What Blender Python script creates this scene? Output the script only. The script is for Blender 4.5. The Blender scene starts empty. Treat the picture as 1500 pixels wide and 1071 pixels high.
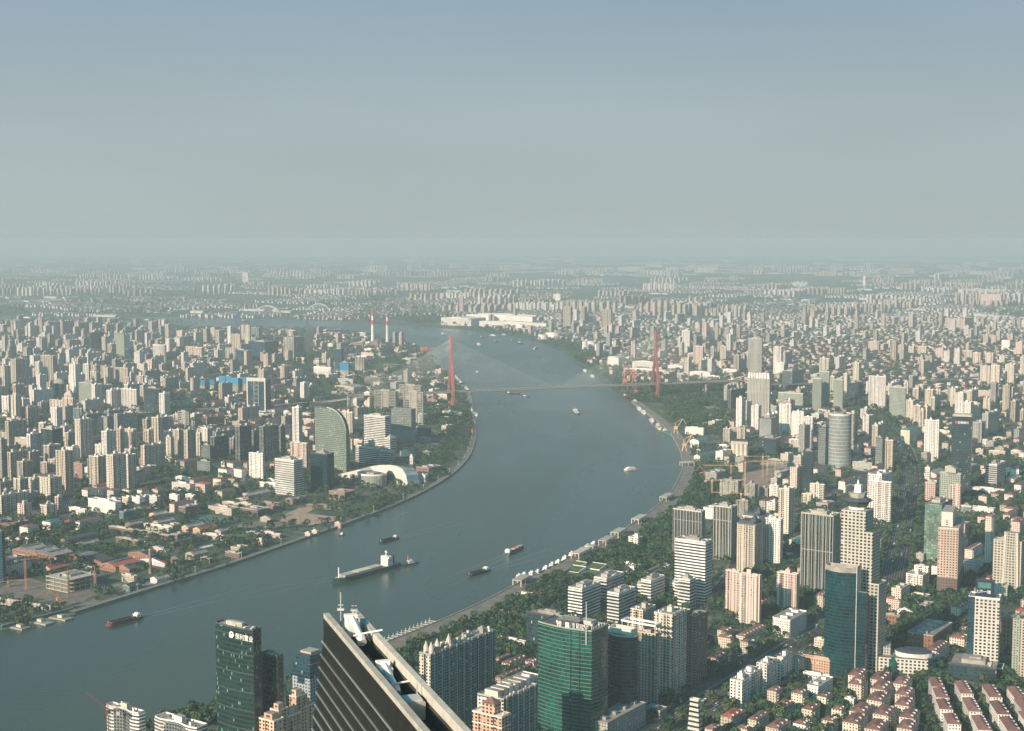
import bpy, bmesh, math, random
import numpy as np
from mathutils import Vector, Matrix
random.seed(7); RN = np.random.default_rng(7)
S = bpy.context.scene
COL = S.collection
# ------------------------------------------------------------------ camera
H = 474.0; F = 2083.0; CX, CY = 750.0, 535.5
PITCH = math.radians(5.03)
SP, CP = math.sin(PITCH), math.cos(PITCH)
cam = bpy.data.objects.new('camera', bpy.data.cameras.new('camera'))
COL.objects.link(cam); S.camera = cam
cam.location = (0, 0, H); cam.rotation_euler = (math.pi/2 - PITCH, 0, 0)
cam.data.sensor_width = 36; cam.data.lens = F/1500*36
cam.data.clip_start = 5; cam.data.clip_end = 200000
# ------------------------------------------------------------------ world and sun
SUN_EL = math.radians(24); SUN_AZ = math.radians(221)      # clockwise from +Y: behind the camera, to the left
W = bpy.data.worlds.new('World'); S.world = W; W.use_nodes = True
nt = W.node_tree; nt.nodes.clear(); L = nt.links
def wn(t, **k):
    n = nt.nodes.new(t)
    for a, b in k.items(): setattr(n, a, b)
    return n
sky = wn('ShaderNodeTexSky', sky_type='NISHITA', sun_disc=False, sun_elevation=SUN_EL, sun_rotation=SUN_AZ,
         altitude=200, air_density=1.0, dust_density=4.0, ozone_density=1.0)
tc = wn('ShaderNodeTexCoord'); sx = wn('ShaderNodeSeparateXYZ'); L.new(tc.outputs['Generated'], sx.inputs[0])
mr = wn('ShaderNodeMapRange', interpolation_type='SMOOTHSTEP'); mr.inputs[1].default_value = 0.15; mr.inputs[2].default_value = 0.34
L.new(sx.outputs['Z'], mr.inputs[0])
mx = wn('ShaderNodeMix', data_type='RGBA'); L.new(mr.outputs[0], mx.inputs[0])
cr = wn('ShaderNodeValToRGB'); ce = cr.color_ramp.elements; mz = wn('ShaderNodeMapRange'); mz.inputs[1].default_value = -.02; mz.inputs[2].default_value = .18; L.new(sx.outputs['Z'], mz.inputs[0]); L.new(mz.outputs[0], cr.inputs[0])
ce[0].position = .05; ce[0].color = (.304, .354, .346, 1); ce[1].position = 1; ce[1].color = (.206, .286, .356, 1); e2 = ce.new(.5); e2.color = (.284, .342, .352, 1)   # thick summer haze low over the plain
sc10 = wn('ShaderNodeMix', data_type='RGBA', blend_type='MULTIPLY'); sc10.inputs[0].default_value = 1; sc10.inputs[7].default_value = (10, 10, 10, 1); L.new(cr.outputs[0], sc10.inputs[6]); L.new(sc10.outputs[2], mx.inputs[6])
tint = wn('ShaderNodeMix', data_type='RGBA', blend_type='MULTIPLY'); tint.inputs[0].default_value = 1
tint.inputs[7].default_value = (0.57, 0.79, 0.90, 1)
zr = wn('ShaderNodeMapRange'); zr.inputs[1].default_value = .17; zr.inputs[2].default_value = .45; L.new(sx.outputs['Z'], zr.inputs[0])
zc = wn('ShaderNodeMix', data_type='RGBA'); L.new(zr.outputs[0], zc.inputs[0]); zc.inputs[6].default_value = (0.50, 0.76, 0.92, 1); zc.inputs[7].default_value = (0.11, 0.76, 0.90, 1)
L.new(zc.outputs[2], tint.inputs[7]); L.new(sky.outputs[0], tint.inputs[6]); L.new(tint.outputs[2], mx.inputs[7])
ns = wn('ShaderNodeTexNoise'); ns.inputs['Scale'].default_value = 3.0; ns.inputs['Detail'].default_value = 3
mp = wn('ShaderNodeMapping'); mp.inputs['Scale'].default_value = (1, 1, 5); L.new(tc.outputs['Generated'], mp.inputs[0]); L.new(mp.outputs[0], ns.inputs[0])
m2 = wn('ShaderNodeMapRange'); m2.inputs[1].default_value = .3; m2.inputs[2].default_value = .7; m2.inputs[3].default_value = .965; m2.inputs[4].default_value = 1.035
L.new(ns.outputs[0], m2.inputs[0])
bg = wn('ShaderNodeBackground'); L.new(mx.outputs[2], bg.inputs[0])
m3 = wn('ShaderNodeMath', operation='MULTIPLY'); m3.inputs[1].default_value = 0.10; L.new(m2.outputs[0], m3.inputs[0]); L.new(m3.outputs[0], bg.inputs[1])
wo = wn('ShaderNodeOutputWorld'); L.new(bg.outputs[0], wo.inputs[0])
sd = bpy.data.lights.new('sun', 'SUN'); sd.energy = 5.0; sd.angle = math.radians(0.5); sd.color = (1.0, 0.74, 0.57)
sun = bpy.data.objects.new('sun', sd); COL.objects.link(sun)
sv = Vector((math.sin(SUN_AZ)*math.cos(SUN_EL), math.cos(SUN_AZ)*math.cos(SUN_EL), math.sin(SUN_EL)))
sun.rotation_euler = sv.to_track_quat('Z', 'Y').to_euler(); sun.location = (0, -300, 900)
S.view_settings.view_transform = 'Standard'; S.view_settings.look = 'None'; S.view_settings.exposure = 0.48; S.view_settings.gamma = 1
HAZE, HAZEC = 0.74e-4, (.600, .735, .785, 1)                                    # air of the plain: density per metre, tint
# ------------------------------------------------------------------ pixel <-> place
def tt(py): return -(py - CY)/F
def G(px, py, z=0.0):
    """where the sight line of a photograph pixel meets height z"""
    t = tt(py); zz = z - H
    Y = zz*(CP + t*SP)/(t*CP - SP)
    d = Y*CP - zz*SP
    return Vector(((px - CX)/F*d, Y, z))
def zat(Y, py):
    """height whose image row is py at ground distance Y"""
    t = tt(py); return H + Y*(t*CP - SP)/(CP + t*SP)
def proj(p):
    zz = p[2] - H; d = p[1]*CP - zz*SP
    return CX + F*p[0]/d, CY - F*(zz*CP + p[1]*SP)/d
# ------------------------------------------------------------------ materials (all procedural)
MATS = {}
def _mat(name):
    m = bpy.data.materials.new(name); m.use_nodes = True
    t = m.node_tree; b = t.nodes['Principled BSDF']; MATS[name] = m
    def N(ty, **k):
        n = t.nodes.new(ty)
        for a, v in k.items(): setattr(n, a, v)
        return n
    def ln(a, b2): t.links.new(a, b2)
    return m, b, N, ln
def _math(N, ln, op, a, b=None):
    n = N('ShaderNodeMath', operation=op)
    for i, v in enumerate((a, b)):
        if v is None: continue
        if isinstance(v, (int, float)): n.inputs[i].default_value = v
        else: ln(v, n.inputs[i])
    return n.outputs[0]
def _mixc(N, ln, f, a, b, bt='MIX'):
    n = N('ShaderNodeMix', data_type='RGBA', blend_type=bt)
    for i, v in ((0, f), (6, a), (7, b)):
        if isinstance(v, (int, float)): n.inputs[i].default_value = v
        elif isinstance(v, tuple): n.inputs[i].default_value = (*v, 1)
        else: ln(v, n.inputs[i])
    return n.outputs[2]
def _rng(N, ln, x, a, b, c, d):
    n = N('ShaderNodeMapRange')
    for i, v in enumerate((a, b, c, d)): n.inputs[i+1].default_value = v
    ln(x, n.inputs[0]); return n.outputs[0]
def plain(name, col, rough=.85, scale=.06, amt=.22, metal=0, streak=False):
    """wall, roof or painted metal with uneven weathering"""
    m, b, N, ln = _mat(name)
    tc = N('ShaderNodeTexCoord'); ns = N('ShaderNodeTexNoise'); ns.inputs['Scale'].default_value = scale; ns.inputs['Detail'].default_value = 5
    if streak:
        mp = N('ShaderNodeMapping'); mp.inputs['Scale'].default_value = (1, 1, .12); ln(tc.outputs['Object'], mp.inputs[0]); ln(mp.outputs[0], ns.inputs[0])
    else: ln(tc.outputs['Object'], ns.inputs[0])
    oi = N('ShaderNodeObjectInfo')
    v = _math(N, ln, 'MULTIPLY', _rng(N, ln, ns.outputs[0], .3, .7, 1-amt, 1+amt), _rng(N, ln, oi.outputs['Random'], 0, 1, .76, 1.18))
    h = N('ShaderNodeHueSaturation'); h.inputs['Color'].default_value = (*col, 1); ln(v, h.inputs['Value'])
    ln(h.outputs[0], b.inputs['Base Color']); b.inputs['Roughness'].default_value = rough; b.inputs['Metallic'].default_value = metal
    return m
def facade(name, wall, glass, bay=3.4, floor=3.0, wf=.5, hf=.5, grough=.18, lit=.07, litc=(.40, .38, .30), wrough=.8, recess_shade=0, band=None):
    """wall with a grid of windows laid out in metres of UV; every window a little different"""
    m, b, N, ln = _mat(name)
    uv = N('ShaderNodeUVMap'); s = N('ShaderNodeSeparateXYZ'); ln(uv.outputs[0], s.inputs[0])
    u = _math(N, ln, 'DIVIDE', s.outputs[0], bay); v = _math(N, ln, 'DIVIDE', s.outputs[1], floor)
    fu = _math(N, ln, 'ABSOLUTE', _math(N, ln, 'SUBTRACT', _math(N, ln, 'FRACT', u), .5))
    fv = _math(N, ln, 'ABSOLUTE', _math(N, ln, 'SUBTRACT', _math(N, ln, 'FRACT', v), .5))
    w = _math(N, ln, 'MULTIPLY', _math(N, ln, 'LESS_THAN', fu, wf/2), _math(N, ln, 'LESS_THAN', fv, hf/2))
    cb = N('ShaderNodeCombineXYZ'); ln(_math(N, ln, 'FLOOR', u), cb.inputs[0]); ln(_math(N, ln, 'FLOOR', v), cb.inputs[1])
    oi = N('ShaderNodeObjectInfo'); ln(oi.outputs['Random'], cb.inputs[2])
    wn_ = N('ShaderNodeTexWhiteNoise'); ln(cb.outputs[0], wn_.inputs[0])
    gl = _mixc(N, ln, _math(N, ln, 'LESS_THAN', wn_.outputs[0], lit), _mixc(N, ln, wn_.outputs[0], tuple(c*.55 for c in glass), tuple(c*1.5 for c in glass)), litc)
    tc = N('ShaderNodeTexCoord'); ns = N('ShaderNodeTexNoise'); ns.inputs['Scale'].default_value = .05; ns.inputs['Detail'].default_value = 5
    mp = N('ShaderNodeMapping'); mp.inputs['Scale'].default_value = (1, 1, .3); ln(tc.outputs['Object'], mp.inputs[0]); ln(mp.outputs[0], ns.inputs[0])
    vv = _math(N, ln, 'MULTIPLY', _rng(N, ln, ns.outputs[0], .3, .7, .86, 1.1), _rng(N, ln, oi.outputs['Random'], 0, 1, .76, 1.14))
    if recess_shade:                                        # recess shade painted into the flat wall colour, a dark column every few bays
        k = _math(N, ln, 'FRACT', _math(N, ln, 'DIVIDE', s.outputs[0], bay*recess_shade))
        vv = _math(N, ln, 'MULTIPLY', vv, _rng(N, ln, _math(N, ln, 'LESS_THAN', k, .8/recess_shade), 0, 1, 1, .45))
    if band:
        k = _math(N, ln, 'LESS_THAN', _math(N, ln, 'FRACT', _math(N, ln, 'DIVIDE', s.outputs[1], band)), .12)
        vv = _math(N, ln, 'MULTIPLY', vv, _rng(N, ln, k, 0, 1, 1, .6))
    h = N('ShaderNodeHueSaturation'); h.inputs['Color'].default_value = (*wall, 1); ln(vv, h.inputs['Value'])
    n3 = N('ShaderNodeTexNoise'); n3.inputs['Scale'].default_value = .035; n3.inputs['Detail'].default_value = 3; ln(tc.outputs['Object'], n3.inputs[0])
    hg = N('ShaderNodeHueSaturation'); ln(gl, hg.inputs['Color']); ln(_rng(N, ln, n3.outputs[0], .35, .65, .55, 1.6), hg.inputs['Value'])  # uneven reflections painted into the glass colour as wide lighter and darker patches
    ln(_mixc(N, ln, w, h.outputs[0], hg.outputs[0]), b.inputs['Base Color'])
    ln(_rng(N, ln, w, 0, 1, wrough, grough), b.inputs['Roughness'])
    return m
DG = (.018, .03, .034)
WALL = dict(cream=(.68, .60, .49), white=(.82, .76, .70), pink=(.70, .55, .475), tan=(.52, .45, .36), grey=(.42, .41, .37), salmon=(.66, .43, .30),
            brown=(.30, .20, .16), olive=(.27, .30, .24), mauve=(.54, .45, .41))
for k, c in WALL.items():
    facade(k+'_wall', c, DG, 3.9, 3.1, .52, .55, recess_shade=5 if k in ('cream', 'tan', 'pink') else 0)
    facade(k+'_low', c, DG, 2.9, 2.9, .42, .5)
    plain(k, c)
facade('dark_flat', (.16, .17, .165), DG, 3.0, 3.0, .62, .6)
facade('teal_flat', (.20, .27, .26), (.03, .085, .09), 3.2, 3.0, .7, .66, lit=.06)
facade('glass_dark', (.035, .06, .065), (.018, .042, .05), 1.6, 3.9, .86, .72, grough=.12, lit=.02, wrough=.35)
facade('glass_blue', (.028, .07, .09), (.012, .045, .068), 1.8, 3.9, .84, .74, grough=.12, lit=.02, wrough=.35)
facade('glass_green', (.020, .078, .064), (.004, .062, .048), 1.7, 3.7, .90, .66, grough=.15, lit=.13, litc=(.01, .03, .028), wrough=.3)
facade('glass_teal', (.010, .042, .046), (.005, .036, .044), 2.2, 3.8, .92, .62, grough=.14, lit=.16, litc=(.006, .022, .026), wrough=.3)
facade('glass_poly', (.014, .034, .030), (.006, .026, .024), 1.5, 4.0, .8, .6, grough=.16, lit=.07, litc=(.10, .26, .19), wrough=.4)
facade('glass_grey', (.22, .24, .22), (.07, .10, .10), 2.0, 3.8, .78, .66, grough=.2, lit=.04, wrough=.5)
facade('glass_yellowgreen', (.10, .14, .11), (.10, .19, .15), 3.6, 3.8, .8, .7, grough=.2, lit=.25, litc=(.28, .36, .27))
facade('grid_white', (.62, .58, .51), (.016, .03, .034), 4.4, 3.7, .56, .56, lit=.05)
facade('grid_hotel', (.47, .44, .37), (.014, .032, .036), 4.4, 3.7, .60, .56, lit=.05, litc=(.2, .24, .2))
facade('grid_green', (.36, .39, .33), (.05, .08, .075), 3.2, 3.7, .55, .6)
facade('grid_sail', (.21, .25, .205), (.028, .06, .056), 3.0, 3.9, .66, .52, lit=.05)
facade('grid_pink', (.50, .38, .31), (.03, .022, .022), 3.8, 3.5, .48, .5, lit=.02)
facade('stripe_tan', (.40, .38, .33), (.10, .13, .13), 4.2, 40., .42, .97, lit=0, grough=.3)
facade('stripe_dark', (.42, .40, .34), (.014, .036, .042), 5.0, 60., .80, .985, lit=0, grough=.2)
facade('stripe_green', (.27, .30, .25), (.13, .165, .15), 2.6, 3.2, .35, .6, lit=.02)
facade('hotel_tower', (.36, .42, .43), (.03, .05, .07), 3.6, 3.2, .5, .5, lit=.02)
facade('scaffold', (.33, .31, .26), (.20, .20, .17), 2.4, 3.6, .8, .8, grough=.9, lit=0)
facade('lattice', (.62, .60, .54), (.04, .09, .10), 2.2, 7.6, .62, .86, lit=.0, grough=.15)
facade('louvre', (.30, .31, .29), (.16, .18, .17), 1.0, 1.2, .9, .6, lit=0, grough=.5)
facade('brick_hall', (.29, .155, .105), (.09, .06, .05), 4.0, 5.5, .45, .55, lit=.1)
facade('brown_hall', (.20, .14, .11), (.05, .05, .05), 3.4, 4.2, .5, .5, lit=.05)
plain('concrete', (.36, .34, .30), .9, .12, .3); plain('roof_grey', (.31, .29, .27), .95, .2, .4); plain('roof_dark', (.075, .085, .085), .9, .2, .35)
plain('roof_brown', (.19, .098, .083), .9, .3, .3); plain('roof_red', (.33, .10, .07), .85, .3, .3); plain('roof_bright_red', (.42, .05, .05), .7, .2, .2)
plain('roof_teal', (.07, .20, .18), .7, .2, .25); plain('roof_blue', (.03, .20, .42), .6, .2, .2); plain('roof_white', (.68, .66, .60), .8, .2, .2)
plain('roof_navy', (.05, .07, .09), .8, .2, .2)
plain('bridge_red', (.42, .145, .12), .6, .02, .15); plain('crane_orange', (.46, .23, .13), .6); plain('crane_red', (.45, .13, .09), .6); plain('crane_yellow', (.62, .42, .24), .6)
plain('deck_steel', (.20, .13, .12), .7); plain('steel', (.55, .56, .52), .5, .2, .1); plain('cable_white', (.62, .64, .58), .6); plain('white_paint', (.80, .77, .72), .5, .2, .08)
plain('hull_green', (.04, .10, .085), .5); plain('hull_black', (.025, .03, .032), .6); plain('hull_blue', (.03, .08, .16), .5); plain('hull_rust', (.12, .05, .04), .8)
plain('hatch_tan', (.62, .56, .46), .8); plain('deck_tan', (.46, .42, .34), .8); plain('silver', (.74, .71, .64), .4, .1, .1, .1); plain('brown_glass', (.012, .010, .008), .30, .5, .5)
MATS['brown_glass'].node_tree.nodes['Principled BSDF'].inputs['Specular IOR Level'].default_value = .25
plain('sign_blue', (.006, .032, .07), .4); plain('sign_red', (.55, .04, .06), .5); plain('earth', (.40, .29, .21), .95, .1, .3); plain('mud', (.20, .18, .14), .95, .1, .3)
plain('plate_dark', (.05, .055, .05), .6, .3, .4); plain('fin_metal', (.42, .46, .43), .35, .2, .1, .5); plain('trunk', (.09, .07, .05), .95)
plain('stone_trim', (.50, .47, .40), .8, .3, .15); plain('screen_tan', (.31, .30, .26), .8, .3, .15); plain('blue_net', (.02, .20, .36), .7, .3, .2)
def leaf(name, a, b2):
    m, b, N, ln = _mat(name)
    tc = N('ShaderNodeTexCoord'); ns = N('ShaderNodeTexNoise'); ns.inputs['Scale'].default_value = .11; ns.inputs['Detail'].default_value = 4
    ge = N('ShaderNodeNewGeometry'); ln(ge.outputs['Position'], ns.inputs[0]); oi = N('ShaderNodeObjectInfo')
    f = _math(N, ln, 'ADD', _rng(N, ln, ns.outputs[0], .3, .7, -.1, .8), _math(N, ln, 'MULTIPLY', oi.outputs['Random'], .3))
    ln(_mixc(N, ln, f, a, b2), b.inputs['Base Color']); b.inputs['Roughness'].default_value = .8
    b.inputs['Specular IOR Level'].default_value = .2
leaf('leaf_dark', (.011, .042, .028), (.042, .105, .052)); leaf('leaf_light', (.030, .080, .036), (.085, .145, .052))
leaf('leaf_olive', (.030, .062, .030), (.12, .15, .06)); leaf('grass', (.05, .10, .03), (.10, .14, .05))
# ground: trees, yards, lanes and paving as an irregular patchwork
m, b, N, ln = _mat('ground'); ge = N('ShaderNodeNewGeometry')
def _noise(sc, det=5): 
    n = N('ShaderNodeTexNoise'); n.inputs['Scale'].default_value = sc; n.inputs['Detail'].default_value = det; ln(ge.outputs['Position'], n.inputs[0]); return n.outputs[0]
vo = N('ShaderNodeTexVoronoi'); vo.inputs['Scale'].default_value = 1/55; ln(ge.outputs['Position'], vo.inputs[0])
gr = _mixc(N, ln, _rng(N, ln, _noise(.03), .38, .62, 0, 1), (.030, .065, .040), (.065, .105, .06))
pv = _mixc(N, ln, _rng(N, ln, _noise(.09, 3), .35, .65, 0, 1), (.12, .12, .10), (.26, .24, .20))
sepc = N('ShaderNodeSeparateColor'); ln(vo.outputs['Color'], sepc.inputs[0])
c1 = _mixc(N, ln, _math(N, ln, 'MULTIPLY', _rng(N, ln, sepc.outputs[0], .5, .6, 0, 1), _rng(N, ln, _noise(.02), .45, .6, 0, 1)), gr, pv)
ln(_mixc(N, ln, _rng(N, ln, _noise(.0012, 4), .42, .58, 0, .5), c1, gr), b.inputs['Base Color']); b.inputs['Roughness'].default_value = .95
# asphalt, paving
plain('asphalt', (.042, .046, .045), .9, .05, .25); plain('paving', (.21, .195, .165), .9, .08, .3); plain('quay_stone', (.27, .25, .21), .9, .1, .25)
plain('lane_paint', (.55, .54, .5), .8)
# water: silty river, wind ripples, long smooth slicks and fading wakes
m, b, N, ln = _mat('river_water'); ge = N('ShaderNodeNewGeometry')
n1 = N('ShaderNodeTexNoise'); n1.inputs['Scale'].default_value = .07; n1.inputs['Detail'].default_value = 6; n1.inputs['Roughness'].default_value = .65; ln(ge.outputs['Position'], n1.inputs[0])
mp = N('ShaderNodeMapping'); mp.inputs['Scale'].default_value = (.004, .0011, 1); mp.inputs['Rotation'].default_value = (0, 0, .35); ln(ge.outputs['Position'], mp.inputs[0])
n2 = N('ShaderNodeTexNoise'); n2.inputs['Scale'].default_value = 1.0; n2.inputs['Detail'].default_value = 5; ln(mp.outputs[0], n2.inputs[0])
ln(_mixc(N, ln, _rng(N, ln, n2.outputs[0], .35, .65, 0, 1), (.032, .064, .044), (.056, .088, .062)), b.inputs['Base Color'])
ln(_rng(N, ln, n2.outputs[0], .35, .65, .20, .34), b.inputs['Roughness'])
bp = N('ShaderNodeBump'); bp.inputs['Strength'].default_value = .5; bp.inputs['Distance'].default_value = .6; ln(n1.outputs[0], bp.inputs['Height']); ln(bp.outputs[0], b.inputs['Normal'])
b.inputs['IOR'].default_value = 1.33; b.inputs['Specular IOR Level'].default_value = .4
# ------------------------------------------------------------------ mesh builder
class MB:
    def __init__(s): s.v = []; s.f = []; s.m = []; s.uv = []; s.names = []; s.x = None
    def mi(s, name):
        if name not in s.names: s.names.append(name)
        return s.names.index(name)
    def at(s, P=None, th=0):
        s.x = None if P is None else (P[0], P[1], math.cos(th), math.sin(th), P[2] if len(P) > 2 else 0)
    def pt(s, p):
        if s.x is None: return (p[0], p[1], p[2])
        X, Y, c, n, Z = s.x; return (X + p[0]*c - p[1]*n, Y + p[0]*n + p[1]*c, p[2] + Z)
    def face(s, pts, mat, uv=None):
        i = len(s.v); s.v += [s.pt(p) for p in pts]; s.f.append(tuple(range(i, i+len(pts)))); s.m.append(s.mi(mat))
        s.uv += uv if uv else [(p[0], p[1]) for p in pts]
    def prism(s, poly, z0, z1, side, top=None, u0=0, bottom=False, poly2=None):
        u = u0; n = len(poly); q = poly2 or poly
        for i in range(n):
            a, b2 = poly[i], poly[(i+1) % n]; a2, b3 = q[i], q[(i+1) % n]; l = math.hypot(b2[0]-a[0], b2[1]-a[1])
            s.face([(*a, z0), (*b2, z0), (*b3, z1), (*a2, z1)], side, [(u, z0), (u+l, z0), (u+l, z1), (u, z1)]); u += l
        if top: s.face([(*p, z1) for p in q], top)
        if bottom: s.face([(*p, z0) for p in reversed(poly)], top or side)
    def box(s, x0, x1, y0, y1, z0, z1, side, top=None, bottom=False):
        s.prism([(x0, y0), (x1, y0), (x1, y1), (x0, y1)], z0, z1, side, top or side, bottom=bottom)
    def tube(s, p, q, r, mat, n=5, r2=None):
        p, q = Vector(p), Vector(q); d = (q-p).normalized(); a = d.orthogonal().normalized(); b2 = d.cross(a); r2 = r if r2 is None else r2
        A = [p + (a*math.cos(t)+b2*math.sin(t))*r for t in np.linspace(0, 2*math.pi, n, False)]; B = [q + (a*math.cos(t)+b2*math.sin(t))*r2 for t in np.linspace(0, 2*math.pi, n, False)]
        for i in range(n): j = (i+1) % n; s.face([A[i], A[j], B[j], B[i]], mat)
        s.face(B, mat); s.face(A[::-1], mat)
    def beam(s, p, q, w, mat, h=None):
        s.tube(p, q, w*.7, mat, 4)
    def gable(s, x0, x1, y0, y1, z, rise, wall, roof, over=.5, hip=0):
        """roof with its ridge along x; hip is how far the ridge ends stand in"""
        ym = (y0+y1)/2; o = over
        A = [(x0-o, y0-o, z), (x1+o, y0-o, z), (x1+o, y1+o, z), (x0-o, y1+o, z)]; R0 = (x0+hip-(0 if hip else o), ym, z+rise); R1 = (x1-hip+(0 if hip else o), ym, z+rise)
        s.face([A[0], A[1], R1, R0], roof); s.face([A[2], A[3], R0, R1], roof)
        s.face([A[1], A[2], R1], roof if hip else wall); s.face([A[3], A[0], R0], roof if hip else wall)
    def ring(s, poly, z0, z1, mat, t=.5):
        c = np.mean(np.array(poly), 0); inn = []
        for p in poly:
            d = np.array(p)-c; k = max(0, 1 - t*1.4/max(np.linalg.norm(d), 1)); inn.append(tuple(c+d*k))
        s.prism(poly, z0, z1, mat); n = len(poly)
        for i in range(n):
            j = (i+1) % n; s.face([(*poly[i], z1), (*poly[j], z1), (*inn[j], z1), (*inn[i], z1)], mat)
            s.face([(*inn[j], z0), (*inn[i], z0), (*inn[i], z1), (*inn[j], z1)], mat)
    def mesh(s, name):
        me = bpy.data.meshes.new(name); me.from_pydata(s.v, [], s.f)
        me.polygons.foreach_set('material_index', s.m); ul = me.uv_layers.new(name='UVMap'); ul.data.foreach_set('uv', np.array(s.uv, dtype=np.float32).ravel())
        for n in s.names: me.materials.append(MATS[n])
        return me
    def build(s, name, parent=None, loc=(0, 0, 0), th=0):
        if not s.f: return None
        o = bpy.data.objects.new(name, s.mesh(name)); COL.objects.link(o); o.location = loc; o.rotation_euler = (0, 0, th)
        if parent: o.parent = parent
        return o
def thing(name, cat, label=None, loc=(0, 0, 0), th=0, group=None):
    o = bpy.data.objects.new(name, None); o.empty_display_size = 3; COL.objects.link(o); o.location = loc; o.rotation_euler = (0, 0, th)
    tag(o, cat, label, group); return o
TODO = []                                            # things that still need a label: (object, description, picture position)
def tag(o, cat, label=None, group=None):
    o['category'] = cat
    if label: o['label'] = label
    if group: o['group'] = group
    return o
def desc(o, text, px=None):
    TODO.append((o, text, px or proj(o.location)))
def structure(o): o['kind'] = 'structure'; return o
def dup(root, loc, th, name=None):
    r = root.copy(); COL.objects.link(r); r.location = loc; r.rotation_euler = (0, 0, th)
    for ch in list(root.children):
        c = ch.copy(); COL.objects.link(c); c.parent = r
        for g in ch.children:
            d = g.copy(); COL.objects.link(d); d.parent = c
    for k in ('label', 'group'):
        if k in r: pass
    return r
# ------------------------------------------------------------------ which ground is taken (6 m cells)
OX, OY, OC = -4400.0, 1150.0, 6.0
NX, NY = 1500, 1700
OCC = np.zeros((NY, NX), np.uint8)
def in_poly(xs, ys, poly):
    r = np.zeros(xs.shape, bool); n = len(poly)
    for i in range(n):
        x1, y1 = poly[i][0], poly[i][1]; x2, y2 = poly[(i+1) % n][0], poly[(i+1) % n][1]
        if y1 == y2: continue
        c = ((y1 > ys) != (y2 > ys)); xi = (x2-x1)*(ys-y1)/(y2-y1)+x1; r ^= c & (xs < xi)
    return r
def occ(poly, val):
    P = np.array([(p[0], p[1]) for p in poly]); i0 = max(0, int((P[:, 0].min()-OX)/OC)); i1 = min(NX, int((P[:, 0].max()-OX)/OC)+2)
    j0 = max(0, int((P[:, 1].min()-OY)/OC)); j1 = min(NY, int((P[:, 1].max()-OY)/OC)+2)
    if i1 <= i0 or j1 <= j0: return
    xs, ys = np.meshgrid(OX+(np.arange(i0, i1)+.5)*OC, OY+(np.arange(j0, j1)+.5)*OC)
    m = in_poly(xs, ys, P); OCC[j0:j1, i0:i1][m] = val
def occ_at(x, y):
    i, j = int((x-OX)/OC), int((y-OY)/OC)
    return OCC[j, i] if 0 <= i < NX and 0 <= j < NY else 0
def rect(P, th, a, b, m=0):
    c, s = math.cos(th), math.sin(th)
    return [(P[0]+x*c-y*s, P[1]+x*s+y*c) for x, y in ((-m, -m), (a+m, -m), (a+m, b+m), (-m, b+m))]
def free(poly):
    for p in poly:
        if occ_at(*p): return False
    cx = sum(p[0] for p in poly)/4; cy = sum(p[1] for p in poly)/4
    if occ_at(cx, cy): return False
    for p in poly:
        if occ_at((p[0]+cx)/2, (p[1]+cy)/2): return False
    for i in range(4):
        q = poly[(i+1) % 4]
        if occ_at((poly[i][0]+q[0])/2, (poly[i][1]+q[1])/2): return False
    return True
REG = {'A': (0, 460, 5.952), 'B': (250, 460, 5.952), 'C': (0, 600, 5.952), 'D': (250, 600, 5.952), 'E': (0, 760, 5.952), 'F': (250, 720, 5.952),
       'G': (480, 460, 5.952), 'H': (480, 580, 5.952), 'I': (1000, 480, 5.952), 'J': (1250, 480, 5.952), 'K': (970, 600, 5.952), 'L': (1250, 600, 5.952),
       'M': (820, 740, 5.952), 'N': (1050, 740, 5.952), 'O': (1250, 740, 5.952), 'P': (1000, 891, 5.952), 'Q': (1250, 891, 5.952), 'R': (750, 891, 5.952),
       'S': (560, 891, 5.952), 'T': (440, 871, 5.356), 'U': (300, 891, 5.95), 'V': (120, 991, 6.818), 'X': (0, 0, 1.0), 'Y': (900, 520, 7.44), 'Z': (740, 780, 6.818)}
def R(r, x, y):
    a, b2, k = REG[r]; return a + x/k, b2 + y/k
GRID = math.radians(55)
def corner(xl, xc, xr, yt, yb, th=GRID, zb=0, amax=90, bmax=90, a0=None, b0=None):
    """near corner and sizes of an upright block from its left edge, near corner and right edge in the photograph"""
    P = G(xc, yb, zb); c, s = math.cos(th), math.sin(th)
    def solve(px, dx, dy):
        k = (px-CX)/F; den = dx - k*dy*CP
        return (k*(P.y*CP - (zb-H)*SP) - P.x)/den if abs(den) > 1e-6 else 0
    a = a0 or min(max(solve(xr, c, s), 5), amax); b2 = b0 or min(max(solve(xl, -s, c), 5), bmax)
    h = max(zat(P.y, yt) - zb, 4)
    return P, a, b2, h
# ------------------------------------------------------------------ ground, river, quays, roads
mb = MB(); mb.face([(-26000, -1500, 0), (26000, -1500, 0), (26000, 43000, 0), (-26000, 43000, 0)], 'ground'); structure(mb.build('ground'))
LEFTB = [(-220, 968), (0, 923), (62, 912), (110, 900), (150, 888), (215, 867), (330, 832), (420, 800), (490, 776), (500, 771), (555, 752), (600, 733), (640, 712), (665, 695), (678, 683), (690, 668),
         (697, 645), (697, 622), (692, 606), (692, 588), (684, 572), (670, 558), (655, 545), (640, 530), (624, 517), (606, 506), (575, 498), (530, 490), (480, 483), (400, 482), (340, 482), (260, 475), (140, 473), (0, 473), (-160, 472)]
OUTB = [(-160, 462), (0, 463), (120, 464), (250, 465), (350, 466), (430, 468), (500, 471), (560, 475), (640, 480), (690, 485), (740, 490), (790, 502), (822, 514), (845, 530), (868, 545), (890, 560), (912, 577), (925, 590),
        (938, 600), (962, 618), (980, 634), (993, 654), (999, 672), (999, 690), (990, 712), (972, 736), (938, 762), (900, 786), (860, 807), (815, 829), (765, 853), (720, 879), (660, 906), (600, 931), (560, 946), (450, 988), (320, 1034), (200, 1064), (60, 1110), (-220, 1200)]
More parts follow.
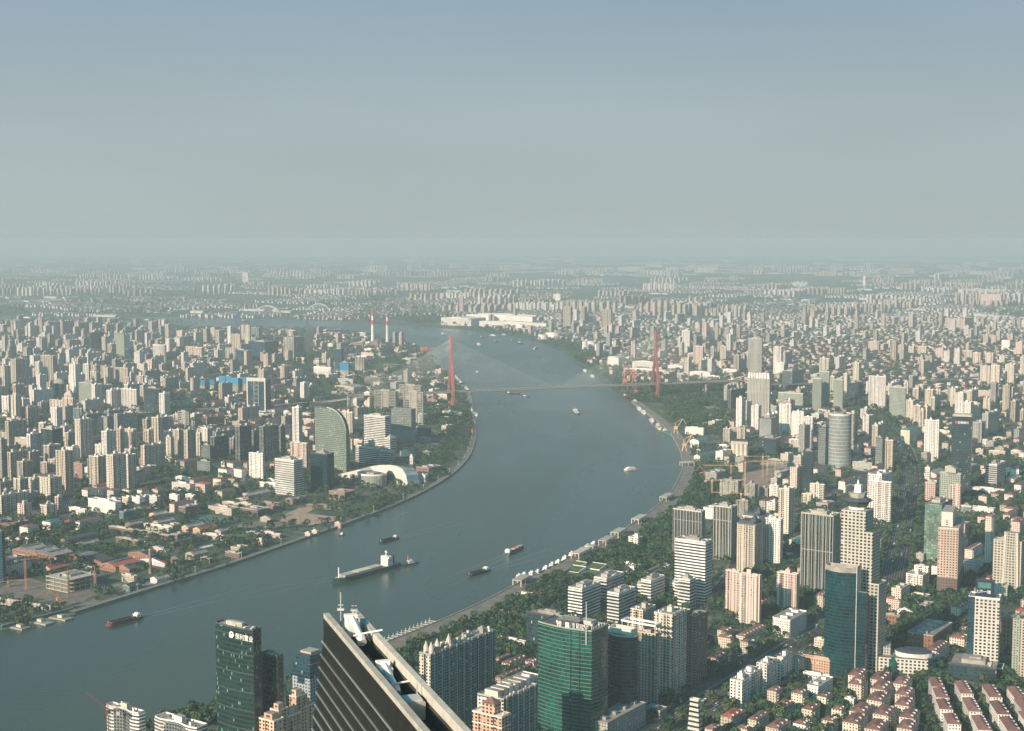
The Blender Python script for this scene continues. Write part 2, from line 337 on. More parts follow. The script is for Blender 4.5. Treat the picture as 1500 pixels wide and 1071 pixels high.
def pts(lst, z=0): return [tuple(G(x, y, z)) for x, y in lst]
RIVER = pts(LEFTB, .3) + pts(OUTB, .3)
bm = bmesh.new(); vs = [bm.verts.new(p) for p in RIVER]; f = bm.faces.new(vs); bmesh.ops.triangulate(bm, faces=[f])
me = bpy.data.meshes.new('river'); bm.to_mesh(me); bm.free(); me.materials.append(MATS['river_water'])
for p in me.polygons:
    if p.normal.z < 0: p.flip()
o = bpy.data.objects.new('river', me); COL.objects.link(o); structure(o)
occ([(p[0], p[1]) for p in RIVER], 2)
def offset(P, w):
    """polyline moved w metres to its left"""
    out = []
    for i, p in enumerate(P):
        a = P[max(i-1, 0)]; b2 = P[min(i+1, len(P)-1)]; d = Vector((b2[0]-a[0], b2[1]-a[1])).normalized(); out.append((p[0]-d.y*w, p[1]+d.x*w))
    return out
def resample(P, step):
    out = [P[0][:2]]
    for a, b2 in zip(P, P[1:]):
        l = math.hypot(b2[0]-a[0], b2[1]-a[1]); n = max(1, int(l/step))
        out += [(a[0]+(b2[0]-a[0])*k/n, a[1]+(b2[1]-a[1])*k/n) for k in range(1, n+1)]
    return out
def smooth(P, n=2):
    for _ in range(n):
        P = [P[0]] + [tuple((P[i-1][k]+2*P[i][k]+P[i+1][k])/4 for k in (0, 1)) for i in range(1, len(P)-1)] + [P[-1]]
    return P
def strip(mb, P, w0, w1, z0, z1, side, top, z1fn=None):
    A, B = offset(P, w0), offset(P, w1)
    for i in range(len(P)-1):
        za = z1 if z1fn is None else z1fn[i]; zb = z1 if z1fn is None else z1fn[i+1]
        a, b2, c, d = A[i], A[i+1], B[i+1], B[i]
        mb.face([(*a, za), (*b2, zb), (*c, zb), (*d, za)][::-1 if w1 < w0 else 1], top)
        if z0 is not None:
            ha = z0 if z1fn is None else za-z0; hb = z0 if z1fn is None else zb-z0
            mb.face([(*a, ha), (*b2, hb), (*b2, zb), (*a, za)], side); mb.face([(*c, hb), (*d, ha), (*d, za), (*c, zb)], side)
            if z1fn is not None: mb.face([(*a, ha), (*d, ha), (*c, hb), (*b2, hb)], side)
def promenade(lst, w, h, top='paving'):
    P = smooth(resample(pts(lst), 45), 2); mb = MB(); strip(mb, P, 0, w, -.5, h, 'quay_stone', top); strip(mb, P, .2, 1.4, h, h+1.0, 'quay_stone', 'stone_trim')
    structure(mb.build('promenade')); A = P + offset(P, w)[::-1]; occ([(p[0], p[1]) for p in A], 2); return P
QR = [p for p in OUTB if 690 <= p[1] <= 990 and p[0] > 440]
PR = promenade(QR, 30, 3.0)
PR2 = promenade([p for p in OUTB if 585 <= p[1] <= 690 and p[0] > 900][0:], 26, 3.0)
PL = promenade([p for p in LEFTB if p[1] <= 912 and p[0] <= 700 and p[1] > 606][1:], 12, 2.6)
PL2 = promenade([p for p in LEFTB if p[1] <= 622 and p[1] > 500 and p[0] > 600], 10, 2.4)
ROADS = []
def road(lst, w, median=0, lanes=True, mark=True):
    P = smooth(resample(pts(lst), 60), 3); mb = MB(); strip(mb, P, -w/2, w/2, None, .12, 'asphalt', 'asphalt')
    strip(mb, P, w/2, w/2+3.5, 0, .26, 'paving', 'paving'); strip(mb, P, -w/2-3.5, -w/2, 0, .26, 'paving', 'paving')
    structure(mb.build('road'))
    if lanes:
        lm = MB()
        for k in np.arange(-w/2+3.5, w/2-3, 3.5):
            strip(lm, P, k-.12, k+.12, None, .14, 'lane_paint', 'lane_paint')
        structure(lm.build('road_marking'))
    if median:
        g = MB(); strip(g, P, -median/2, median/2, .12, .35, 'quay_stone', 'grass'); structure(g.build('road_median'))
    if mark: occ([tuple(p) for p in offset(P, -w/2-4)] + [tuple(p) for p in offset(P, w/2+4)][::-1], 3)
    ROADS.append((P, w)); return P
RD1 = road([(1225, 560), (1262, 596), (1290, 620), (1322, 650), (1335, 685), (1330, 740), (1318, 800), (1308, 850), (1300, 905), (1262, 958)], 34)
RD2 = road([(930, 1100), (1000, 1057), (1070, 1012), (1140, 965), (1205, 925), (1262, 893), (1318, 855)], 38, 4)
RD3 = road([(1318, 800), (1400, 792), (1500, 786), (1560, 783)], 16)
RD4 = road([(1010, 905), (1045, 875), (1075, 840), (1085, 800), (1120, 752)], 14)
RD5 = road([(1335, 690), (1420, 684), (1510, 680)], 16)
RD6 = road([(455, 485), (446, 515), (449, 540), (462, 560), (482, 582)], 40, 3)
RD7 = road([(1010, 520), (1050, 505), (1032, 478), (1010, 462)], 26)
RD8 = road([(90, 760), (105, 715), (125, 690), (150, 655), (185, 640)], 22)
RD9 = road([(250, 705), (330, 700), (420, 712), (480, 716)], 18)
RD10 = road([(1440, 1010), (1400, 985), (1330, 975), (1270, 985)], 14, lanes=False)
# parks and open ground
def patch(name, lst, mat, z=.06, k=0):
    mb = MB(); mb.face([(p[0], p[1], z) for p in pts(lst)], mat); o = structure(mb.build(name))
    if k: occ([(p[0], p[1]) for p in pts(lst)], k)
patch('lawn', [R('D', *p) for p in [(800, 810), (985, 815), (960, 850), (800, 845)]], 'grass', k=3)
patch('sports_court', [R('D', *p) for p in [(150, 972), (320, 918), (555, 962), (400, 1012)]], 'roof_teal', k=3)
patch('cleared_ground', [R('D', *p) for p in [(900, 960), (1130, 850), (1280, 852), (1180, 905), (1488, 940), (1488, 965), (1190, 1015)]], 'earth', k=3)
patch('cleared_ground', [R('D', *p) for p in [(560, 985), (900, 965), (1100, 1010), (850, 1040), (600, 1030)]], 'mud', k=3)
patch('cleared_ground', [R('E', *p) for p in [(0, 600), (240, 510), (400, 560), (880, 560), (980, 600), (600, 760), (300, 720), (0, 690)]], 'mud', .05, k=3)
patch('lawn', [R('E', *p) for p in [(920, 330), (1050, 290), (1170, 300), (1100, 355)]], 'grass', k=3)
patch('lawn', [R('F', *p) for p in [(0, 700), (200, 645), (290, 660), (90, 725)]], 'grass', k=3)
patch('cleared_ground', [R('K', *p) for p in [(700, 560), (1100, 480), (1140, 560), (1010, 660), (870, 790), (690, 790)]], 'earth', k=3)
patch('lawn', [R('Y', *p) for p in [(330, 560), (420, 560), (560, 660), (540, 720), (480, 700)]], 'grass', k=3)
patch('plaza', [R('Y', *p) for p in [(880, 570), (1080, 555), (1270, 660), (1000, 655)]], 'paving', k=3)
patch('lawn', [R('G', *p) for p in [(380, 430), (640, 430), (600, 500), (430, 520)]], 'grass', k=3)
patch('lawn', [R('B', *p) for p in [(1290, 340), (1430, 350), (1440, 400), (1300, 400)]], 'grass', k=3)
patch('sports_court', [R('B', *p) for p in [(0, 760), (200, 745), (380, 770), (200, 785), (0, 785)]], 'roof_teal', k=3)
# ------------------------------------------------------------------ the cable-stayed bridge
PLx, PRx = G(661, 598), G(960, 585)
ax = (PRx-PLx); SPAN = ax.length; ax.normalize(); th_b = math.atan2(ax.y, ax.x)
br = thing('cable_stayed_bridge', 'bridge', 'long cable-stayed bridge with two red pylons crossing the river', PLx, th_b)
DZ = 47.0; SIDE = 300.0; PH = 208.0
mb = MB(); mb.box(-SIDE, SPAN+SIDE, -15, 15, DZ-2.6, DZ, 'deck_steel', 'asphalt', bottom=True)
mb.box(-SIDE, SPAN+SIDE, -15.2, -14.7, DZ, DZ+1.2, 'steel'); mb.box(-SIDE, SPAN+SIDE, 14.7, 15.2, DZ, DZ+1.2, 'steel'); mb.build('deck', br)
for X in (0, SPAN):
    mb = MB()
    for s in (-1, 1):
        for (y0, z0), (y1, z1), w0, w1 in (((10*s, 0), (21*s, DZ), 4.2, 3.6), ((21*s, DZ), (2.6*s, 140), 3.6, 3.2)):
            mb.prism([(X-w0, y0-3), (X+w0, y0-3), (X+w0, y0+3), (X-w0, y0+3)], z0, z1, 'bridge_red', None,
                     poly2=[(X-w1, y1-2.6), (X+w1, y1-2.6), (X+w1, y1+2.6), (X-w1, y1+2.6)])
    mb.box(X-3.2, X+3.2, -5, 5, 139.9, PH-6, 'bridge_red'); mb.box(X-3, X+3, -3.6, 3.6, PH-6, PH, 'bridge_red'); mb.box(X-3.6, X+3.6, -20.5, 20.5, DZ-8, DZ-3, 'bridge_red', bottom=True)
    mb.build('pylon', br)
rest = MB(); n_c = 0
for X in (0, SPAN):
    for sd_ in (-1, 1):
        for pl in (-1, 1):
            for k in range(26):
                reach = 14 + (SPAN/2-18)*k/25 if (X == 0) == (sd_ == 1) else 14 + (SIDE-40)*k/25
                a = (X+sd_*3, pl*3, 150 + 44*k/25); b2 = (X+sd_*reach, pl*14, DZ)
                t = rest if k % 2 else MB(); t.tube(a, b2, .135, 'cable_white', 3)
                if t is not rest and n_c < 100: t.build('stay_cable', br); n_c += 1
                elif t is not rest: rest.tube(a, b2, .135, 'cable_white', 3)
o = rest.build('stay_cable', br); o['kind'] = 'stuff'
mb = MB()
for i, X in enumerate((-SIDE+10, -SIDE*.62, SPAN+SIDE*.55, SPAN+SIDE-10)):
    m1 = MB()
    for s in (-1, 1): m1.box(X-2, X+2, s*9-2, s*9+2, 0, DZ-2.6, 'concrete')
    m1.box(X-2, X+2, -12, 12, DZ-5, DZ-2.6, 'concrete'); m1.build('side_pier', br)
def viaduct(lst, zs, w, label, step=90):
    P = [G(x, y, z) for (x, y), z in zip(lst, zs)]
    Q = []; Z = []
    for a, b2 in zip(P, P[1:]):
        n = max(1, int((b2-a).length/step))
        for k in range(n): q = a.lerp(b2, k/n); Q.append((q.x, q.y)); Z.append(q.z)
    Q.append((P[-1].x, P[-1].y)); Z.append(P[-1].z)
    t = thing('viaduct', 'viaduct', label); mb = MB(); strip(mb, Q, -w/2, w/2, 1.8, 0, 'concrete', 'asphalt', z1fn=Z)
    strip(mb, Q, w/2-.4, w/2, 1.0, 0, 'stone_trim', 'stone_trim', z1fn=[z+1.0 for z in Z]); strip(mb, Q, -w/2, -w/2+.4, 1.0, 0, 'stone_trim', 'stone_trim', z1fn=[z+1.0 for z in Z])
    mb.build('deck', t)
    for q, z in list(zip(Q, Z))[::1][:95]:
        m1 = MB(); m1.box(q[0]-1.6, q[0]+1.6, q[1]-1.6, q[1]+1.6, 0, z-1.8, 'concrete'); m1.build('pier', t)
    occ(offset(Q, -w/2-6)+offset(Q, w/2+6)[::-1], 3)
e0 = PLx - ax*SIDE; e1 = PRx + ax*SIDE
pL = proj((e0.x, e0.y, DZ)); pR = proj((e1.x, e1.y, DZ))
viaduct([pL, (560, 578), (480, 588), (430, 592), (330, 598), (250, 602), (120, 606), (-60, 612)], [DZ, 34, 16, 13, 13, 13, 13, 13], 26, 'elevated road running in from the left edge to the bridge')
viaduct([pR, (1110, 563), (1180, 562), (1290, 560), (1360, 557), (1440, 552), (1560, 547)], [DZ, 38, 28, 18, 14, 14, 14], 26, 'elevated road running from the right end of the bridge to the right edge')
viaduct([(440, 591), (500, 586), (580, 580)], [9, 9, 9], 14, 'narrow ramp road beside the elevated road left of the bridge')
# arch bridges on the far bank
for (xa, xb, y, hh, lab) in ((371, 411, 459, 11, 'pale steel arch bridge far behind, the nearer of two'), (450, 484, 455, 10, 'pale steel arch bridge far behind, the farther of two')):
    a, b2 = G(xa, y), G(xb, y); d = b2-a; l = d.length; rise = zat(a.y, y-hh)
    t = thing('arch_bridge', 'bridge', lab, a, math.atan2(d.y, d.x))
    for s in (-1, 1):
        m1 = MB(); prev = None
        for k in range(17):
            u = k/16; p = (l*u, s*18, 6+(rise-6)*4*u*(1-u))
            if prev: m1.tube(prev, p, 3.0, 'roof_white', 4)
            prev = p
            if 0 < k < 16: m1.tube(p, (l*u, s*18, 6), .8, 'steel', 3)
        m1.build('arch', t)
    m1 = MB(); m1.box(-60, l+60, -16, 16, 3, 6, 'concrete', 'asphalt', bottom=True); m1.build('deck', t)
# ------------------------------------------------------------------ chimneys
for (x, yb, yt, lab) in ((546, 508, 456, 'left of the two tall red and white striped chimneys'), (567.5, 505, 459, 'right of the two tall red and white striped chimneys')):
    P = G(x, yb); h = zat(P.y, yt); t = thing('chimney', 'chimney', lab, P)
    m1 = MB(); n = 8
    for k in range(n):
        r0, r1 = 8-3.6*k/n, 8-3.6*(k+1)/n
        m1.tube((0, 0, h*k/n), (0, 0, h*(k+1)/n), r0, 'sign_red' if k in (n-1, n-3) else 'roof_white', 12, r1)
    m1.build('shaft', t); m1 = MB(); m1.tube((0, 0, h), (0, 0, h+2), 5, 'concrete', 12); m1.build('rim', t)
# ------------------------------------------------------------------ near, flat-topped skyscraper with cleaning cranes on its roof
ZT = 374.0
A0 = G(478, 898, ZT); Aback = G(519, 893, ZT); B0 = G(625, 1071, ZT)
e = Vector((A0.x-B0.x, A0.y-B0.y)).normalized(); nrm = Vector((-e.y, e.x))          # nrm: towards the camera's left
if nrm.dot(Vector((-1, -1))) < 0: nrm = -nrm
thk = abs((Vector((Aback.x, Aback.y))-Vector((A0.x, A0.y))).dot(nrm)); LEN = 150.0
sk = thing('skyscraper', 'skyscraper', 'dark brown glass skyscraper top with pale horizontal ridges and roof cranes', (A0.x, A0.y, 0), math.atan2(-e.y, -e.x))
# local x runs from the far end towards the camera, y across
side_sign = 1 if Vector((math.cos(sk.rotation_euler.z+math.pi/2), math.sin(sk.rotation_euler.z+math.pi/2))).dot(nrm) > 0 else -1
def sl(z): return -(ZT-z)*SLOPE                                                      # the end wall leans outward going down
SLOPE = .0
_z = ZT-34
best = None
for k in np.linspace(-3, 25, 200):
    q = A0 + Vector((e.x*k, e.y*k, _z-ZT)); pp = proj(q); target = 478 - (pp[1]-898)*20/173
    if best is None or abs(pp[0]-target) < best[0]: best = (abs(pp[0]-target), k/34)
SLOPE = best[1]
yb_ = -side_sign*thk
mb = MB(); zlo = 0
fy = 0
poly_t = [(0, 0), (LEN, 0), (LEN, yb_), (0, yb_)]
lo = -(ZT)*SLOPE
if side_sign > 0: poly_t = [(0, yb_), (LEN, yb_), (LEN, 0), (0, 0)]
mb.prism(poly_t, zlo, ZT-1.2, 'brown_glass', None, poly2=poly_t) if SLOPE == 0 else mb.prism([(lo if p[0] == 0 else p[0], p[1]) for p in poly_t], zlo, ZT-6.4, 'brown_glass', 'plate_dark', poly2=[(-6.4*SLOPE if p[0] == 0 else p[0], p[1]) for p in poly_t])
mb.build('glass_wall', sk)
o_ = side_sign*.5
for (y0, nm) in ((0, 'parapet'), (yb_, 'parapet')):
    m1 = MB(); w = .75
    m1.box(-.2, LEN, y0-w, y0+w, ZT-2.3, ZT, 'stone_trim', bottom=True); m1.box(-.15, LEN, y0-w+.1, y0+w-.1, ZT-6.3, ZT-2.3, 'plate_dark')
    
    for k in np.arange(1, LEN, 3.6): m1.box(k, k+.05, y0-w-.02, y0+w+.02, ZT-2.2, ZT+.02, 'concrete')
    m1.build(nm, sk)
    if y0 == 0:
        m2_ = MB(); m2_.box(-.1, LEN, o_*1.6 if o_ < 0 else w, (o_*1.6+.1) if o_ < 0 else w+.1, ZT-7.2, ZT-1.3, 'brown_glass'); m2_.build('upper_glass', sk)
for k in range(11):
    z = ZT - 9.2 - k*4.25; m1 = MB(); y1 = side_sign*.34
    m1.box(sl(z)-.8, LEN, min(0, y1)-.02, max(0, y1)+.02, z-.15, z+.15, 'fin_metal', bottom=True)
    m1.build('ridge', sk)
mul = MB()
for k in np.arange(1.5, LEN, 1.5): mul.box(k, k+.07, min(0, side_sign*.06), max(0, side_sign*.06), ZT-64, ZT-6.6, 'plate_dark')
mul.build('mullion', sk)
m1 = MB()
for k in range(3): m1.box(24+k*2.6, 24.4+k*2.6, yb_*.25, yb_*.75, ZT-6.3, ZT-5.6, 'steel')
m1.box(0, LEN, yb_*.30, yb_*.34, ZT-6.35, ZT-6.0, 'steel'); m1.box(0, LEN, yb_*.66, yb_*.70, ZT-6.35, ZT-6.0, 'steel'); m1.build('roof_rail', sk)
def along(px, py):
    """roof position whose image is px,py"""
    q = G(px, py, ZT); d = Vector((q.x-A0.x, q.y-A0.y)); return -d.dot(e)
def roof_crane(s0, label, zb):
    P = Vector((A0.x, A0.y)) - e*s0 - nrm*thk*.5
    t = thing('cleaning_crane', 'roof crane', label, (P.x, P.y, zb), sk.rotation_euler.z); t.scale = (.8, .8, .8)
    m1 = MB(); m1.box(-3.2, 2.6, -1.9, 1.9, 1.2, 6.2, 'white_paint'); m1.box(-3.4, -1.6, -2.1, 2.1, 6.2, 7.4, 'white_paint'); m1.build('machine_house', t)
    m1 = MB(); m1.box(-2.5, 2.2, -1.6, 1.6, 0, 1.2, 'roof_dark'); m1.build('carriage', t)
    m1 = MB(); m1.tube((0, 0, 6.4), (12.0, 0, 3.6), 1.05, 'white_paint', 8); m1.tube((11, 0, 3.6), (13.6, 0, 2.0), 1.5, 'white_paint', 8); m1.build('boom', t)
    m1 = MB(); d = -side_sign; m1.tube((12.2, 0, 4.6), (12.2+.6, d*6.8, 5.4), .32, 'white_paint', 6); m1.tube((12.2, -d*2.5, 4.2), (12.2, 0, 4.6), .32, 'white_paint', 6); m1.build('jib', t)
    m1 = MB(); m1.tube((12.6, d*1.5, 4.6), (12.6, d*1.5, 2.2), .12, 'roof_dark', 4); m1.tube((12.7, d*6.4, 5.3), (12.7, d*6.4, 4.0), .12, 'roof_dark', 4); m1.build('hook', t)
roof_crane(14, 'white cleaning crane on the far end of the brown skyscraper roof', ZT-3.5)
roof_crane(48, 'white cleaning crane in the middle of the brown skyscraper roof', ZT-6.3)
for i, (s0, hh) in enumerate(((5.5, 9), (7.5, 8))):
    P = Vector((A0.x, A0.y)) - e*s0 - nrm*thk*(.35+.4*i); t = thing('antenna_mast', 'antenna', ['thin white antenna mast at the far tip of the brown skyscraper roof', 'shorter dark antenna mast beside the white one on the skyscraper roof'][i], (P.x, P.y, ZT-6.3))
    m1 = MB(); m1.tube((0, 0, 0), (0, 0, 6.3+hh*.75), .16, ['steel', 'roof_dark'][i], 5); m1.build('mast', t); m1 = MB(); m1.box(-.9, .9, -.5, .5, 8.2, 8.7, 'steel'); m1.tube((-.7, 0, 9.6), (.7, 0, 9.6), .12, 'steel', 4); m1.build('dish', t)
P = Vector((A0.x, A0.y)) - e*72 - nrm*thk*.5
t = thing('gondola', 'gondola', 'pale box cradle parked on the brown skyscraper roof below the cranes', (P.x, P.y, ZT-6.3), sk.rotation_euler.z); m1 = MB(); m1.box(-3, 3, -2.4, 2.4, .4, 4.4, 'stone_trim'); m1.build('cradle', t); m1 = MB(); m1.box(-2, 2, -2.0, 2.0, 4.4, 4.9, 'steel'); m1.tube((-2.6, 2, 4.4), (-2.6, 2, 7), .15, 'steel', 4); m1.build('railing', t)
# ------------------------------------------------------------------ writing
def sign(parent, text, name, P, d, z, size, mat, ext=.12, align='LEFT'):
    """raised letters; P start, d unit direction along the wall"""
    cu = bpy.data.curves.new(name, 'FONT'); cu.body = text; cu.size = size; cu.offset = size*.011; cu.extrude = ext; cu.align_x = align
    tmp = bpy.data.objects.new(name, cu); COL.objects.link(tmp); dg = bpy.context.evaluated_depsgraph_get(); me = bpy.data.meshes.new_from_object(tmp.evaluated_get(dg)); bpy.data.objects.remove(tmp)
    me.materials.clear(); me.materials.append(MATS[mat]); o = bpy.data.objects.new(name, me); COL.objects.link(o)
    n = Vector((d[1], -d[0], 0)); M4 = Matrix(((d[0], 0, n.x, P[0]), (d[1], 0, n.y, P[1]), (0, 1, 0, z), (0, 0, 0, 1)))
    o.parent = parent; o.matrix_parent_inverse = Matrix(); o.matrix_basis = parent.matrix_basis.inverted() @ M4 if False else (Matrix.Translation(parent.location) @ Matrix.Rotation(parent.rotation_euler.z, 4, 'Z')).inverted() @ M4
    return o
# ------------------------------------------------------------------ building kinds
class Parts:
    """collects one mesh per part; flush() makes the thing"""
    def __init__(s): s.p = []
    def new(s, name): m = MB(); s.p.append((name, m)); return m
    def flush(s, name, cat, P, th, label=None, group=None):
        t = thing(name, cat, label, P, th, group)
        for n, m in s.p: m.build(n, t)
        return t
class Flat:
    """the same calls, all into one mesh (for the far mass of buildings)"""
    def __init__(s, mb): s.mb = mb
    def new(s, name): return s.mb
def notch(a, b, rs, dep=1.3, bay=9.0, gab=True):
    n = max(1, int(round(a/bay))); w = a/n; P = []; N_ = []
    for i in range(n):
        x = i*w
        P += [(x+.0, 0), (x+w*.36, 0), (x+w*.36, dep), (x+w*.64, dep), (x+w*.64, 0)]
    P.append((a, 0))
    if gab and b > 9: P += [(a, b*.42), (a-dep, b*.42), (a-dep, b*.58), (a, b*.58)]
    for i in range(n):
        x = a - i*w
        N_ += [(x, b), (x-w*.36, b), (x-w*.36, b-dep), (x-w*.64, b-dep), (x-w*.64, b)]
    N_.append((0, b)); P += N_
    if gab and b > 9:
        k = max(1, int(round(b/14)))
        for i in range(k):
            y0 = b - (i+.40)*b/k; y1 = b - (i+.60)*b/k; P += [(0, y0), (dep*1.2, y0), (dep*1.2, y1), (0, y1)]
    out = []
    for p in P:
        if not out or (abs(p[0]-out[-1][0])+abs(p[1]-out[-1][1])) > 1e-4: out.append(p)
    if abs(out[0][0]-out[-1][0])+abs(out[0][1]-out[-1][1]) < 1e-4: out.pop()
    return out
def k_resi(pp, a, b, h, mat, rs, near=False, far=False):
    wm = mat if mat in MATS and mat not in WALL else mat+'_wall'; tm = mat if mat in WALL else 'concrete'
    w = pp.new('wall')
    if far: w.prism([(0, 0), (a, 0), (a, b), (0, b)], 0, h, wm, 'roof_grey')
    else:
        poly = notch(a, b, rs); w.prism(poly, 0, h, wm, 'roof_grey')
        r = pp.new('parapet'); r.ring([(0, 0), (a, 0), (a, b), (0, b)], h+.01, h+1.3, tm, .5)
    n = max(1, min(4, int(a/17)))
    for i in range(n):
        x = a*(i+.5)/n + rs.uniform(-2, 2); bw, bd, bh = min(rs.uniform(5, 8), a*.5), min(rs.uniform(4, 6.5), b*.6), rs.uniform(3.2, 6.5)
        r = pp.new('lift_house'); y = b*rs.uniform(.3, .6)
        r.box(x-bw/2, x+bw/2, max(.6, y-bd/2), min(b-.6, y+bd/2), h+.02, h+bh, tm, 'roof_grey')
        if not far and rs.random() < .5: r.box(x-bw*.2, x+bw*.25, y-bd*.2, y+bd*.2, h+bh, h+bh+1.8, tm, 'roof_grey')
    if not far and rs.random() < .6 and not near:
        r = pp.new('rooftop_frame'); r.box(.2, a*.2, .2, min(b*.3, 5), h+1.3, h+3.2, tm, 'roof_grey')
    if near:
        nb = max(1, int(round(a/9))); wd = a/nb
        for i in range(min(nb, 6)):
            bl = pp.new('balcony_stack')
            for f in range(1, int(h/3)):
                bl.box(i*wd+wd*.37, i*wd+wd*.63, -.25, 1.25, f*3-.2, f*3+.85, tm, bottom=True)
        for i in range(int(3+a/8)):
            ac = pp.new('roof_unit'); x, y = rs.uniform(2, a-2), rs.uniform(1.2, max(1.3, b-1.2)); s_ = rs.uniform(.5, 1.3); ac.box(x-s_, x+s_, y-.7, y+.7, h+.03, h+rs.uniform(.8, 2.2), 'steel', 'roof_white')
def k_office(pp, a, b, h, mat, rs, style='og', near=False, trim='white'):
    w = pp.new('glass_wall' if style in ('og', 'of') else 'wall'); ch = min(.22, 3/ max(a, b))
    poly = [(0, 0), (a, 0), (a, b), (0, b)]
    w.prism(poly, 0, h, mat, 'roof_grey')
    r = pp.new('parapet'); r.ring([(-.15, -.15), (a+.15, -.15), (a+.15, b+.15), (-.15, b+.15)], h-.6, h+1.6, trim if style != 'og' else 'roof_dark', .6)
    if style == 'ob':
        f = pp.new('banding'); n = int(h/3.9)
        for i in range(n):
            z = (i+.25)*h/n; f.box(-.45, a+.45, -.45, b+.45, z, z+h/n*.42, trim, bottom=True)
    if style == 'of':
        f = pp.new('fin_screen')
        for x in np.arange(0, a+.1, max(2.8, a/14)): f.box(x-.18, x+.18, -.55, 0, 4, h+.8, trim)
        for y in np.arange(0, b+.1, max(2.8, b/14)): f.box(-.55, 0, y-.18, y+.18, 4, h+.8, trim)
    r = pp.new('plant_room'); r.box(a*.22, a*.78, b*.25, b*.75, h+.02, h+4.5, 'concrete', 'roof_grey')
    r.box(a*.35, a*.6, b*.35, b*.6, h+4.5, h+6.5, 'concrete', 'roof_grey')
    for i in range(4):
        x, y = rs.uniform(.1, .85)*a, rs.uniform(.08, .2)*b; r.box(x, x+2.5, y, y+2, h+.03, h+2.2, 'steel', 'roof_white')
def k_cyl(pp, a, b, h, mat, rs):
    w = pp.new('wall'); n = 28; rx, ry = a/2, b/2; poly = [(rx+rx*math.cos(t), ry+ry*math.sin(t)) for t in np.linspace(0, 2*math.pi, n, False)]
    w.prism(poly, 0, h, mat, 'roof_grey'); r = pp.new('parapet'); r.ring([(rx+(x-rx)*1.015, ry+(y-ry)*1.015) for x, y in poly], h-1, h+2.2, 'white', 1)
    r = pp.new('plant_room'); r.box(rx*.6, rx*1.4, ry*.6, ry*1.4, h+.02, h+3.5, 'concrete', 'roof_grey')
def k_frame(pp, a, b, h, mat, rs):
    n = max(3, int(h/4.2)); f = pp.new('floor_plate')
    for i in range(n+1): f.box(0, a, 0, b, i*h/n, i*h/n+1.0, 'stone_trim', bottom=True)
    c = pp.new('column')
    for i in range(6):
        for j in range(4): x, y = a*i/5*.96+.3, b*j/3*.95+.3; c.box(x-.5, x+.5, y-.5, y+.5, 0, h, 'concrete')
    c = pp.new('core'); c.box(a*.3, a*.7, b*.3, b*.7, 0, h+5, 'concrete', 'roof_grey')
def k_low(pp, a, b, h, mat, rs, roof='roof_brown', near=False, hip=True, far=False):
    wm = mat if mat not in WALL else mat+'_low'
    w = pp.new('wall'); w.prism([(0, 0), (a, 0), (a, b), (0, b)], 0, h, wm, 'roof_grey')
    r = pp.new('roof')
    if hip == 'flat':
        r.ring([(-.2, -.2), (a+.2, -.2), (a+.2, b+.2), (-.2, b+.2)], h-.3, h+.9, mat if mat in WALL else 'concrete', .4)
        n = max(1, int(a/16))
        for i in range(n): x = a*(i+.5)/n; r.box(x-2, x+2, b*.3, b*.7, h+.02, h+2.8, mat if mat in WALL else 'concrete', 'roof_grey')
        return
    r.gable(0, a, 0, b, h, min(b*.26, 3.4), wm, roof, .6, hip=min(b*.4, a*.3))
    if near:
        bl = pp.new('balcony_stack'); n = max(2, int(a/8))
        for i in range(n):
            x = a*(i+.5)/n
            for f in range(1, int(h/2.9)): bl.box(x-1.5, x+1.5, -1.1, 0, f*2.9-.1, f*2.9+.95, 'white' if mat in ('pink', 'salmon') else mat if mat in WALL else 'white', bottom=True)
        rise = min(b*.26, 3.4)
        for i in range(n):
            x = a*(i+.5)/n; d = pp.new('dormer')
            d.box(x-.9, x+.9, b*.1, b*.33, h+.4, h+rise*.62, 'white', 'roof_white')
def k_shed(pp, a, b, h, mat, rs, roof='roof_grey', near=False, bays=1):
    wm = mat+'_low' if mat in WALL else mat
    w = pp.new('wall'); w.prism([(0, 0), (a, 0), (a, b), (0, b)], 0, h, wm, None); r = pp.new('roof')
    for i in range(bays):
        y0, y1 = b*i/bays, b*(i+1)/bays; r.gable(0, a, y0, y1, h+.01, min((y1-y0)*.22, 4.5), wm, roof, .4 if bays == 1 else .0)
        if near:
            s_ = pp.new('skylight'); s_.gable(a*.12, a*.88, (y0+y1)/2-(y1-y0)*.12, (y0+y1)/2+(y1-y0)*.12, h+min((y1-y0)*.22, 4.5), .9, 'glass_grey', 'glass_grey', .1)
HW = lambda h: 'tall' if h > 88 else 'mid-height' if h > 52 else 'short'
LOWROOF = dict(l=('roof_brown', 'brown hipped roof'), lr=('roof_red', 'red hipped roof'), lg=('roof_grey', 'grey hipped roof'), lf=('flat', 'flat roof'), lb=('roof_blue', 'blue hipped roof'), lt=('roof_teal', 'teal hipped roof'))
COLW = {'teal_flat': 'teal', 'dark_flat': 'dark grey', 'glass_dark': 'dark glass', 'glass_blue': 'blue glass', 'glass_green': 'green glass', 'glass_teal': 'teal glass', 'glass_grey': 'grey glass', 'glass_yellowgreen': 'yellow-green glass',
        'grid_white': 'white', 'grid_green': 'grey-green', 'grid_pink': 'pinkish', 'stripe_tan': 'tan striped', 'stripe_dark': 'dark striped', 'stripe_green': 'grey-green', 'scaffold': 'scaffolded', 'lattice': 'white latticed', 'louvre': 'grey louvred',
        'hotel_tower': 'pale blue', 'grid_hotel': 'cream', 'concrete': 'concrete', 'brick_hall': 'red brick', 'brown_hall': 'brown', 'grid_sail': 'green'}
COUNT = dict(apartment_tower=0, office_tower=0, apartment_block=0, warehouse=0)
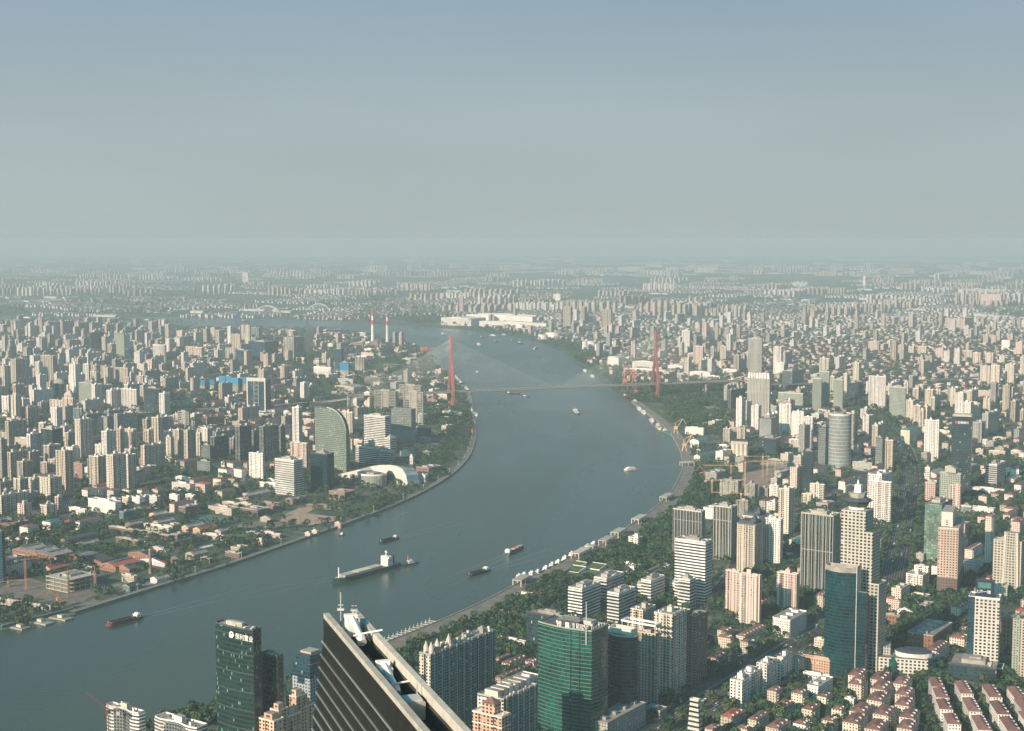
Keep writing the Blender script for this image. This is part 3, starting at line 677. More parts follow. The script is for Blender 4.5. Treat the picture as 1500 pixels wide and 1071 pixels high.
def make(P, th, a, b, h, style, mat, rs, text=None, into=None):
    D = P.y; near = D < 2150; pp = Parts() if into is None else Flat(into); cw = COLW.get(mat, mat)
    far = into is not None
    if far: into.at((P.x, P.y, 0), th)
    if style in 'sp':
        k_resi(pp, a, b, h, mat, rs, near and not far, far); nm, cat = 'apartment_tower', 'apartment tower'; tx = '%s %s %s' % (HW(h), cw, 'apartment slab' if (style == 's' or a > 2*b) else 'apartment tower')
    elif style in ('ob', 'of', 'og', 'ow'):
        k_office(pp, a, b, h, mat, rs, style, near, 'stone_trim' if style != 'ob' else 'white'); nm, cat = 'office_tower', 'office tower'; tx = '%s %s office tower' % (HW(h), cw) + (' with pale floor bands' if style == 'ob' else ' with vertical fins' if style == 'of' else '')
    elif style == 'c': k_cyl(pp, a, b, h, mat, rs); nm, cat = 'round_tower', 'office tower'; tx = '%s round %s tower' % (HW(h), cw)
    elif style == 'k': k_frame(pp, a, b, h, mat, rs); nm, cat = 'unfinished_tower', 'unfinished tower'; tx = 'unfinished open concrete tower frame'
    elif style in LOWROOF:
        rf, rw = LOWROOF[style]; k_low(pp, a, b, h, mat, rs, rf, near and not far, 'flat' if rf == 'flat' else True); nm, cat = 'apartment_block', 'apartment block'; tx = 'low %s block with %s' % (cw, rw)
    elif style[0] == 'w':
        rf = {'w': 'roof_grey', 'wr': 'roof_red', 'wt': 'roof_teal', 'ww': 'roof_white', 'wn': 'roof_navy', 'wb': 'roof_blue', 'wd': 'roof_dark'}[style.rstrip('23')]; bays = int(style[-1]) if style[-1] in '23' else 1
        k_shed(pp, a, b, h, mat, rs, rf, D < 2800 and not far, bays); nm, cat = 'warehouse', 'warehouse'; tx = 'long %s hall with %s roof' % (cw, rf[5:].replace('_', ' '))
    if far: into.at(None); return None
    t = pp.flush(nm, cat, P, th); COUNT[nm] = COUNT.get(nm, 0)+1
    desc(t, text or tx); return t
def place(xl, xc, xr, yt, yb, style, mat, text=None, th=GRID, **k):
    P, a, b, h = corner(xl, xc, xr, yt, yb, th, **k)
    if style == 'c':
        a = b = (xr-xl)*P.y/F; c_ = G((xl+xr)/2, yb); P = Vector((c_.x-(math.cos(th)-math.sin(th))*a/2, c_.y+a/2-(math.sin(th)+math.cos(th))*a/2, 0)); h = max(zat(c_.y, yt), 4)
    if style in ('l', 'lr', 'lg', 'lb', 'lt', 'lf') and h < 7: h = 7
    rs = random.Random(int(xl*7+yt*13)); t = make(P, th, a, b, h, style, mat, rs, text); occ(rect(P, th, a, b, 4), 4); return t, (P, a, b, h)
def table(txt):
    for ln_ in txt.strip().splitlines():
        ln_ = ln_.split('#')[0].strip()
        if not ln_: continue
        body, _, text = ln_.partition('|'); q = body.split(); r = q[0]; xl, xc, xr, yt, yb = map(float, q[1:6]); th = GRID
        if len(q) > 8: th = math.radians(float(q[8]))
        X0, Y0 = R(r, xl, yt); X1, Y1 = R(r, xc, yb); X2 = R(r, xr, 0)[0]
        place(X0, X1, X2, Y0, Y1, q[6], q[7], text.strip() or None, th)
# left bank, far to near
table('''
A -25 30 60 95 185 p pink
A 265 292 345 105 200 s pink
A 345 370 400 45 190 s mauve
A 392 425 520 72 220 s mauve
A 520 548 650 65 215 s mauve
A 652 688 780 78 240 s mauve
A 782 806 880 80 245 s mauve
A 917 945 970 75 185 p mauve
A 60 90 130 232 335 s tan
A 150 165 230 195 300 s tan
A 215 250 300 232 305 s cream
A 325 345 420 212 310 s tan
A 345 402 412 245 350 p cream
A 490 515 560 245 300 s pink
A 557 592 680 236 312 s cream
A 630 655 690 238 290 p cream
A 700 720 780 285 345 s tan
A 778 798 905 168 350 og glass_blue | dark blue glass office slab with a narrow lit edge
A 1005 1086 1096 178 378 og stripe_green | grey-green striped office tower with a flat top
A 45 70 110 372 442 p pink
A 100 142 240 398 625 s tan
A -20 45 100 458 700 s cream
A 308 346 378 422 628 p white
A 360 466 500 368 605 p tan | broad tan apartment tower with two roof humps
A 608 662 705 442 690 p white
A 725 776 795 440 605 p white
A 790 842 872 505 630 p cream
A 800 842 876 448 560 p cream
A 880 930 962 455 585 s tan
A 960 1000 1010 462 570 s tan
A 1010 1116 1132 475 655 p tan
A 1078 1124 1134 555 665 p pink
A 1132 1166 1200 475 600 p cream
A 1204 1250 1262 542 718 p pink
A 690 808 816 608 795 ow grid_green | green-grey gridded office with a slanted side
A 932 975 1085 668 842 s white
A 1060 1192 1200 662 850 p white | wide white comb-fronted apartment block
A 1258 1400 1410 658 905 og glass_dark | dark green glass office block with white roof plant
A 435 545 552 758 885 p pink
A 18 78 192 722 872 s white
A 154 206 262 745 892 s white
A 194 246 345 815 965 s pink
A 258 300 415 695 800 s pink
A 330 362 420 775 860 s tan
A 60 112 192 925 1045 s cream
A 410 440 470 600 760 s tan
A 820 880 885 640 700 p grey
A 640 716 724 830 985 s teal_flat
A 720 760 905 880 960 s teal_flat
A 905 950 1090 850 940 s teal_flat
A 1086 1160 1200 860 975 p white
A 0 30 70 660 720 s pink
A 20 60 70 885 935 lf white
A 130 180 250 640 720 s cream
A 480 505 520 335 400 og glass_dark
A 545 570 620 360 420 s cream
A 1140 1180 1186 235 310 p cream
A 985 1000 1005 230 280 p cream
A 905 930 935 190 320 p cream
B 50 100 130 148 230 p pink
B 203 232 264 135 228 p cream
B 288 316 326 160 220 p white
B 350 384 392 122 232 p cream
B 392 424 468 142 282 s cream
B 498 524 548 112 305 p white
B 528 606 618 180 325 p tan
B 648 690 702 104 305 p cream
B 690 770 790 122 255 s olive
B 1018 1080 1092 142 215 p pink
B 678 826 940 248 432 og glass_blue | dark blue double-width office slab far off
B 985 1076 1162 206 425 s scaffold | scaffolded pair of grey towers behind the curving highway
B 120 270 292 296 402 p pink | wide pinkish stepped office block
B 380 412 476 320 432 p cream
B 566 668 680 322 442 og glass_blue
B 478 566 572 300 422 p tan
B 920 950 975 368 432 p white
B 1095 1165 1170 382 430 lf cream
B 92 126 182 432 535 s pink
B 208 258 305 432 555 s pink
B 820 920 925 475 512 lf cream
B 965 1035 1040 452 490 lf white
B 1245 1295 1320 412 470 lf cream
B 1248 1395 1410 470 565 ob grid_white
B 1430 1480 1510 310 480 og glass_blue
B 60 158 168 860 1015 k concrete
B 20 60 70 880 960 p cream
B 260 320 470 910 1000 s brown
B 680 850 885 880 930 lf grey
B 985 1035 1042 850 900 lf white
B 1065 1122 1148 820 1280 p white | slim white apartment tower left of the sail-shaped tower
B 830 870 905 790 845 s grey
B 390 420 490 830 900 s grey
B 530 560 680 800 870 s grey
C 658 708 810 92 455 s cream
C 575 636 706 335 462 s white
C 890 936 1015 195 455 s white
C 826 886 935 312 405 s white
C 1018 1056 1090 172 425 s cream
C 1088 1166 1198 178 405 p pink
C 1262 1302 1372 182 405 s cream
C 1328 1386 1428 75 405 s cream
C 1448 1492 1522 245 425 p cream
C 288 352 362 288 405 p white
C 362 462 555 175 445 ow glass_dark
C 70 98 250 378 625 s tan
C 240 268 350 375 560 s tan
C 154 206 295 462 705 s tan
C 352 412 430 468 600 p tan
C 420 482 545 440 590 s cream
C 490 575 645 368 700 s tan
C 780 862 916 415 682 p cream
C 1048 1122 1195 402 695 p cream
C 1088 1140 1210 352 500 p cream
C 250 302 350 602 730 p cream
C 350 442 545 602 800 p cream
C -20 10 122 640 880 s tan
C 0 60 125 700 880 s grey
C 120 180 250 610 760 s cream
C 130 155 345 750 850 s tan
C 154 214 280 832 955 s pink
C 350 410 495 842 940 s pink
C 480 510 545 765 875 s pink
C -30 20 70 270 620 s grey
C 740 782 800 512 610 lf white
C 965 1030 1042 478 570 ob grid_white
C 1210 1250 1350 430 500 lg brown
C 770 1008 1062 812 920 lf white | long white school block with big square windows
C 940 1015 1060 785 870 lf white
C 1152 1220 1272 772 860 lf white
C 1304 1370 1402 762 865 lf white
C 1228 1265 1320 758 830 lf pink
C 935 990 1050 708 785 l white
C 715 765 855 705 795 l white
C 1065 1125 1145 705 775 l white
C 1195 1240 1300 705 770 l white
C 1325 1375 1440 700 760 l pink
C 815 862 960 700 780 l white
C 1065 1120 1180 770 830 lf cream
C 1040 1080 1245 895 975 lf teal_flat
C 172 246 345 1030 1120 l white | long brown-roofed white block at the far left
C 370 440 540 985 1050 lt white
C 600 740 745 875 930 lf white
C 0 90 130 1010 1060 l brown
C 560 620 625 985 1020 lr brown
C 340 390 395 120 175 lf white
C 130 262 300 260 340 lf tan
C 185 245 250 170 215 lf white
C 60 116 190 80 190 s cream
C 0 60 150 205 300 s cream
C 425 552 560 95 150 ob glass_grey
C 1370 1488 1495 425 455 lf cream
C 645 720 735 470 600 lf brown
D 20 76 120 182 405 p cream
D -20 18 36 250 420 p tan
D 116 152 224 185 455 p cream
D 224 258 270 208 405 p cream
D 262 322 372 165 305 s white
D 346 386 505 242 455 s dark_flat
D 366 400 560 200 330 s teal_flat
D 566 606 708 152 455 s dark_flat
D 708 725 780 185 400 s dark_flat
D 776 812 945 152 455 s dark_flat
D 945 962 1002 152 382 s dark_flat
D 684 806 812 392 605 p white | pinkish white apartment tower with tall dark slits, alone in front
D 1045 1186 1205 300 505 p pink | pink and white apartment tower with a stepped top
D 1105 1145 1150 225 310 p pink
D 268 344 352 322 470 og glass_grey
D 232 344 352 466 570 og glass_grey
D 913 1078 1156 450 757 ob glass_grey | grey-green office with curving floor bands left of the green glass one
D 1222 1366 1428 395 718 og glass_teal | green-grey glass office in front of the sail-shaped tower
D 414 490 545 522 595 l white
D 548 620 665 522 595 l white
D 490 545 620 470 530 l white
D 440 470 520 455 500 l white
D 990 1040 1060 30 80 lf white
D 410 480 490 85 130 l pink
D 330 380 400 75 120 l white
D 1150 1220 1250 30 90 l white
D 1150 1250 1262 90 150 lf pink
D 30 165 170 600 650 lf white
D 10 170 210 655 720 lf white
D 215 300 365 655 725 lr pink
D -10 60 80 750 815 lf white
D 130 200 210 750 815 lf white
D 370 440 480 610 690 l cream
D 380 440 500 650 705 l tan
D 500 560 570 610 680 l tan
D 550 590 600 650 730 l tan
D 770 980 990 660 700 lf white
D 365 450 455 735 760 lf pink
D 840 905 915 625 645 lf white
D 760 900 960 830 870 lf brown
G 405 590 612 680 872 k concrete
G 622 810 832 632 800 k concrete
G 658 832 840 688 982 k concrete
G 318 366 378 688 858 p white
G 200 254 264 752 830 p white
G 114 216 222 862 1072 p cream
G 1000 1166 1172 862 930 lf cream | cream office block at the foot of the left bridge pylon
G 980 1080 1090 905 950 lf cream
G 105 188 195 430 560 og glass_blue
G 60 122 130 310 500 og glass_blue
G 240 320 330 380 520 s scaffold
G 250 340 420 370 400 lf white
G 215 400 408 345 395 w pink
G 315 385 418 305 340 lf white
G 200 310 320 255 305 w brown
G 0 45 60 260 320 lf cream
G 640 720 800 395 425 ww cream
G 710 800 806 540 580 lf white
G 865 950 960 510 545 w cream
G 830 1040 1048 700 745 w cream
G 860 952 960 750 800 wr brown
G 90 220 225 570 630 lf grey
G 320 460 520 560 640 k concrete
G 370 440 450 240 310 lf brown
G 735 770 780 265 300 lf white
G 55 150 160 200 235 lf white
G 250 330 340 165 195 lf cream
G 0 230 330 640 690 w tan
G 20 180 200 690 725 w grey
G 970 1030 1040 580 620 lr pink
H 320 502 548 185 475 ob glass_dark | white-banded office tower with orange roof edge
H 500 545 598 370 510 ob glass_dark | banded wing attached to the white-banded office
H 245 436 456 458 602 ob glass_dark | low white-banded office block by the silver arched hall
H 448 556 576 486 580 ob glass_dark | lowest white-banded block beside the silver arched hall
H 730 868 905 290 388 og glass_blue | blue glass low office beside the grey glass box
H 715 744 750 536 632 p white | thin white slab at the end of the arched hall
H 772 880 990 632 705 lf brick_hall | dark red brick warehouse block with white roof units
H 770 850 875 690 755 lf white
H 630 720 765 490 535 w pink
H 870 905 910 295 350 lf cream
H 780 895 905 370 410 lf grey
H 168 215 220 380 500 p tan
H 215 300 310 390 440 lf pink
H 10 150 240 845 920 lf brown
H 830 890 905 490 560 lf dark_flat
''')
# left bank riverside: halls, sheds and works
def hall(r, xl, xc, xr, yt, yb, style, mat, text=None, th=GRID, **k):
    X0, Y0 = R(r, xl, yt); X1, Y1 = R(r, xc, yb); return place(X0, X1, R(r, xr, 0)[0], Y0, Y1, style, mat, text, th, **k)
hall('E', 62, 440, 640, 330, 392, 'w3', 'brick_hall', 'broad red brick hall with three dark roof ridges', amax=140)
hall('E', 530, 570, 860, 190, 250, 'wn', 'brown', 'long dark teal-roofed hall behind the red brick hall', amax=160)
hall('E', 490, 885, 1010, 375, 418, 'wd', 'brick_hall', 'low dark-roofed brick shed right of the red brick hall', amax=80)
hall('E', 1115, 1310, 1370, 328, 378, 'wn', 'brick_hall', 'dark-roofed brick hall with white window row by the lawn')
hall('E', 870, 1010, 1220, 420, 470, 'wr', 'brick_hall', 'red-roofed shed by the riverside works', amax=90)
hall('E', 1015, 1130, 1210, 440, 482, 'wd', 'brick_hall', 'small dark-roofed brick shed by the works')
hall('E', 560, 800, 830, 415, 440, 'wr', 'white', 'red-roofed low shed behind the unfinished block')
hall('E', 1225, 1440, 1460, 392, 425, 'wr', 'white', 'red and white low shed by the tall brick stack')
hall('E', 948, 1160, 1175, 100, 155, 'lf', 'brown_hall', 'brown flat-roofed works block among trees')
hall('E', 1160, 1480, 1500, 150, 195, 'lf', 'brown_hall', 'long brown flat-roofed works hall')
hall('E', 1255, 1470, 1490, 80, 125, 'lf', 'cream', 'cream upper block over the brown works hall')
hall('E', 1010, 1200, 1215, 195, 240, 'lf', 'brown_hall', 'brown works block beside the terraces')
hall('E', 1280, 1450, 1480, 280, 305, 'ww', 'pink', 'pale saw-roofed shed by the lawn')
hall('E', 400, 600, 850, 545, 650, 'k', 'concrete', 'unfinished concrete block between the tower cranes', amax=110)
hall('E', 1060, 1170, 1200, 505, 570, 'lf', 'tan', 'tan riverside block by the trees')
hall('E', 1070, 1130, 1240, 595, 640, 'wn', 'teal_flat', 'dark teal riverside pavilion')
hall('E', 1310, 1370, 1480, 530, 570, 'w', 'white', 'white-framed riverside hall')
for x in (45, 130, 205, 285): hall('E', x, x+58, x+85, 185, 222, 'wd', 'pink', None)
hall('E', 40, 90, 170, 240, 275, 'w', 'dark_flat', 'grey zigzag-roofed house left of the brick hall')
hall('F', 330, 530, 600, 155, 215, 'lf', 'tan', 'tan cubic block behind the teal court')
hall('F', 450, 598, 610, 110, 160, 'lf', 'tan', 'upper tan cubic block behind the teal court')
hall('F', 605, 760, 860, 165, 225, 'lf', 'brown_hall', 'grey-brown block right of the teal court')
hall('F', 600, 700, 710, 110, 145, 'lf', 'tan')
hall('F', 780, 870, 890, 240, 275, 'w', 'tan', 'small grey gabled house on the cleared ground')
hall('F', 660, 765, 780, 370, 430, 'lf', 'brown_hall', 'brown cube by the riverside trees')
hall('F', 770, 950, 960, 385, 415, 'lf', 'pink', 'low pinkish block by the riverside trees')
hall('F', 805, 880, 890, 330, 375, 'lf', 'tan')
hall('F', 525, 600, 680, 495, 560, 'lf', 'tan', 'tan stepped riverside house')
hall('F', 260, 340, 350, 590, 630, 'lf', 'brown_hall'); hall('F', 195, 230, 500, 520, 528, 'ww', 'white', 'long thin white-roofed canopy', amax=110)
hall('F', 280, 450, 460, 395, 430, 'lf', 'tan'); hall('F', 0, 60, 160, 380, 430, 'lf', 'brown_hall'); hall('F', 0, 30, 320, 450, 490, 'wd', 'brown_hall', 'long dark shed by the canopy', amax=120)
hall('F', 70, 130, 240, 140, 230, 'lf', 'brown_hall'); hall('F', 570, 655, 665, 75, 110, 'lf', 'brown_hall'); hall('F', 1170, 1215, 1230, 375, 405, 'lf', 'pink'); hall('F', 1230, 1275, 1280, 350, 385, 'lf', 'pink'); hall('F', 1430, 1480, 1490, 280, 325, 'lf', 'pink')
hall('F', 750, 800, 830, 425, 470, 'lf', 'pink'); hall('F', 1180, 1488, 1500, 160, 175, 'w', 'brown_hall', 'long dark shed by the curved wood', amax=60)
hall('F', 0, 75, 110, 590, 640, 'wd', 'brown_hall'); hall('F', 475, 600, 610, 545, 585, 'lf', 'brown_hall')
# big white shipyard halls far up the river
for (xl, xc, xr, yt, yb) in ((646, 690, 720, 467, 478), (660, 780, 786, 464, 476), (700, 785, 790, 462, 470), (702, 800, 806, 474, 482), (755, 765, 768, 476, 485)):
    place(xl, xc, xr, yt, yb, 'ww', 'white', 'white shipyard hall on the far bank', amax=140, bmax=460)
for (xl, xc, xr, yt, yb) in ((1010, 1040, 1044, 546, 556), (978, 1000, 1012, 536, 546), (926, 960, 962, 531, 545), (890, 906, 915, 524, 541), (913, 975, 980, 543, 550)): place(xl, xc, xr, yt, yb, 'ww', 'white', None, bmax=200)
# right bank
table('''
I -5 60 70 30 215 p white
I 90 176 186 165 345 p pink
I 170 205 212 -42 105 p pink
I 280 310 316 -35 105 p tan
I 240 272 280 172 290 p tan
I 325 375 381 165 310 p cream
I 200 260 270 285 345 p cream
I 262 300 310 290 370 p cream
I 300 340 345 300 375 p cream
I 330 470 480 370 430 lf white
I 565 686 694 100 420 of stripe_tan | tall tan striped office tower, farther of the two striped ones
I 562 750 762 420 830 of stripe_tan | tall tan striped office tower with a crown of pale prongs, nearer of the two
I 788 856 872 170 425 p white
I 815 880 885 310 428 p white
I 865 950 1055 380 575 of glass_blue | blue striped slab office behind the green-grey towers
I 830 1046 1054 580 745 ow grid_green | wide grey gridded office block behind the white towers
I 1128 1206 1212 448 738 ow stripe_green
I 1185 1272 1280 388 725 ow stripe_green
I 1312 1392 1400 458 742 ow stripe_green
I 1192 1270 1276 270 400 p cream
I 1320 1400 1406 265 392 p cream
I 1280 1320 1330 430 595 p cream
I 1395 1430 1440 405 600 p cream
I 357 386 470 512 690 s grey
I 393 420 562 548 745 s dark_flat
I 512 557 602 648 845 p white | narrow white tower in front of the nearer striped tower
I 595 660 682 685 925 p white
I 665 830 836 690 770 ow grid_green
I 668 770 832 795 985 og louvre | grey louvred office box with a dark side
I 838 940 946 675 950 p white
I 950 1050 1060 738 985 p white
I 1048 1128 1136 785 1095 p white
I 1290 1474 1486 765 1250 c lattice | round white latticed tower with a flat top
I 1235 1285 1300 745 850 p pink
I 20 180 190 880 940 lf white
I 185 325 330 425 470 lf white
I 90 160 215 395 450 lf white
I 1440 1500 1540 485 660 og glass_dark
I 1110 1180 1190 575 690 og glass_dark
J 128 276 282 430 722 p white | big stepped white apartment tower above the right road
J -10 75 82 475 645 og glass_dark
J 60 112 140 715 850 p white
J 78 132 176 775 938 p white
J 310 450 458 525 812 ow grid_green | grey-green gridded tower beside the right road
J 455 520 545 635 835 s cream
J 518 580 600 685 865 s cream
J 568 612 628 725 895 s cream
J 440 475 482 475 625 p cream
J 520 566 572 535 655 p cream
J 615 690 712 545 765 p cream
J 690 755 762 550 745 p cream
J 665 706 722 615 775 p cream
J 820 886 936 535 735 p cream
J 893 932 942 615 755 p cream
J 1015 1092 1102 658 755 s white
J 1128 1190 1200 620 755 p cream
J 1103 1186 1192 338 518 p cream
J 1193 1270 1280 334 528 p cream
J 1318 1400 1410 324 518 p cream
J 1448 1488 1530 324 495 p cream
J 1310 1386 1402 525 655 p pink
J 1362 1410 1448 645 835 s tan
J 1448 1480 1530 725 855 s tan
J 1118 1172 1282 755 975 s grey
J 1030 1116 1150 830 1015 s grey
J 612 738 744 815 1180 p white | slim white hotel tower left of the dark sign tower
J 130 220 226 122 222 p pink
J 320 410 416 155 255 p pink
J 455 526 532 168 255 p pink
J 560 634 642 165 260 p cream
J 715 780 905 185 275 s pink
J 965 1034 1040 205 328 p cream
J 1040 1106 1112 222 338 p cream
J 1150 1216 1222 225 335 p cream
J 1270 1316 1322 245 335 p cream
J 1413 1470 1476 128 262 p pink
J 1200 1244 1250 75 168 p pink
J 1130 1172 1178 65 155 p pink
J 1290 1362 1370 115 205 lf white
J 860 930 1000 680 760 og glass_dark
J 950 1200 1210 560 625 lf pink
J 1440 1490 1500 870 930 l white
J 1215 1330 1340 965 1010 lf cream
J 1290 1400 1440 850 900 l pink
J 700 830 840 905 945 lf white
J 785 830 842 1000 1050 l cream
J 410 490 560 895 1020 lt cream | long pale low block with a teal roof along the right road
J 475 530 590 890 960 lt cream
K 1112 1176 1222 510 745 p pink
K 1222 1305 1314 370 745 og glass_dark | slim dark tower among the pink ones
K 1010 1100 1150 700 1150 p cream
K 1285 1412 1422 660 820 p cream
K 1215 1300 1312 745 840 p cream
K 583 722 732 168 300 p tan
K 530 590 600 172 305 p tan
K 500 660 692 632 785 s scaffold | scaffolded grey block beside the tower cranes
K 715 806 832 660 800 s scaffold
K 640 746 752 805 985 s scaffold
K 845 920 940 690 780 s scaffold
K 905 986 1022 815 935 p white
K 880 962 1022 950 1085 p white
K 932 1010 1022 668 800 p white
K 1358 1420 1482 160 480 og glass_grey
K 1440 1488 1500 160 450 og glass_grey
K 240 320 415 275 340 wt white | teal-roofed quayside hall behind the nearer yellow crane
K 195 360 364 178 225 lf white
K 275 330 480 408 450 wt white | low hall with pale green roof strips on the quay
K 465 530 600 370 460 lf white
K 300 330 430 350 400 wd white
K 860 1090 1100 462 505 og glass_grey
K 980 1040 1095 545 610 ww grey
K 945 1000 1030 605 660 lf grey
K 480 590 600 318 350 lf white
K 840 990 1060 260 420 og glass_dark
K 1115 1190 1200 265 340 p white
L 120 322 332 640 1010 p white | near half of the white twin apartment tower
L 120 240 330 575 900 p white
L 245 340 352 275 535 p tan
L 188 246 252 255 535 og glass_grey
L -10 118 125 545 715 og glass_dark
L -10 160 170 470 545 lf grey
L 622 662 672 512 640 ob grid_white
L 620 710 720 645 835 ow grid_pink
L 748 930 938 565 855 ow grid_green | grey-green office with a triangular pediment on top
L 834 932 940 665 885 p pink
L 1146 1246 1318 485 705 ob glass_dark | white-banded office block with a dark side on the right
L 612 760 850 830 1360 og glass_yellowgreen | green-yellow glass tower behind the pinkish tower
L 935 1025 1032 850 930 ow glass_grey
L 1020 1220 1238 870 945 lf white
L 1010 1310 1322 705 770 lf white
L 1090 1160 1175 760 850 l pink
L 1312 1390 1420 745 830 l pink
L 1310 1410 1430 870 950 l pink
L 955 1010 1020 760 830 l pink
L 1065 1130 1140 350 405 lf cream
L 1180 1320 1330 370 430 lf cream
L 1372 1462 1470 365 425 lf cream
L 1370 1440 1450 520 620 l white
L 1108 1140 1150 490 530 l pink
L 1145 1220 1230 975 1150 l pink
L 1370 1470 1490 960 1080 l pink
L 770 825 840 295 365 l cream
L 750 840 846 195 235 lf cream
L 0 60 110 235 330 l pink
L 0 40 70 305 410 l pink
L 95 150 190 340 415 l pink
L 1030 1180 1185 425 440 lf tan
L 800 880 895 505 560 lf pink
L 590 640 740 380 470 lf grey
M 75 192 352 738 1010 ob glass_dark | white-banded office slab by the park, front left of four
M 298 405 556 648 905 ob glass_dark | white-banded office slab by the park, rear left of four
M 415 512 656 778 1065 ob glass_dark | white-banded office slab by the park, front right of four
M 708 792 912 665 870 ob glass_dark
M 1030 1130 1182 660 920 ob glass_dark | slim white-banded tower in front of the big banded tower
M 652 716 722 705 820 ob glass_dark
M 955 1030 1036 695 810 ob glass_dark
M 595 684 720 290 392 p white | white tower standing alone in the riverside park
M 525 700 712 525 570 lf white
M 560 660 700 575 605 lf white
M 890 945 960 540 570 lf white
M 690 820 920 610 650 wd grey
M 1002 1262 1320 330 870 ob glass_dark | big white-banded office tower with rounded corners by the park
M 985 1228 1264 62 500 of stripe_dark | left of the twin dark pin-striped towers by the park
N 170 330 400 180 605 p cream | cream tower with dark pyramid roofs behind the pink twin
N 402 548 572 130 558 p white | white apartment tower with a slanted grey roof
N 725 1000 1062 100 800 of stripe_dark | broad dark tower with white vertical strips
N 70 186 200 585 990 p pink
N 185 368 386 622 1065 p pink
N 517 690 714 612 965 p pink
N 487 640 782 1000 1130 lf white
N 565 690 700 445 480 lf white
O 525 650 660 545 740 p white
O 455 600 655 620 770 p white
O 330 415 490 735 850 lf cream
O 500 640 670 800 860 lf cream
O 255 400 410 830 930 l pink
O 380 515 525 930 985 wt white
O 265 400 410 970 1050 lf brick_hall
O 570 650 700 880 935 lf brick_hall
O 1210 1455 1480 330 770 ow grid_hotel | big pale office block with a raised tapering middle at the right edge
O 1205 1340 1350 715 850 lf grey
O 1280 1370 1380 985 1290 lf brick_hall
O 1370 1460 1500 985 1100 lf teal_flat
O 1410 1500 1520 930 1005 lr salmon
O 1140 1195 1230 100 560 l pink
O 1370 1450 1500 150 260 l pink
O 200 240 260 300 420 lf tan
O 545 610 622 430 520 lf grey
P 220 290 382 440 510 l tan
P 300 415 446 265 360 l cream
P 302 395 442 205 270 l cream
P 464 540 722 248 335 l cream
P 500 612 642 305 412 l cream
P 395 500 548 440 495 l tan
P 785 935 1078 108 265 lf white
P 820 872 952 435 665 p white
P 640 730 822 495 765 p white
P 490 600 692 580 805 p white
P 410 516 598 645 880 p white
P 1028 1405 1416 480 600 lf salmon | long salmon office block with a band of square windows
P 1050 1268 1276 600 675 lf white
P 1145 1235 1240 280 410 lf cream
P 950 1010 1060 450 600 lf grey
P 25 102 212 85 700 s brown | brown-pink apartment tower with a rounded foot
P 735 815 870 728 860 l cream
P 815 910 968 852 950 l cream
P 945 1042 1092 752 872 l cream
P 1170 1250 1302 778 885 l cream
P 1035 1126 1198 890 1000 l cream
P 1295 1382 1422 892 1010 l cream
P 1210 1312 1348 990 1090 l cream
P 1420 1500 1560 1015 1110 l cream
P 565 640 752 980 1085 l cream
P 960 1072 1112 1020 1110 l white
P 470 560 592 1055 1150 l cream
P 720 832 942 1055 1160 l cream
P 190 290 346 1065 1160 l cream
P 328 440 548 960 1085 lr tan | tan block with a bright red roof at the bottom
P 1085 1180 1310 690 800 lf white
P 1410 1490 1500 800 880 lf white
Q 470 692 860 245 390 lf brick_hall | orange brick office block behind the hotel podium
Q 835 965 1010 270 395 l cream
Q 920 985 990 180 240 l cream
Q 1280 1375 1385 130 300 lr salmon
Q 1375 1440 1600 100 590 lf olive
Q 1430 1500 1560 110 600 p tan
Q 710 830 835 330 385 wb white | low shed with a bright blue roof
Q 15 65 105 620 800 l cream
Q 180 268 302 595 740 l cream
''')
hall('K', 245, 585, 592, 70, 110, 'w', 'brown_hall', 'long brown brick hall behind the quay', bmax=160)
hall('M', 1332, 1488, 1540, 25, 490, 'of', 'stripe_dark', 'right of the twin dark pin-striped towers by the park')
# ------------------------------------------------------------------ landmark buildings
def attach(m1, name, text, loc, th=GRID):
    """a part built at its own place and hung on the building described by text"""
    par = next((o for o, t_, _ in TODO if text in t_), None) or next(o for o in S.objects if text in o.get('label', ''))
    o = m1.build(name, par); M_ = lambda l, a: Matrix.Translation(Vector((l[0], l[1], l[2]))) @ Matrix.Rotation(a, 4, 'Z')
    o.matrix_basis = M_(par.location, par.rotation_euler.z).inverted() @ M_(loc, th); return o

def vdir(th): return (math.sin(th), -math.cos(th))                                   # left to right along a front face
def front_pt(P, th, y, x=0): return (P.x + x*math.cos(th) - y*math.sin(th), P.y + x*math.sin(th) + y*math.cos(th))
def bow(a, b, k, n=10, right=0):
    """footprint whose left-facing front swells outward by k"""
    p = [(0, 0)] if not right else []
    if right: p += [(a*i/6, -right*math.sin(math.pi*i/6)) for i in range(7)]
    else: p.append((a, 0))
    p.append((a, b))
    p += [(-k*math.sin(math.pi*i/n), b*(1-i/n)) for i in range(n)]
    return p
def block(xl, xc, xr, yt, yb, mat, label, name='office_tower', cat='office tower', poly=None, th=GRID, roof='roof_grey', trim='roof_dark', band=None, px=True, **k):
    P, a, b, h = corner(xl, xc, xr, yt, yb, th, **k); t = thing(name, cat, label, P, th)
    pl = poly(a, b) if poly else [(0, 0), (a, 0), (a, b), (0, b)]
    m1 = MB(); m1.prism(pl, 0, h, mat, roof); m1.build('glass_wall' if mat.startswith('glass') else 'wall', t)
    m1 = MB(); m1.ring(pl, h+.01, h+1.5, trim, .5); m1.build('parapet', t)
    if band:
        m1 = MB(); fl, hh, ov, bm_ = band; c = np.mean(np.array(pl), 0); q = [(c[0]+(p[0]-c[0])*(1+ov/ max(a, b)*2), c[1]+(p[1]-c[1])*(1+ov/max(a, b)*2)) for p in pl]
        for z in np.arange(fl, h-.5, fl): m1.prism(q, z, z+hh, bm_, bm_, bottom=True)
        m1.build('banding', t)
    occ(rect(P, th, a, b, 4), 4); return t, P, a, b, h
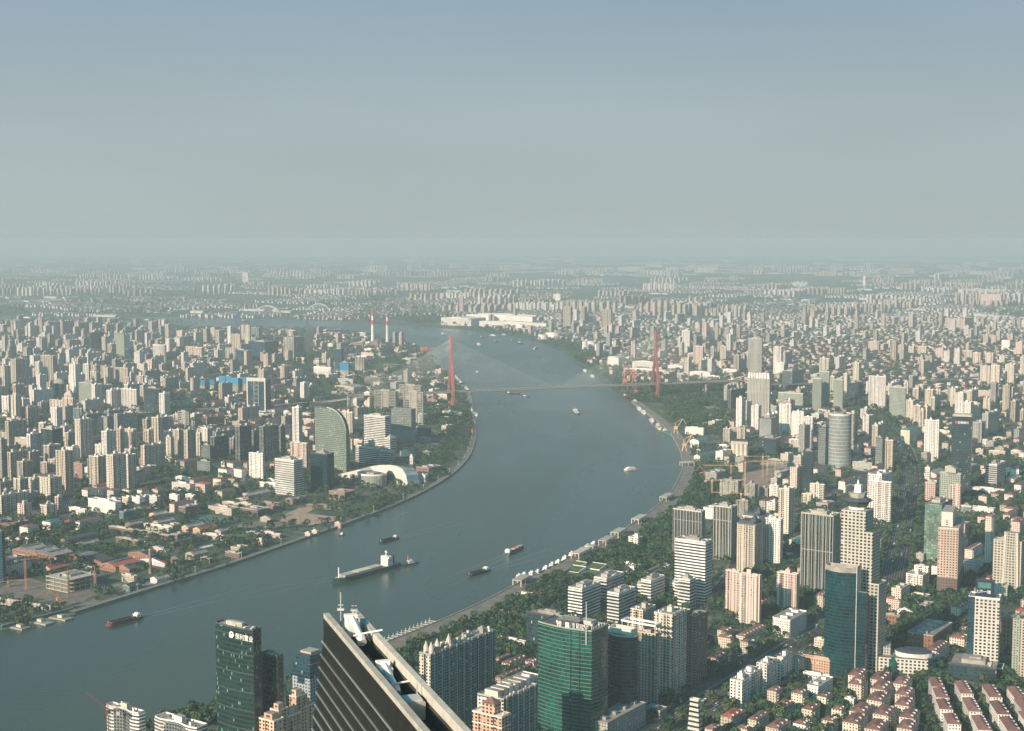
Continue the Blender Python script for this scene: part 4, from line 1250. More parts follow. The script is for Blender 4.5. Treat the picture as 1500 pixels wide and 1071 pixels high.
def roofkit(t, a, b, h, seed=1, n=8, mat='concrete'):
    rs = random.Random(seed); m1 = MB(); m1.box(a*.3, a*.7, b*.35, b*.75, h+.02, h+4, mat, 'roof_grey'); m1.build('plant_room', t)
    for i in range(n):
        m1 = MB(); x, y, s = rs.uniform(.08, .9)*a, rs.uniform(.06, .9)*b, rs.uniform(.7, 1.8); m1.box(x-s, x+s, y-s*.7, y+s*.7, h+.03, h+rs.uniform(1, 2.6), 'steel', 'roof_white'); m1.build('roof_unit', t)
# the dark office with the white sign, bottom left, and its lower twin
t, P, a, b, h = block(320, 375, 386.5, 925, 1180, 'glass_poly', 'dark green glass office tower with a white sign at its top', poly=lambda a, b: bow(a, b, 2.2), band=(16, .9, .25, 'plate_dark'))
roofkit(t, a, b, h, 3); d = vdir(GRID); wy = b*.70
cu = MB(); n = 28; O_ = []; I_ = []
for i in range(n):
    g = 2*math.pi*i/n; r = 2.7; ox, oy = r*math.cos(g), r*math.sin(g)
    if ox < 0 and oy < 0: s_ = r/max(abs(ox), abs(oy)); ox *= s_; oy *= s_
    O_.append((ox, oy)); I_.append((.35+.75*math.cos(g), .75+.75*math.sin(g)))
for i in range(n):
    j = (i+1) % n
    for z, fl in ((.3, 0),): cu.face([(O_[i][0], O_[i][1], z), (O_[j][0], O_[j][1], z), (I_[j][0], I_[j][1], z), (I_[i][0], I_[i][1], z)], 'white_paint')
    cu.face([(O_[i][0], O_[i][1], 0), (O_[j][0], O_[j][1], 0), (O_[j][0], O_[j][1], .3), (O_[i][0], O_[i][1], .3)], 'white_paint')
lg = cu.build('logo', t); q = (-2.9, b*.50); lg.matrix_basis = Matrix(((0, 0, -1, q[0]), (-1, 0, 0, q[1]), (0, 1, 0, h-5.6), (0, 0, 0, 1)))
q = front_pt(P, GRID, b*.41, -2.9); sign(t, '保利置业', 'sign_lettering', q, d, h-8.0, b*.118, 'white_paint', .15)
t, P, a, b, h = block(384, 409.5, 418, 964, 1168, 'glass_poly', 'lower dark green glass tower behind the white-signed office', poly=lambda a, b: bow(a, b, 1.5), band=(16, .9, .25, 'plate_dark')); roofkit(t, a, b, h, 4)
t, P, a, b, h = block(430, 455.5, 478, 978, 1105, 'hotel_tower', 'pale blue tower with a dark glass box on its roof', 'hotel_tower', 'hotel')
m1 = MB(); m1.box(-.3, a+.3, -.3, b+.3, h-11, h+2, 'glass_blue', 'roof_dark'); m1.prism([(-.35, b*.3), (0, b*.3), (0, b*.7), (-.35, b*.7)], h-17, h-11, 'glass_blue', bottom=True); m1.build('dark_upper_floor', t)
m1 = MB(); m1.box(a*.12, a*.9, b*.08, b*.9, h+2, h+10, 'glass_blue', 'roof_dark'); m1.build('roof_box', t); m1 = MB(); m1.box(a*.3, a*.9, b*.2, b*.8, h+10, h+12, 'stone_trim', 'stone_trim'); m1.build('roof_slab', t)
# salmon stepped apartments
t = None
for i, (xl, xc, xr, yt, yb) in enumerate(((381.5, 403, 418, 1058, 1185), (398, 410, 424, 1042, 1178), (413, 424, 442, 1050, 1172), (421, 436, 452, 1022, 1165), (436, 447, 462, 1036, 1160))):
    P, a, b, h = corner(xl, xc, xr, yt, yb)
    if t is None: t = thing('apartment_tower', 'apartment tower', 'salmon stepped apartment block with arched roof boxes', P, GRID); P0 = P
    dl = Vector((P.x-P0.x, P.y-P0.y, 0)); dl.rotate(Matrix.Rotation(-GRID, 3, 'Z')); m1 = MB(); x, y = dl.x, dl.y
    poly = [(px_+x, py_+y) for px_, py_ in notch(a, b, random.Random(i), 1.0)]; m1.prism(poly, 0, h, 'salmon_wall', 'roof_grey'); m1.build('wall', t)
    m1 = MB(); m1.ring([(x-.2, y-.2), (x+a+.2, y-.2), (x+a+.2, y+b+.2), (x-.2, y+b+.2)], h-.4, h+1.0, 'cream', .4); m1.build('parapet', t)
    m1 = MB(); m1.box(x+a*.2, x+a*.75, y+b*.25, y+b*.8, h, h+5, 'salmon', 'roof_grey'); m1.box(x+a*.2-.12, x+a*.2, y+b*.4, y+b*.65, h+1.5, h+3.6, 'roof_dark'); m1.build('roof_box', t)
# white wavy apartments at the lower left
for (xl, xc, xr, yt, yb, lab) in ((159, 205, 214, 1046, 1150, 'white apartment tower with wavy balcony bands at the lower left'), (229, 290, 306, 1068, 1165, 'white curved apartment block with two roof boxes beside the dark green office')):
    t, P, a, b, h = block(xl, xc, xr, yt, yb, 'dark_flat', lab, 'apartment_tower', 'apartment tower', poly=lambda a, b: [(0, 0), (a, 0), (a, b)] + [(-1.6*math.sin(i/12*math.pi*3), b*(1-i/12)) for i in range(12)], band=(3.1, 1.1, .8, 'white'), trim='white')
    m1 = MB(); m1.box(a*.2, a*.6, b*.40, b*.58, h, h+5.5, 'cream', 'roof_grey'); m1.build('lift_house', t); m1 = MB()
    for i in range(7): m1.box(a*.15+i, a*.3+i, b*(.08+.12*i), b*(.12+.12*i), h+.02, h+2+i % 3, 'white' if i % 2 else 'roof_dark', 'roof_grey')
    m1.build('roof_terrace', t)
# teal apartment slabs in front of the promenade
t, (P, a, b, h) = place(614.6, 631.4, 726, 960, 1088, 's', 'teal_flat', 'long teal apartment slab with white spired turrets on its roof', amax=170)
m1 = MB(); m1.box(-.12, 0, .3, b*.38, 0, h-1, 'cream_wall'); m1.box(-.12, 0, b*.58, b-.3, 0, h-1, 'cream_wall'); m1.build('pale_gable', t)
for i, (u, v) in enumerate(((.06, .3), (.06, .75), (.18, .5), (.34, .4), (.37, .6))):
    m1 = MB(); m1.tube((a*u, b*v, h), (a*u, b*v, h+5.5), 2.4, 'pink', 8); m1.tube((a*u, b*v, h+5.5), (a*u, b*v, h+11), 2.2, 'mauve', 8, .1); m1.build('turret', t)
m1 = MB()
for i in range(26):
    rs = random.Random(i); x, y = a*rs.uniform(.05, .97), b*rs.uniform(.1, .9); s_ = rs.uniform(1.2, 3); m1.box(x-s_, x+s_, y-1.2, y+1.2, h, h+rs.uniform(1.5, 5.5), rs.choice(['cream', 'white', 'concrete']), 'roof_grey')
m1.build('roof_terrace', t)
for i in range(9):
    m1 = MB(); x = a*(i+.5)/9; m1.box(x-.25, x+.25, -.5, 0, 0, h+1.8, 'stone_trim'); m1.build('facade_rib', t)
t, (P, a, b, h) = place(699.5, 738, 787, 1026, 1152, 's', 'teal_flat', 'shorter teal apartment slab in front of the green hotel', amax=120)
m1 = MB(); m1.box(-.12, 0, .3, b*.4, 0, h-1, 'white_wall'); m1.box(-.12, 0, b*.6, b-.3, 0, h-1, 'white_wall'); m1.build('pale_gable', t)
for i in range(6):
    m1 = MB(); x = a*(i+.5)/6; m1.box(x-3, x+3, b*.25, b*.75, h, h+6, 'cream', 'roof_grey'); m1.box(x-.3, x+.3, -.5, 0, 0, h+3, 'cream'); m1.build('lift_house', t)
t, (P, a, b, h) = place(692.5, 735, 748, 1052, 1178, 'p', 'salmon', 'salmon pink apartment tower with a brown pyramid roof')
m1 = MB(); m1.box(a*.15, a*.85, b*.28, b*.72, h, h+9, 'salmon_wall'); m1.build('upper_storey', t); m1 = MB(); m1.gable(a*.15, a*.85, b*.28, b*.72, h+9, 5, 'salmon', 'roof_brown', .8, hip=a*.33); m1.build('hipped_roof', t)
m1 = MB()
for z in (h-.3, h-9): m1.box(-.35, a+.35, -.35, b+.35, z, z+.7, 'white', bottom=True)
m1.build('cornice', t)
# green hotel with the roof sign, its dark twin and podium
t, P, a, b, h = block(788, 866, 890, 926, 1092, 'glass_green', 'green curved glass hotel tower with white roof lettering', 'hotel_tower', 'hotel', poly=lambda a, b: bow(a, b, 4.5, 12, 1.5), band=(3.7, .3, .12, 'olive'), trim='olive', roof='roof_dark')
roofkit(t, a, b, h, 9, 14, 'roof_dark'); m1 = MB(); m1.box(a*.62, a*.95, b*.2, b*.42, h, h+4, 'mauve', 'concrete'); m1.box(a*.6, a*.95, b*.5, b*.8, h, h+3, 'mauve', 'concrete'); m1.build('roof_house', t)
m1 = MB()
for y in (.34, .19): m1.box(-4.5*math.sin(math.pi*y)-.7, 0, b*y-.35, b*y+.35, 0, h, 'glass_dark')
m1.build('vertical_joint', t)
d = vdir(GRID); ch = 4.3
for s_, y, z, k in (('裕', .60, 0, 1), ('景', .45, 0, 1), ('饭', .315, .52, .5), ('店', .315, 0, .5), ('ETON', .25, .5, .62), ('HOTEL', .25, 0, .5)):
    q = front_pt(P, GRID, b*y, -4.5*math.sin(math.pi*y)-.2); sign(t, s_, 'sign_lettering', q, d, h+1.7+z*ch*1.15, ch*1.35*k, 'white_paint', .2)
d2 = (math.cos(GRID), math.sin(GRID))
for i, s_ in enumerate('裕景大饭店'): q = front_pt(P, GRID, .6, a*(.1+.17*i)); sign(t, s_, 'sign_lettering', q, d2, h+1.2, 3.4, 'stone_trim', .2)
q = front_pt(P, GRID, b*.075, -2.6); z0, z1 = zat(q[1], 945), zat(q[1], 881); m1 = MB(); m1.at(None); m1.tube((-2.6, b*.075, z0), (-2.6, b*.075, z1), .42, 'white_paint', 6, .25); m1.build('mast', t)
t, P, a, b, h = block(889, 924, 934, 934, 1064, 'glass_teal', 'dark teal curved glass tower with a thin spire beside the green hotel', poly=lambda a, b: bow(a, b, 5, 12, 3), band=(3.8, .5, .2, 'plate_dark'), trim='stone_trim')
roofkit(t, a, b, h, 5, 10); m1 = MB(); m1.tube((1.5, b*.16, h), (1.5, b*.16, zat(P.y, 905)), .4, 'white_paint', 6, .15); m1.build('spire', t)
m1 = MB(); m1.ring([(.5, .5), (a-.5, .5), (a-.5, b-.5), (.5, b-.5)], h+1.5, h+7, 'steel', 1.2); m1.build('roof_screen', t)
place(862, 890, 946, 1060, 1094, 'lf', 'grey', 'long grey podium with big windows below the dark teal tower', amax=120)
for q in ((R('R', 1150, 900), R('R', 1290, 985), R('R', 1352, 0)), ): place(q[0][0], q[1][0], q[2][0], q[0][1], q[1][1], 'lf', 'grey', 'low curved grey block on the avenue right of the podium')
table('''
R 120 500 545 100 430 og glass_dark | broad dark glass block with a white roof behind the green hotel
R 1050 1245 1278 235 880 p tan | beige apartment tower with a white frame on its roof
M 815 975 1100 965 1690 p cream | cream apartment tower with stepped roof blocks right of the white-framed beige one
M 612 720 832 925 1500 p cream | cream apartment tower with a round roof room behind the green hotel
S 1000 1240 1262 300 350 lf white
S 1040 1112 1266 485 570 l pink
S 1235 1322 1362 475 535 l pink
S 985 1030 1196 605 695 l tan
S 995 1020 1122 440 520 l tan
S 1190 1220 1312 525 600 l tan
S 1022 1236 1252 60 108 lf brick_hall | orange-roofed terrace building by the promenade
Z 90 232 306 655 692 lf cream
E -70 28 40 118 560 og glass_blue | dark blue tower cut by the left edge of the view
''')
P, a, b, h = corner(*[R('M', 855, 0)[0], R('M', 985, 0)[0], R('M', 1000, 0)[0]], R('M', 0, 860)[1], R('M', 0, 1690)[1]); 
m1 = MB(); P2, a2, b2_, h2 = corner(R('R', 945, 0)[0], R('R', 1246, 0)[0], R('R', 1262, 0)[0], R('R', 0, 150)[1], R('R', 0, 880)[1])
LC = (P2.x, P2.y, h2-2); m1.ring([(0, 0), (a2+8, 0), (a2+8, b2_), (0, b2_)], 0, 2, 'white', 2.5); attach(m1, 'roof_frame', 'white frame on its roof', LC); m1 = MB()
for x in (1, a2+7):
    for y in (1, b2_/2, b2_-1): m1.box(x-.4, x+.4, y-.4, y+.4, -16, 0, 'stone_trim')
attach(m1, 'frame_post', 'white frame on its roof', LC)
# stepped hotel with the saucer roof, curved teal office in front, podium
HH = 988; t, P, a, b, h = block(1228, 1284.4, 1296, 858, HH, 'grid_hotel', 'stepped cream hotel tower crowned by a dark saucer roof', 'hotel_tower', 'hotel', trim='stone_trim')
yy = lambda px: b*(1284.4-px)/56.4
h2, h3 = zat(P.y, 782), zat(P.y, 752); y2, y3 = yy(1274), yy(1263.2)
m1 = MB(); m1.box(0.01, a, y2, b-.01, h, h2, 'grid_hotel', 'roof_grey'); m1.box(0.02, a-.02, y3, b-.02, h2, h3, 'grid_hotel', 'roof_grey'); m1.build('upper_tier', t)
m1 = MB(); m1.box(1, a*.9, 1, y2-1, h+.02, h+.8, 'grass'); m1.box(1, a*.9, y2+1, y3-1, h2+.02, h2+.8, 'grass'); m1.build('roof_garden', t)
cx_, cy_ = a*.5, (y3+b)/2; R0 = (b-y3)*.46; m1 = MB(); z = h3
def octo(r, k=.93): return [(cx_+r*math.cos(g), cy_+r*k*math.sin(g)) for g in np.linspace(math.pi/8, 2*math.pi+math.pi/8, 8, False)]
m1.prism(octo(R0*.80), z, z+3, 'white', None); m1.prism(octo(R0*.86), z+3, z+7, 'plate_dark', None, poly2=octo(R0*1.02), bottom=True); m1.prism(octo(R0*1.02), z+7, z+10, 'roof_navy', None, poly2=octo(R0*1.38)); m1.prism(octo(R0*1.38), z+10, z+13, 'roof_navy', 'roof_navy', poly2=octo(R0*.9)); m1.build('saucer_roof', t)
m1 = MB(); m1.prism(octo(R0*.70), z+12.5, z+18, 'stone_trim', 'stone_trim', poly2=octo(R0*.86)); m1.ring(octo(R0*.86), z+18, z+18.8, 'olive', 1.5); m1.build('crown_drum', t)
m1 = MB(); m1.box(a*.5-10, a*.5+10, b-3, b-1, z+18, z+25, 'cream'); m1.build('crown_wall', t)
m1 = MB(); m1.box(cx_-3, cx_+3, cy_-4, cy_+3, z+18, z+27, 'white', 'white'); m1.tube((cx_, cy_, z+27), (cx_, cy_, z+32), 1.6, 'white', 8, .8); m1.build('crown_tower', t)
t, P, a, b, h = block(1206, 1251.5, 1256, 838, 993, 'glass_teal', 'curved teal glass office tower in front of the stepped hotel', poly=lambda a, b: bow(a, b, 5.5, 14), trim='stone_trim', a0=12)
m1 = MB(); m1.ring([(x*1.02-.4, y) for x, y in bow(a, b, 6.2, 14)], h-1.5, h+4, 'concrete', .8); m1.build('roof_screen', t); m1 = MB(); m1.box(-.5, a, -.8, 0, 0, h+6, 'stone_trim'); m1.build('edge_fin', t)
m1 = MB(); m1.box(1, 7, -11, -.8, 0, zat(P.y-8, 870), 'glass_teal', 'roof_grey'); m1.build('side_wing', t)
t, P, a, b, h = block(1270, 1359, 1371, 968, 993, 'grid_white', 'white banded hotel podium with a dark oval roof and glass atrium', 'podium', 'podium', th=math.radians(74), a0=34)
m1 = MB(); poly = [(a*.5+14*math.cos(g), b*.24+20*math.sin(g)) for g in np.linspace(0, 2*math.pi, 20, False)]; m1.prism(poly, h+.02, h+5, 'white', 'roof_navy'); m1.prism([(p[0], p[1]) for p in poly], h+5, h+7.5, 'roof_navy', 'roof_navy', poly2=[(a*.5+(p[0]-a*.5)*.6, b*.24+(p[1]-b*.24)*.6) for p in poly]); m1.build('oval_roof', t)
m1 = MB(); m1.box(a*.3, a, b*.62, b-1, h+.02, h+9, 'grey_low', 'roof_grey'); m1.build('upper_block', t)
m1 = MB(); m1.gable(-3, 12, b*.52, b*.64, h-4, 7, 'glass_green', 'glass_green', 0); m1.box(-3, 0, b*.52, b*.64, 0, h-4, 'glass_green'); m1.build('atrium', t)
# white office with the blue roof sign
t, P, a, b, h = block(1415.5, 1461, 1466, 879, 992, 'grid_white', 'white gridded office tower with a blue sign box on its roof', trim='white', th=math.radians(66), a0=22)
m1 = MB(); m1.box(-.25, 6, b*.79, b+.3, 0, h+1, 'glass_blue', 'roof_dark'); m1.build('dark_edge_strip', t)
m1 = MB(); m1.box(a*.25, a*.75, b*.22, b*.80, h, h+18, 'sign_blue', 'roof_dark'); m1.box(a*.25-.2, a*.25, b*.3, b*.72, h+10, h+16.5, 'roof_teal'); m1.build('sign_box', t)
q = front_pt(P, math.radians(66), b*.80, a*.25-.3); sign(t, '上海一建', 'sign_lettering', q, vdir(math.radians(66)), h+4.8, b*.125, 'white_paint', .15)
m1 = MB(); m1.ring([(-9, -6), (a*.5, -6), (a*.5, b+6), (-9, b+6)], 11.8, 13, 'white', .8); m1.box(-8.5, -.2, -5.5, b*.9, 0, 11.8, 'glass_dark', 'roof_dark'); m1.build('canopy', t)
place(1389, 1459, 1471, 980, 1003, 'og', 'glass_dark', 'low dark glass podium below the blue-signed office', th=math.radians(66), amax=40)
# dark office with the red and white sign
t, P, a, b, h = block(1391.5, 1420.8, 1423, 611, 726, 'glass_dark', 'dark grey office tower with a red and white sign near its top', th=math.radians(70), a0=34, trim='stone_trim')
m1 = MB(); m1.box(-.2, a*.4, b*.06, b*.94, h+.02, h+4.5, 'stone_trim', 'roof_grey'); m1.build('crown_box', t); m1 = MB(); m1.tube((-.2, b*.78, h-11), (-.7, b*.78, h-11), 2.4, 'sign_red', 14); m1.build('logo', t)
q = front_pt(P, math.radians(70), b*.71, -.25); sign(t, '招商银行', 'sign_lettering', q, vdir(math.radians(70)), h-13, 4.9, 'white_paint', .2)
# pinkish gridded tower with a portal top
t, P, a, b, h = block(1372, 1401.5, 1413, 776, 876, 'grid_pink', 'pinkish office tower with an arched portal block on its roof', trim='pink', th=math.radians(68))
m1 = MB(); m1.box(a*.2, a*.8, b*.36, b*.92, h, zat(P.y, 755), 'pink', 'roof_grey'); m1.box(a*.2-.2, a*.2, b*.52, b*.76, h, h+9, 'mauve_wall'); m1.build('portal_block', t); m1 = MB(); m1.box(-.2, a+.2, -.2, b+.2, 0, 26, 'brown_hall'); m1.build('dark_base', t)
m1 = MB()
for z in np.arange(28, h-2, 3.5): m1.box(-1.2, 0, b*.30, b*.42, z, z+1.2, 'stone_trim', bottom=True)
m1.build('bay_window', t)
# raised middle of the pale office at the right edge
P, a, b, h = corner(R('O', 1290, 0)[0], R('O', 1440, 0)[0], R('O', 1465, 0)[0], R('O', 0, 250)[1], R('O', 0, 772)[1]); t = thing('office_tower', 'office tower', 'pale tapering stair tower rising through the big office at the right edge', P, GRID)
m1 = MB(); m1.prism([(-1.5, 0), (a*.8, 0), (a*.8, b), (-1.5, b)], 0, h, 'grid_hotel', 'roof_grey', poly2=[(-1.5, b*.1), (a*.8, b*.1), (a*.8, b*.88), (-1.5, b*.88)]); m1.build('wall', t)
m1 = MB()
for s_ in (0, 1): m1.prism([(-2.2, b*(.0 if s_ else .88)), (0, b*(.0 if s_ else .88)), (0, b*(.12 if s_ else 1)), (-2.2, b*(.12 if s_ else 1))], 0, h+1, 'stone_trim', 'stone_trim', poly2=[(-2.2, b*(.1 if s_ else .78)), (0, b*(.1 if s_ else .78)), (0, b*(.22 if s_ else .9)), (-2.2, b*(.22 if s_ else .9))])
m1.build('pilaster', t)
# grey tapered tower with ledges at the bottom edge
P, a, b, h = corner(1004, 1025, 1031, 1030, 1108); t = thing('office_tower', 'office tower', 'small tapering grey tower with stacked ledges at the bottom edge', P, GRID); m1 = MB(); n = 11
for i in range(n):
    k0, k1 = .22*i/n, .22*(i+.6)/n; z0, z1, z2 = h*i/n, h*(i+.55)/n, h*(i+1)/n
    f_ = lambda k: [(a*k, b*k), (a*(1-k), b*k), (a*(1-k), b*(1-k)), (a*k, b*(1-k))]
    m1.prism(f_(k0), z0, z1, 'stone_trim', 'concrete', poly2=f_(k1)); m1.prism(f_(k1+.03), z1, z2, 'glass_dark', None)
m1.build('wall', t); m1 = MB(); m1.ring(f_(.2), h, h+2, 'stone_trim', .6); m1.build('parapet', t)
# sail-shaped tower
P, a, b, h = corner(462, 507.5, 512, 600, 694, a0=10); t = thing('sail_tower', 'office tower', 'green sail-shaped tower with one curved shoulder by the river', P, GRID)
prof = [(0, 0), (0, h*.62)] + [(b*.60*(1-math.cos(g)), h*.62+h*.38*math.sin(g)) for g in np.linspace(.12, math.pi/2, 9)] + [(b, h), (b, 0)]
m1 = MB()
m1.face([(0, y, z) for y, z in prof][::-1], 'grid_sail', [(y, z) for y, z in prof][::-1]); m1.face([(a, y, z) for y, z in prof], 'grid_sail', prof)
for i in range(len(prof)-1):
    (y0, z0), (y1, z1) = prof[i], prof[i+1]; mt_ = 'grid_sail' if abs(y1-y0) < .1 else 'glass_dark'
    m1.face([(0, y0, z0), (a, y0, z0), (a, y1, z1), (0, y1, z1)][::-1], mt_, [(0, z0), (a, z0), (a, z1), (0, z1)][::-1])
m1.build('glass_wall', t); m1 = MB()
for i in range(1, len(prof)-3):
    (y0, z0), (y1, z1) = prof[i], prof[i+1]; m1.face([(-.8, y0, z0), (-.8, y1, z1), (-.8, y1+.2, z1+1.6), (-.8, y0-.6, z0+1.6)], 'stone_trim'); m1.face([(-.8, y0-.6, z0+1.6), (-.8, y1+.2, z1+1.6), (1.5, y1+.2, z1+1.6), (1.5, y0-.6, z0+1.6)], 'stone_trim')
m1.build('curved_rim', t); occ(rect(P, GRID, a, b, 4), 4)
# silver arched hall and the oval block in front
P, a, b, h = corner(*[R('H', 70, 0)[0], R('H', 712, 0)[0], R('H', 740, 0)[0]], R('H', 0, 618)[1], R('H', 0, 785)[1], bmax=180, a0=34); t = thing('arched_hall', 'hall', 'silver saddle-roofed hall with a tall dark arch', P, GRID)
out_ = [(0, 0), (.03, .55), (.08, .86), (.15, .98), (.25, 1.0), (.4, .93), (.55, .78), (.7, .56), (.85, .34), (1.0, .16)]; inn_ = [(.16, 0), (.17, .3), (.20, .56), (.23, .68), (.27, .70), (.30, .60), (.33, .3), (.34, .0)]
m1 = MB(); Hh = h
for i in range(len(out_)-1):
    (t0, z0), (t1, z1) = out_[i], out_[i+1]; m1.face([(-3, t0*b, z0*Hh), (a, t0*b*.7, z0*Hh*.8), (a, t1*b*.9, z1*Hh*.8), (-3, t1*b, z1*Hh)], 'silver')
m1.face([(-3, p[0]*b, p[1]*Hh) for p in out_[:5]][::-1] + [(-3, p[0]*b, p[1]*Hh) for p in inn_[:5]], 'silver') if False else None
for k in range(4):
    (t0, z0), (t1, z1) = out_[k], out_[k+1]; (q0, w0), (q1, w1) = inn_[k], inn_[k+1]; m1.face([(-3, t0*b, z0*Hh), (-3, t1*b, z1*Hh), (-3, q1*b, w1*Hh), (-3, q0*b, w0*Hh)], 'silver')
for k in range(3):
    (t0, z0), (t1, z1) = out_[4+k], out_[5+k]; (q0, w0), (q1, w1) = inn_[4+k], inn_[5+k]; m1.face([(-3, t0*b, z0*Hh), (-3, t1*b, z1*Hh), (-3, q1*b, w1*Hh), (-3, q0*b, w0*Hh)], 'silver')
m1.face([(-3, .34*b, 0), (-3, .55*b, .78*Hh), (-3, .7*b, .56*Hh), (-3, 1.0*b, .16*Hh), (-3, b, 0)], 'silver'); m1.build('shell_roof', t)
m1 = MB(); m1.face([(1.5, p[0]*b, p[1]*Hh) for p in inn_], 'glass_dark'); m1.build('glass_arch', t); occ(rect(P, GRID, a, b, 6), 4)
P, a, b, h = corner(R('H', 245, 0)[0], R('H', 420, 0)[0], R('H', 524, 0)[0], R('H', 0, 705)[1], R('H', 0, 802)[1]); make(P, GRID, max(a, 50), b*1.2, h, 'c', 'grid_green', random.Random(2), 'low oval grey-green block in front of the arched hall'); occ(rect(P, GRID, a, b, 6), 4)
# framed blue tower
t, P, a, b, h = block(362.6, 389.3, 391.4, 557, 609, 'glass_blue', 'blue glass tower in a pale frame with a ladder-like centre strip', a0=30, th=math.radians(70))
m1 = MB()
for y0, y1, z0, z1 in ((-1, 3, 10, h+6), (b-3, b+1, 10, h+6), (3, b-3, h-4, h+6), (3, b-3, 10, 13)): m1.box(-1.4, 0, y0, y1, z0, z1, 'stone_trim', bottom=True)
m1.build('frame', t); m1 = MB()
for y in (b*.38, b*.62): m1.box(-1, 0, y-.7, y+.7, h*.24, h*.97, 'stone_trim')
for z in np.linspace(h*.24, h*.97, 7): m1.box(-.9, 0, b*.38, b*.62, z-.6, z+.6, 'stone_trim', bottom=True)
m1.build('centre_strip', t); m1 = MB(); m1.box(2, a+20, -14, b+18, 0, 16, 'grey_low', 'roof_grey'); m1.build('podium', t)
# two-tone grey box
t, P, a, b, h = block(573.3, 602.6, 604, 601.5, 652, 'louvre', 'grey two-tone glass box with a darker upper part', a0=30, th=math.radians(74)); m1 = MB(); m1.box(-.3, a, -.3, b+.3, h*.42, h+2.5, 'glass_grey', 'roof_grey'); m1.build('dark_upper_part', t)
# grain silo
P, a, b, h = corner(R('K', 598, 0)[0], R('K', 742, 0)[0], R('K', 750, 0)[0], R('K', 0, 305)[1], R('K', 0, 445)[1], a0=24, th=math.radians(72)); t = thing('grain_silo', 'silo', 'grain silo of four tall drums under a dark roof house', P, math.radians(72)); m1 = MB(); r = b/8
for i in range(4): 
    for j in range(2): m1.tube((r+2*r*j, r+2*r*i, 0), (r+2*r*j, r+2*r*i, h), r*.98, 'cream', 14)
m1.build('drum', t); m1 = MB(); m1.box(-.3, 4*r+.3, -.3, b+.3, h+.02, h+9, 'cream', 'roof_navy'); m1.box(-.4, 4*r+.4, -.4, b+.4, h+6, h+9.2, 'roof_navy', 'roof_navy', bottom=True); m1.build('roof_house', t); occ(rect(P, GRID, a+10, b, 6), 4)
P, a, b, h = corner(R('I', 562, 0)[0], R('I', 750, 0)[0], R('I', 762, 0)[0], R('I', 0, 420)[1], R('I', 0, 830)[1]); LC = (P.x, P.y, h-.5); TX = 'nearer of the two striped'
for i in range(8): m1 = MB(); y = b*(i+.5)/8; m1.box(-.8, .8, y-b*.035, y+b*.035, -8, 7, 'white'); attach(m1, 'prong', 'crown of pale prongs', LC)
m1 = MB(); m1.box(.8, a-1, 1, b-1, .5, 5, 'concrete', 'roof_grey'); attach(m1, 'roof_house', 'crown of pale prongs', LC)
# domed and pointed towers on the left bank
P, a, b, h = corner(R('A', 450, 0)[0], R('A', 530, 0)[0], R('A', 588, 0)[0], R('A', 0, 610)[1], R('A', 0, 755)[1]); t = thing('domed_tower', 'office tower', 'dark green office tower with a rounded dome top', P, GRID); m1 = MB(); n = 20; rx, ry = a/2, b/2
cir = lambda k: [(rx+rx*k*math.cos(g), ry+ry*k*math.sin(g)) for g in np.linspace(0, 2*math.pi, n, False)]
m1.prism(cir(1), 0, h, 'glass_teal'); m1.build('glass_wall', t); m1 = MB(); zz = [(1.02, 0), (.95, .35), (.75, .7), (.45, .93), (.1, 1)]
for (k0, z0), (k1, z1) in zip(zz, zz[1:]): m1.prism(cir(k0), h+z0*14, h+z1*14, 'concrete', 'concrete', poly2=cir(k1))
m1.build('dome', t); occ(rect(P, GRID, a, b, 4), 4)
t, (P, a, b, h) = place(R('A', 545, 0)[0], R('A', 640, 0)[0], R('A', 662, 0)[0], R('A', 0, 740)[1], R('A', 0, 938)[1], 'p', 'pink', 'pink tower with a stepped pyramid top on the left bank')
m1 = MB(); m1.box(a*.12, a*.88, b*.15, b*.85, h, h+9, 'pink_wall', 'roof_grey'); m1.build('upper_storey', t); m1 = MB(); m1.prism([(a*.12, b*.15), (a*.88, b*.15), (a*.88, b*.85), (a*.12, b*.85)], h+9, h+21, 'mauve', 'mauve', poly2=[(a*.45, b*.45), (a*.55, b*.45), (a*.55, b*.55), (a*.45, b*.55)]); m1.build('pyramid_roof', t)
P, a, b, h = corner(R('A', 1312, 0)[0], R('A', 1420, 0)[0], R('A', 1475, 0)[0], R('A', 0, 275)[1], R('A', 0, 433)[1]); make(P, GRID, a, b, h, 'c', 'grid_white', random.Random(3), 'cream round office drum with banded windows, left bank'); occ(rect(P, GRID, a, b, 4), 4)
for (xl, xr, yt, yb) in ((788, 803, 491, 497.5), (800, 823, 488, 497.5), (853, 861, 502, 513), (860, 874, 501, 512), (872, 889, 506, 514), (893, 905, 501, 509)):
    t, _ = place(xl, (xl+xr)/2, xr, yt, yb, 'c', 'white', 'round white storage tank')
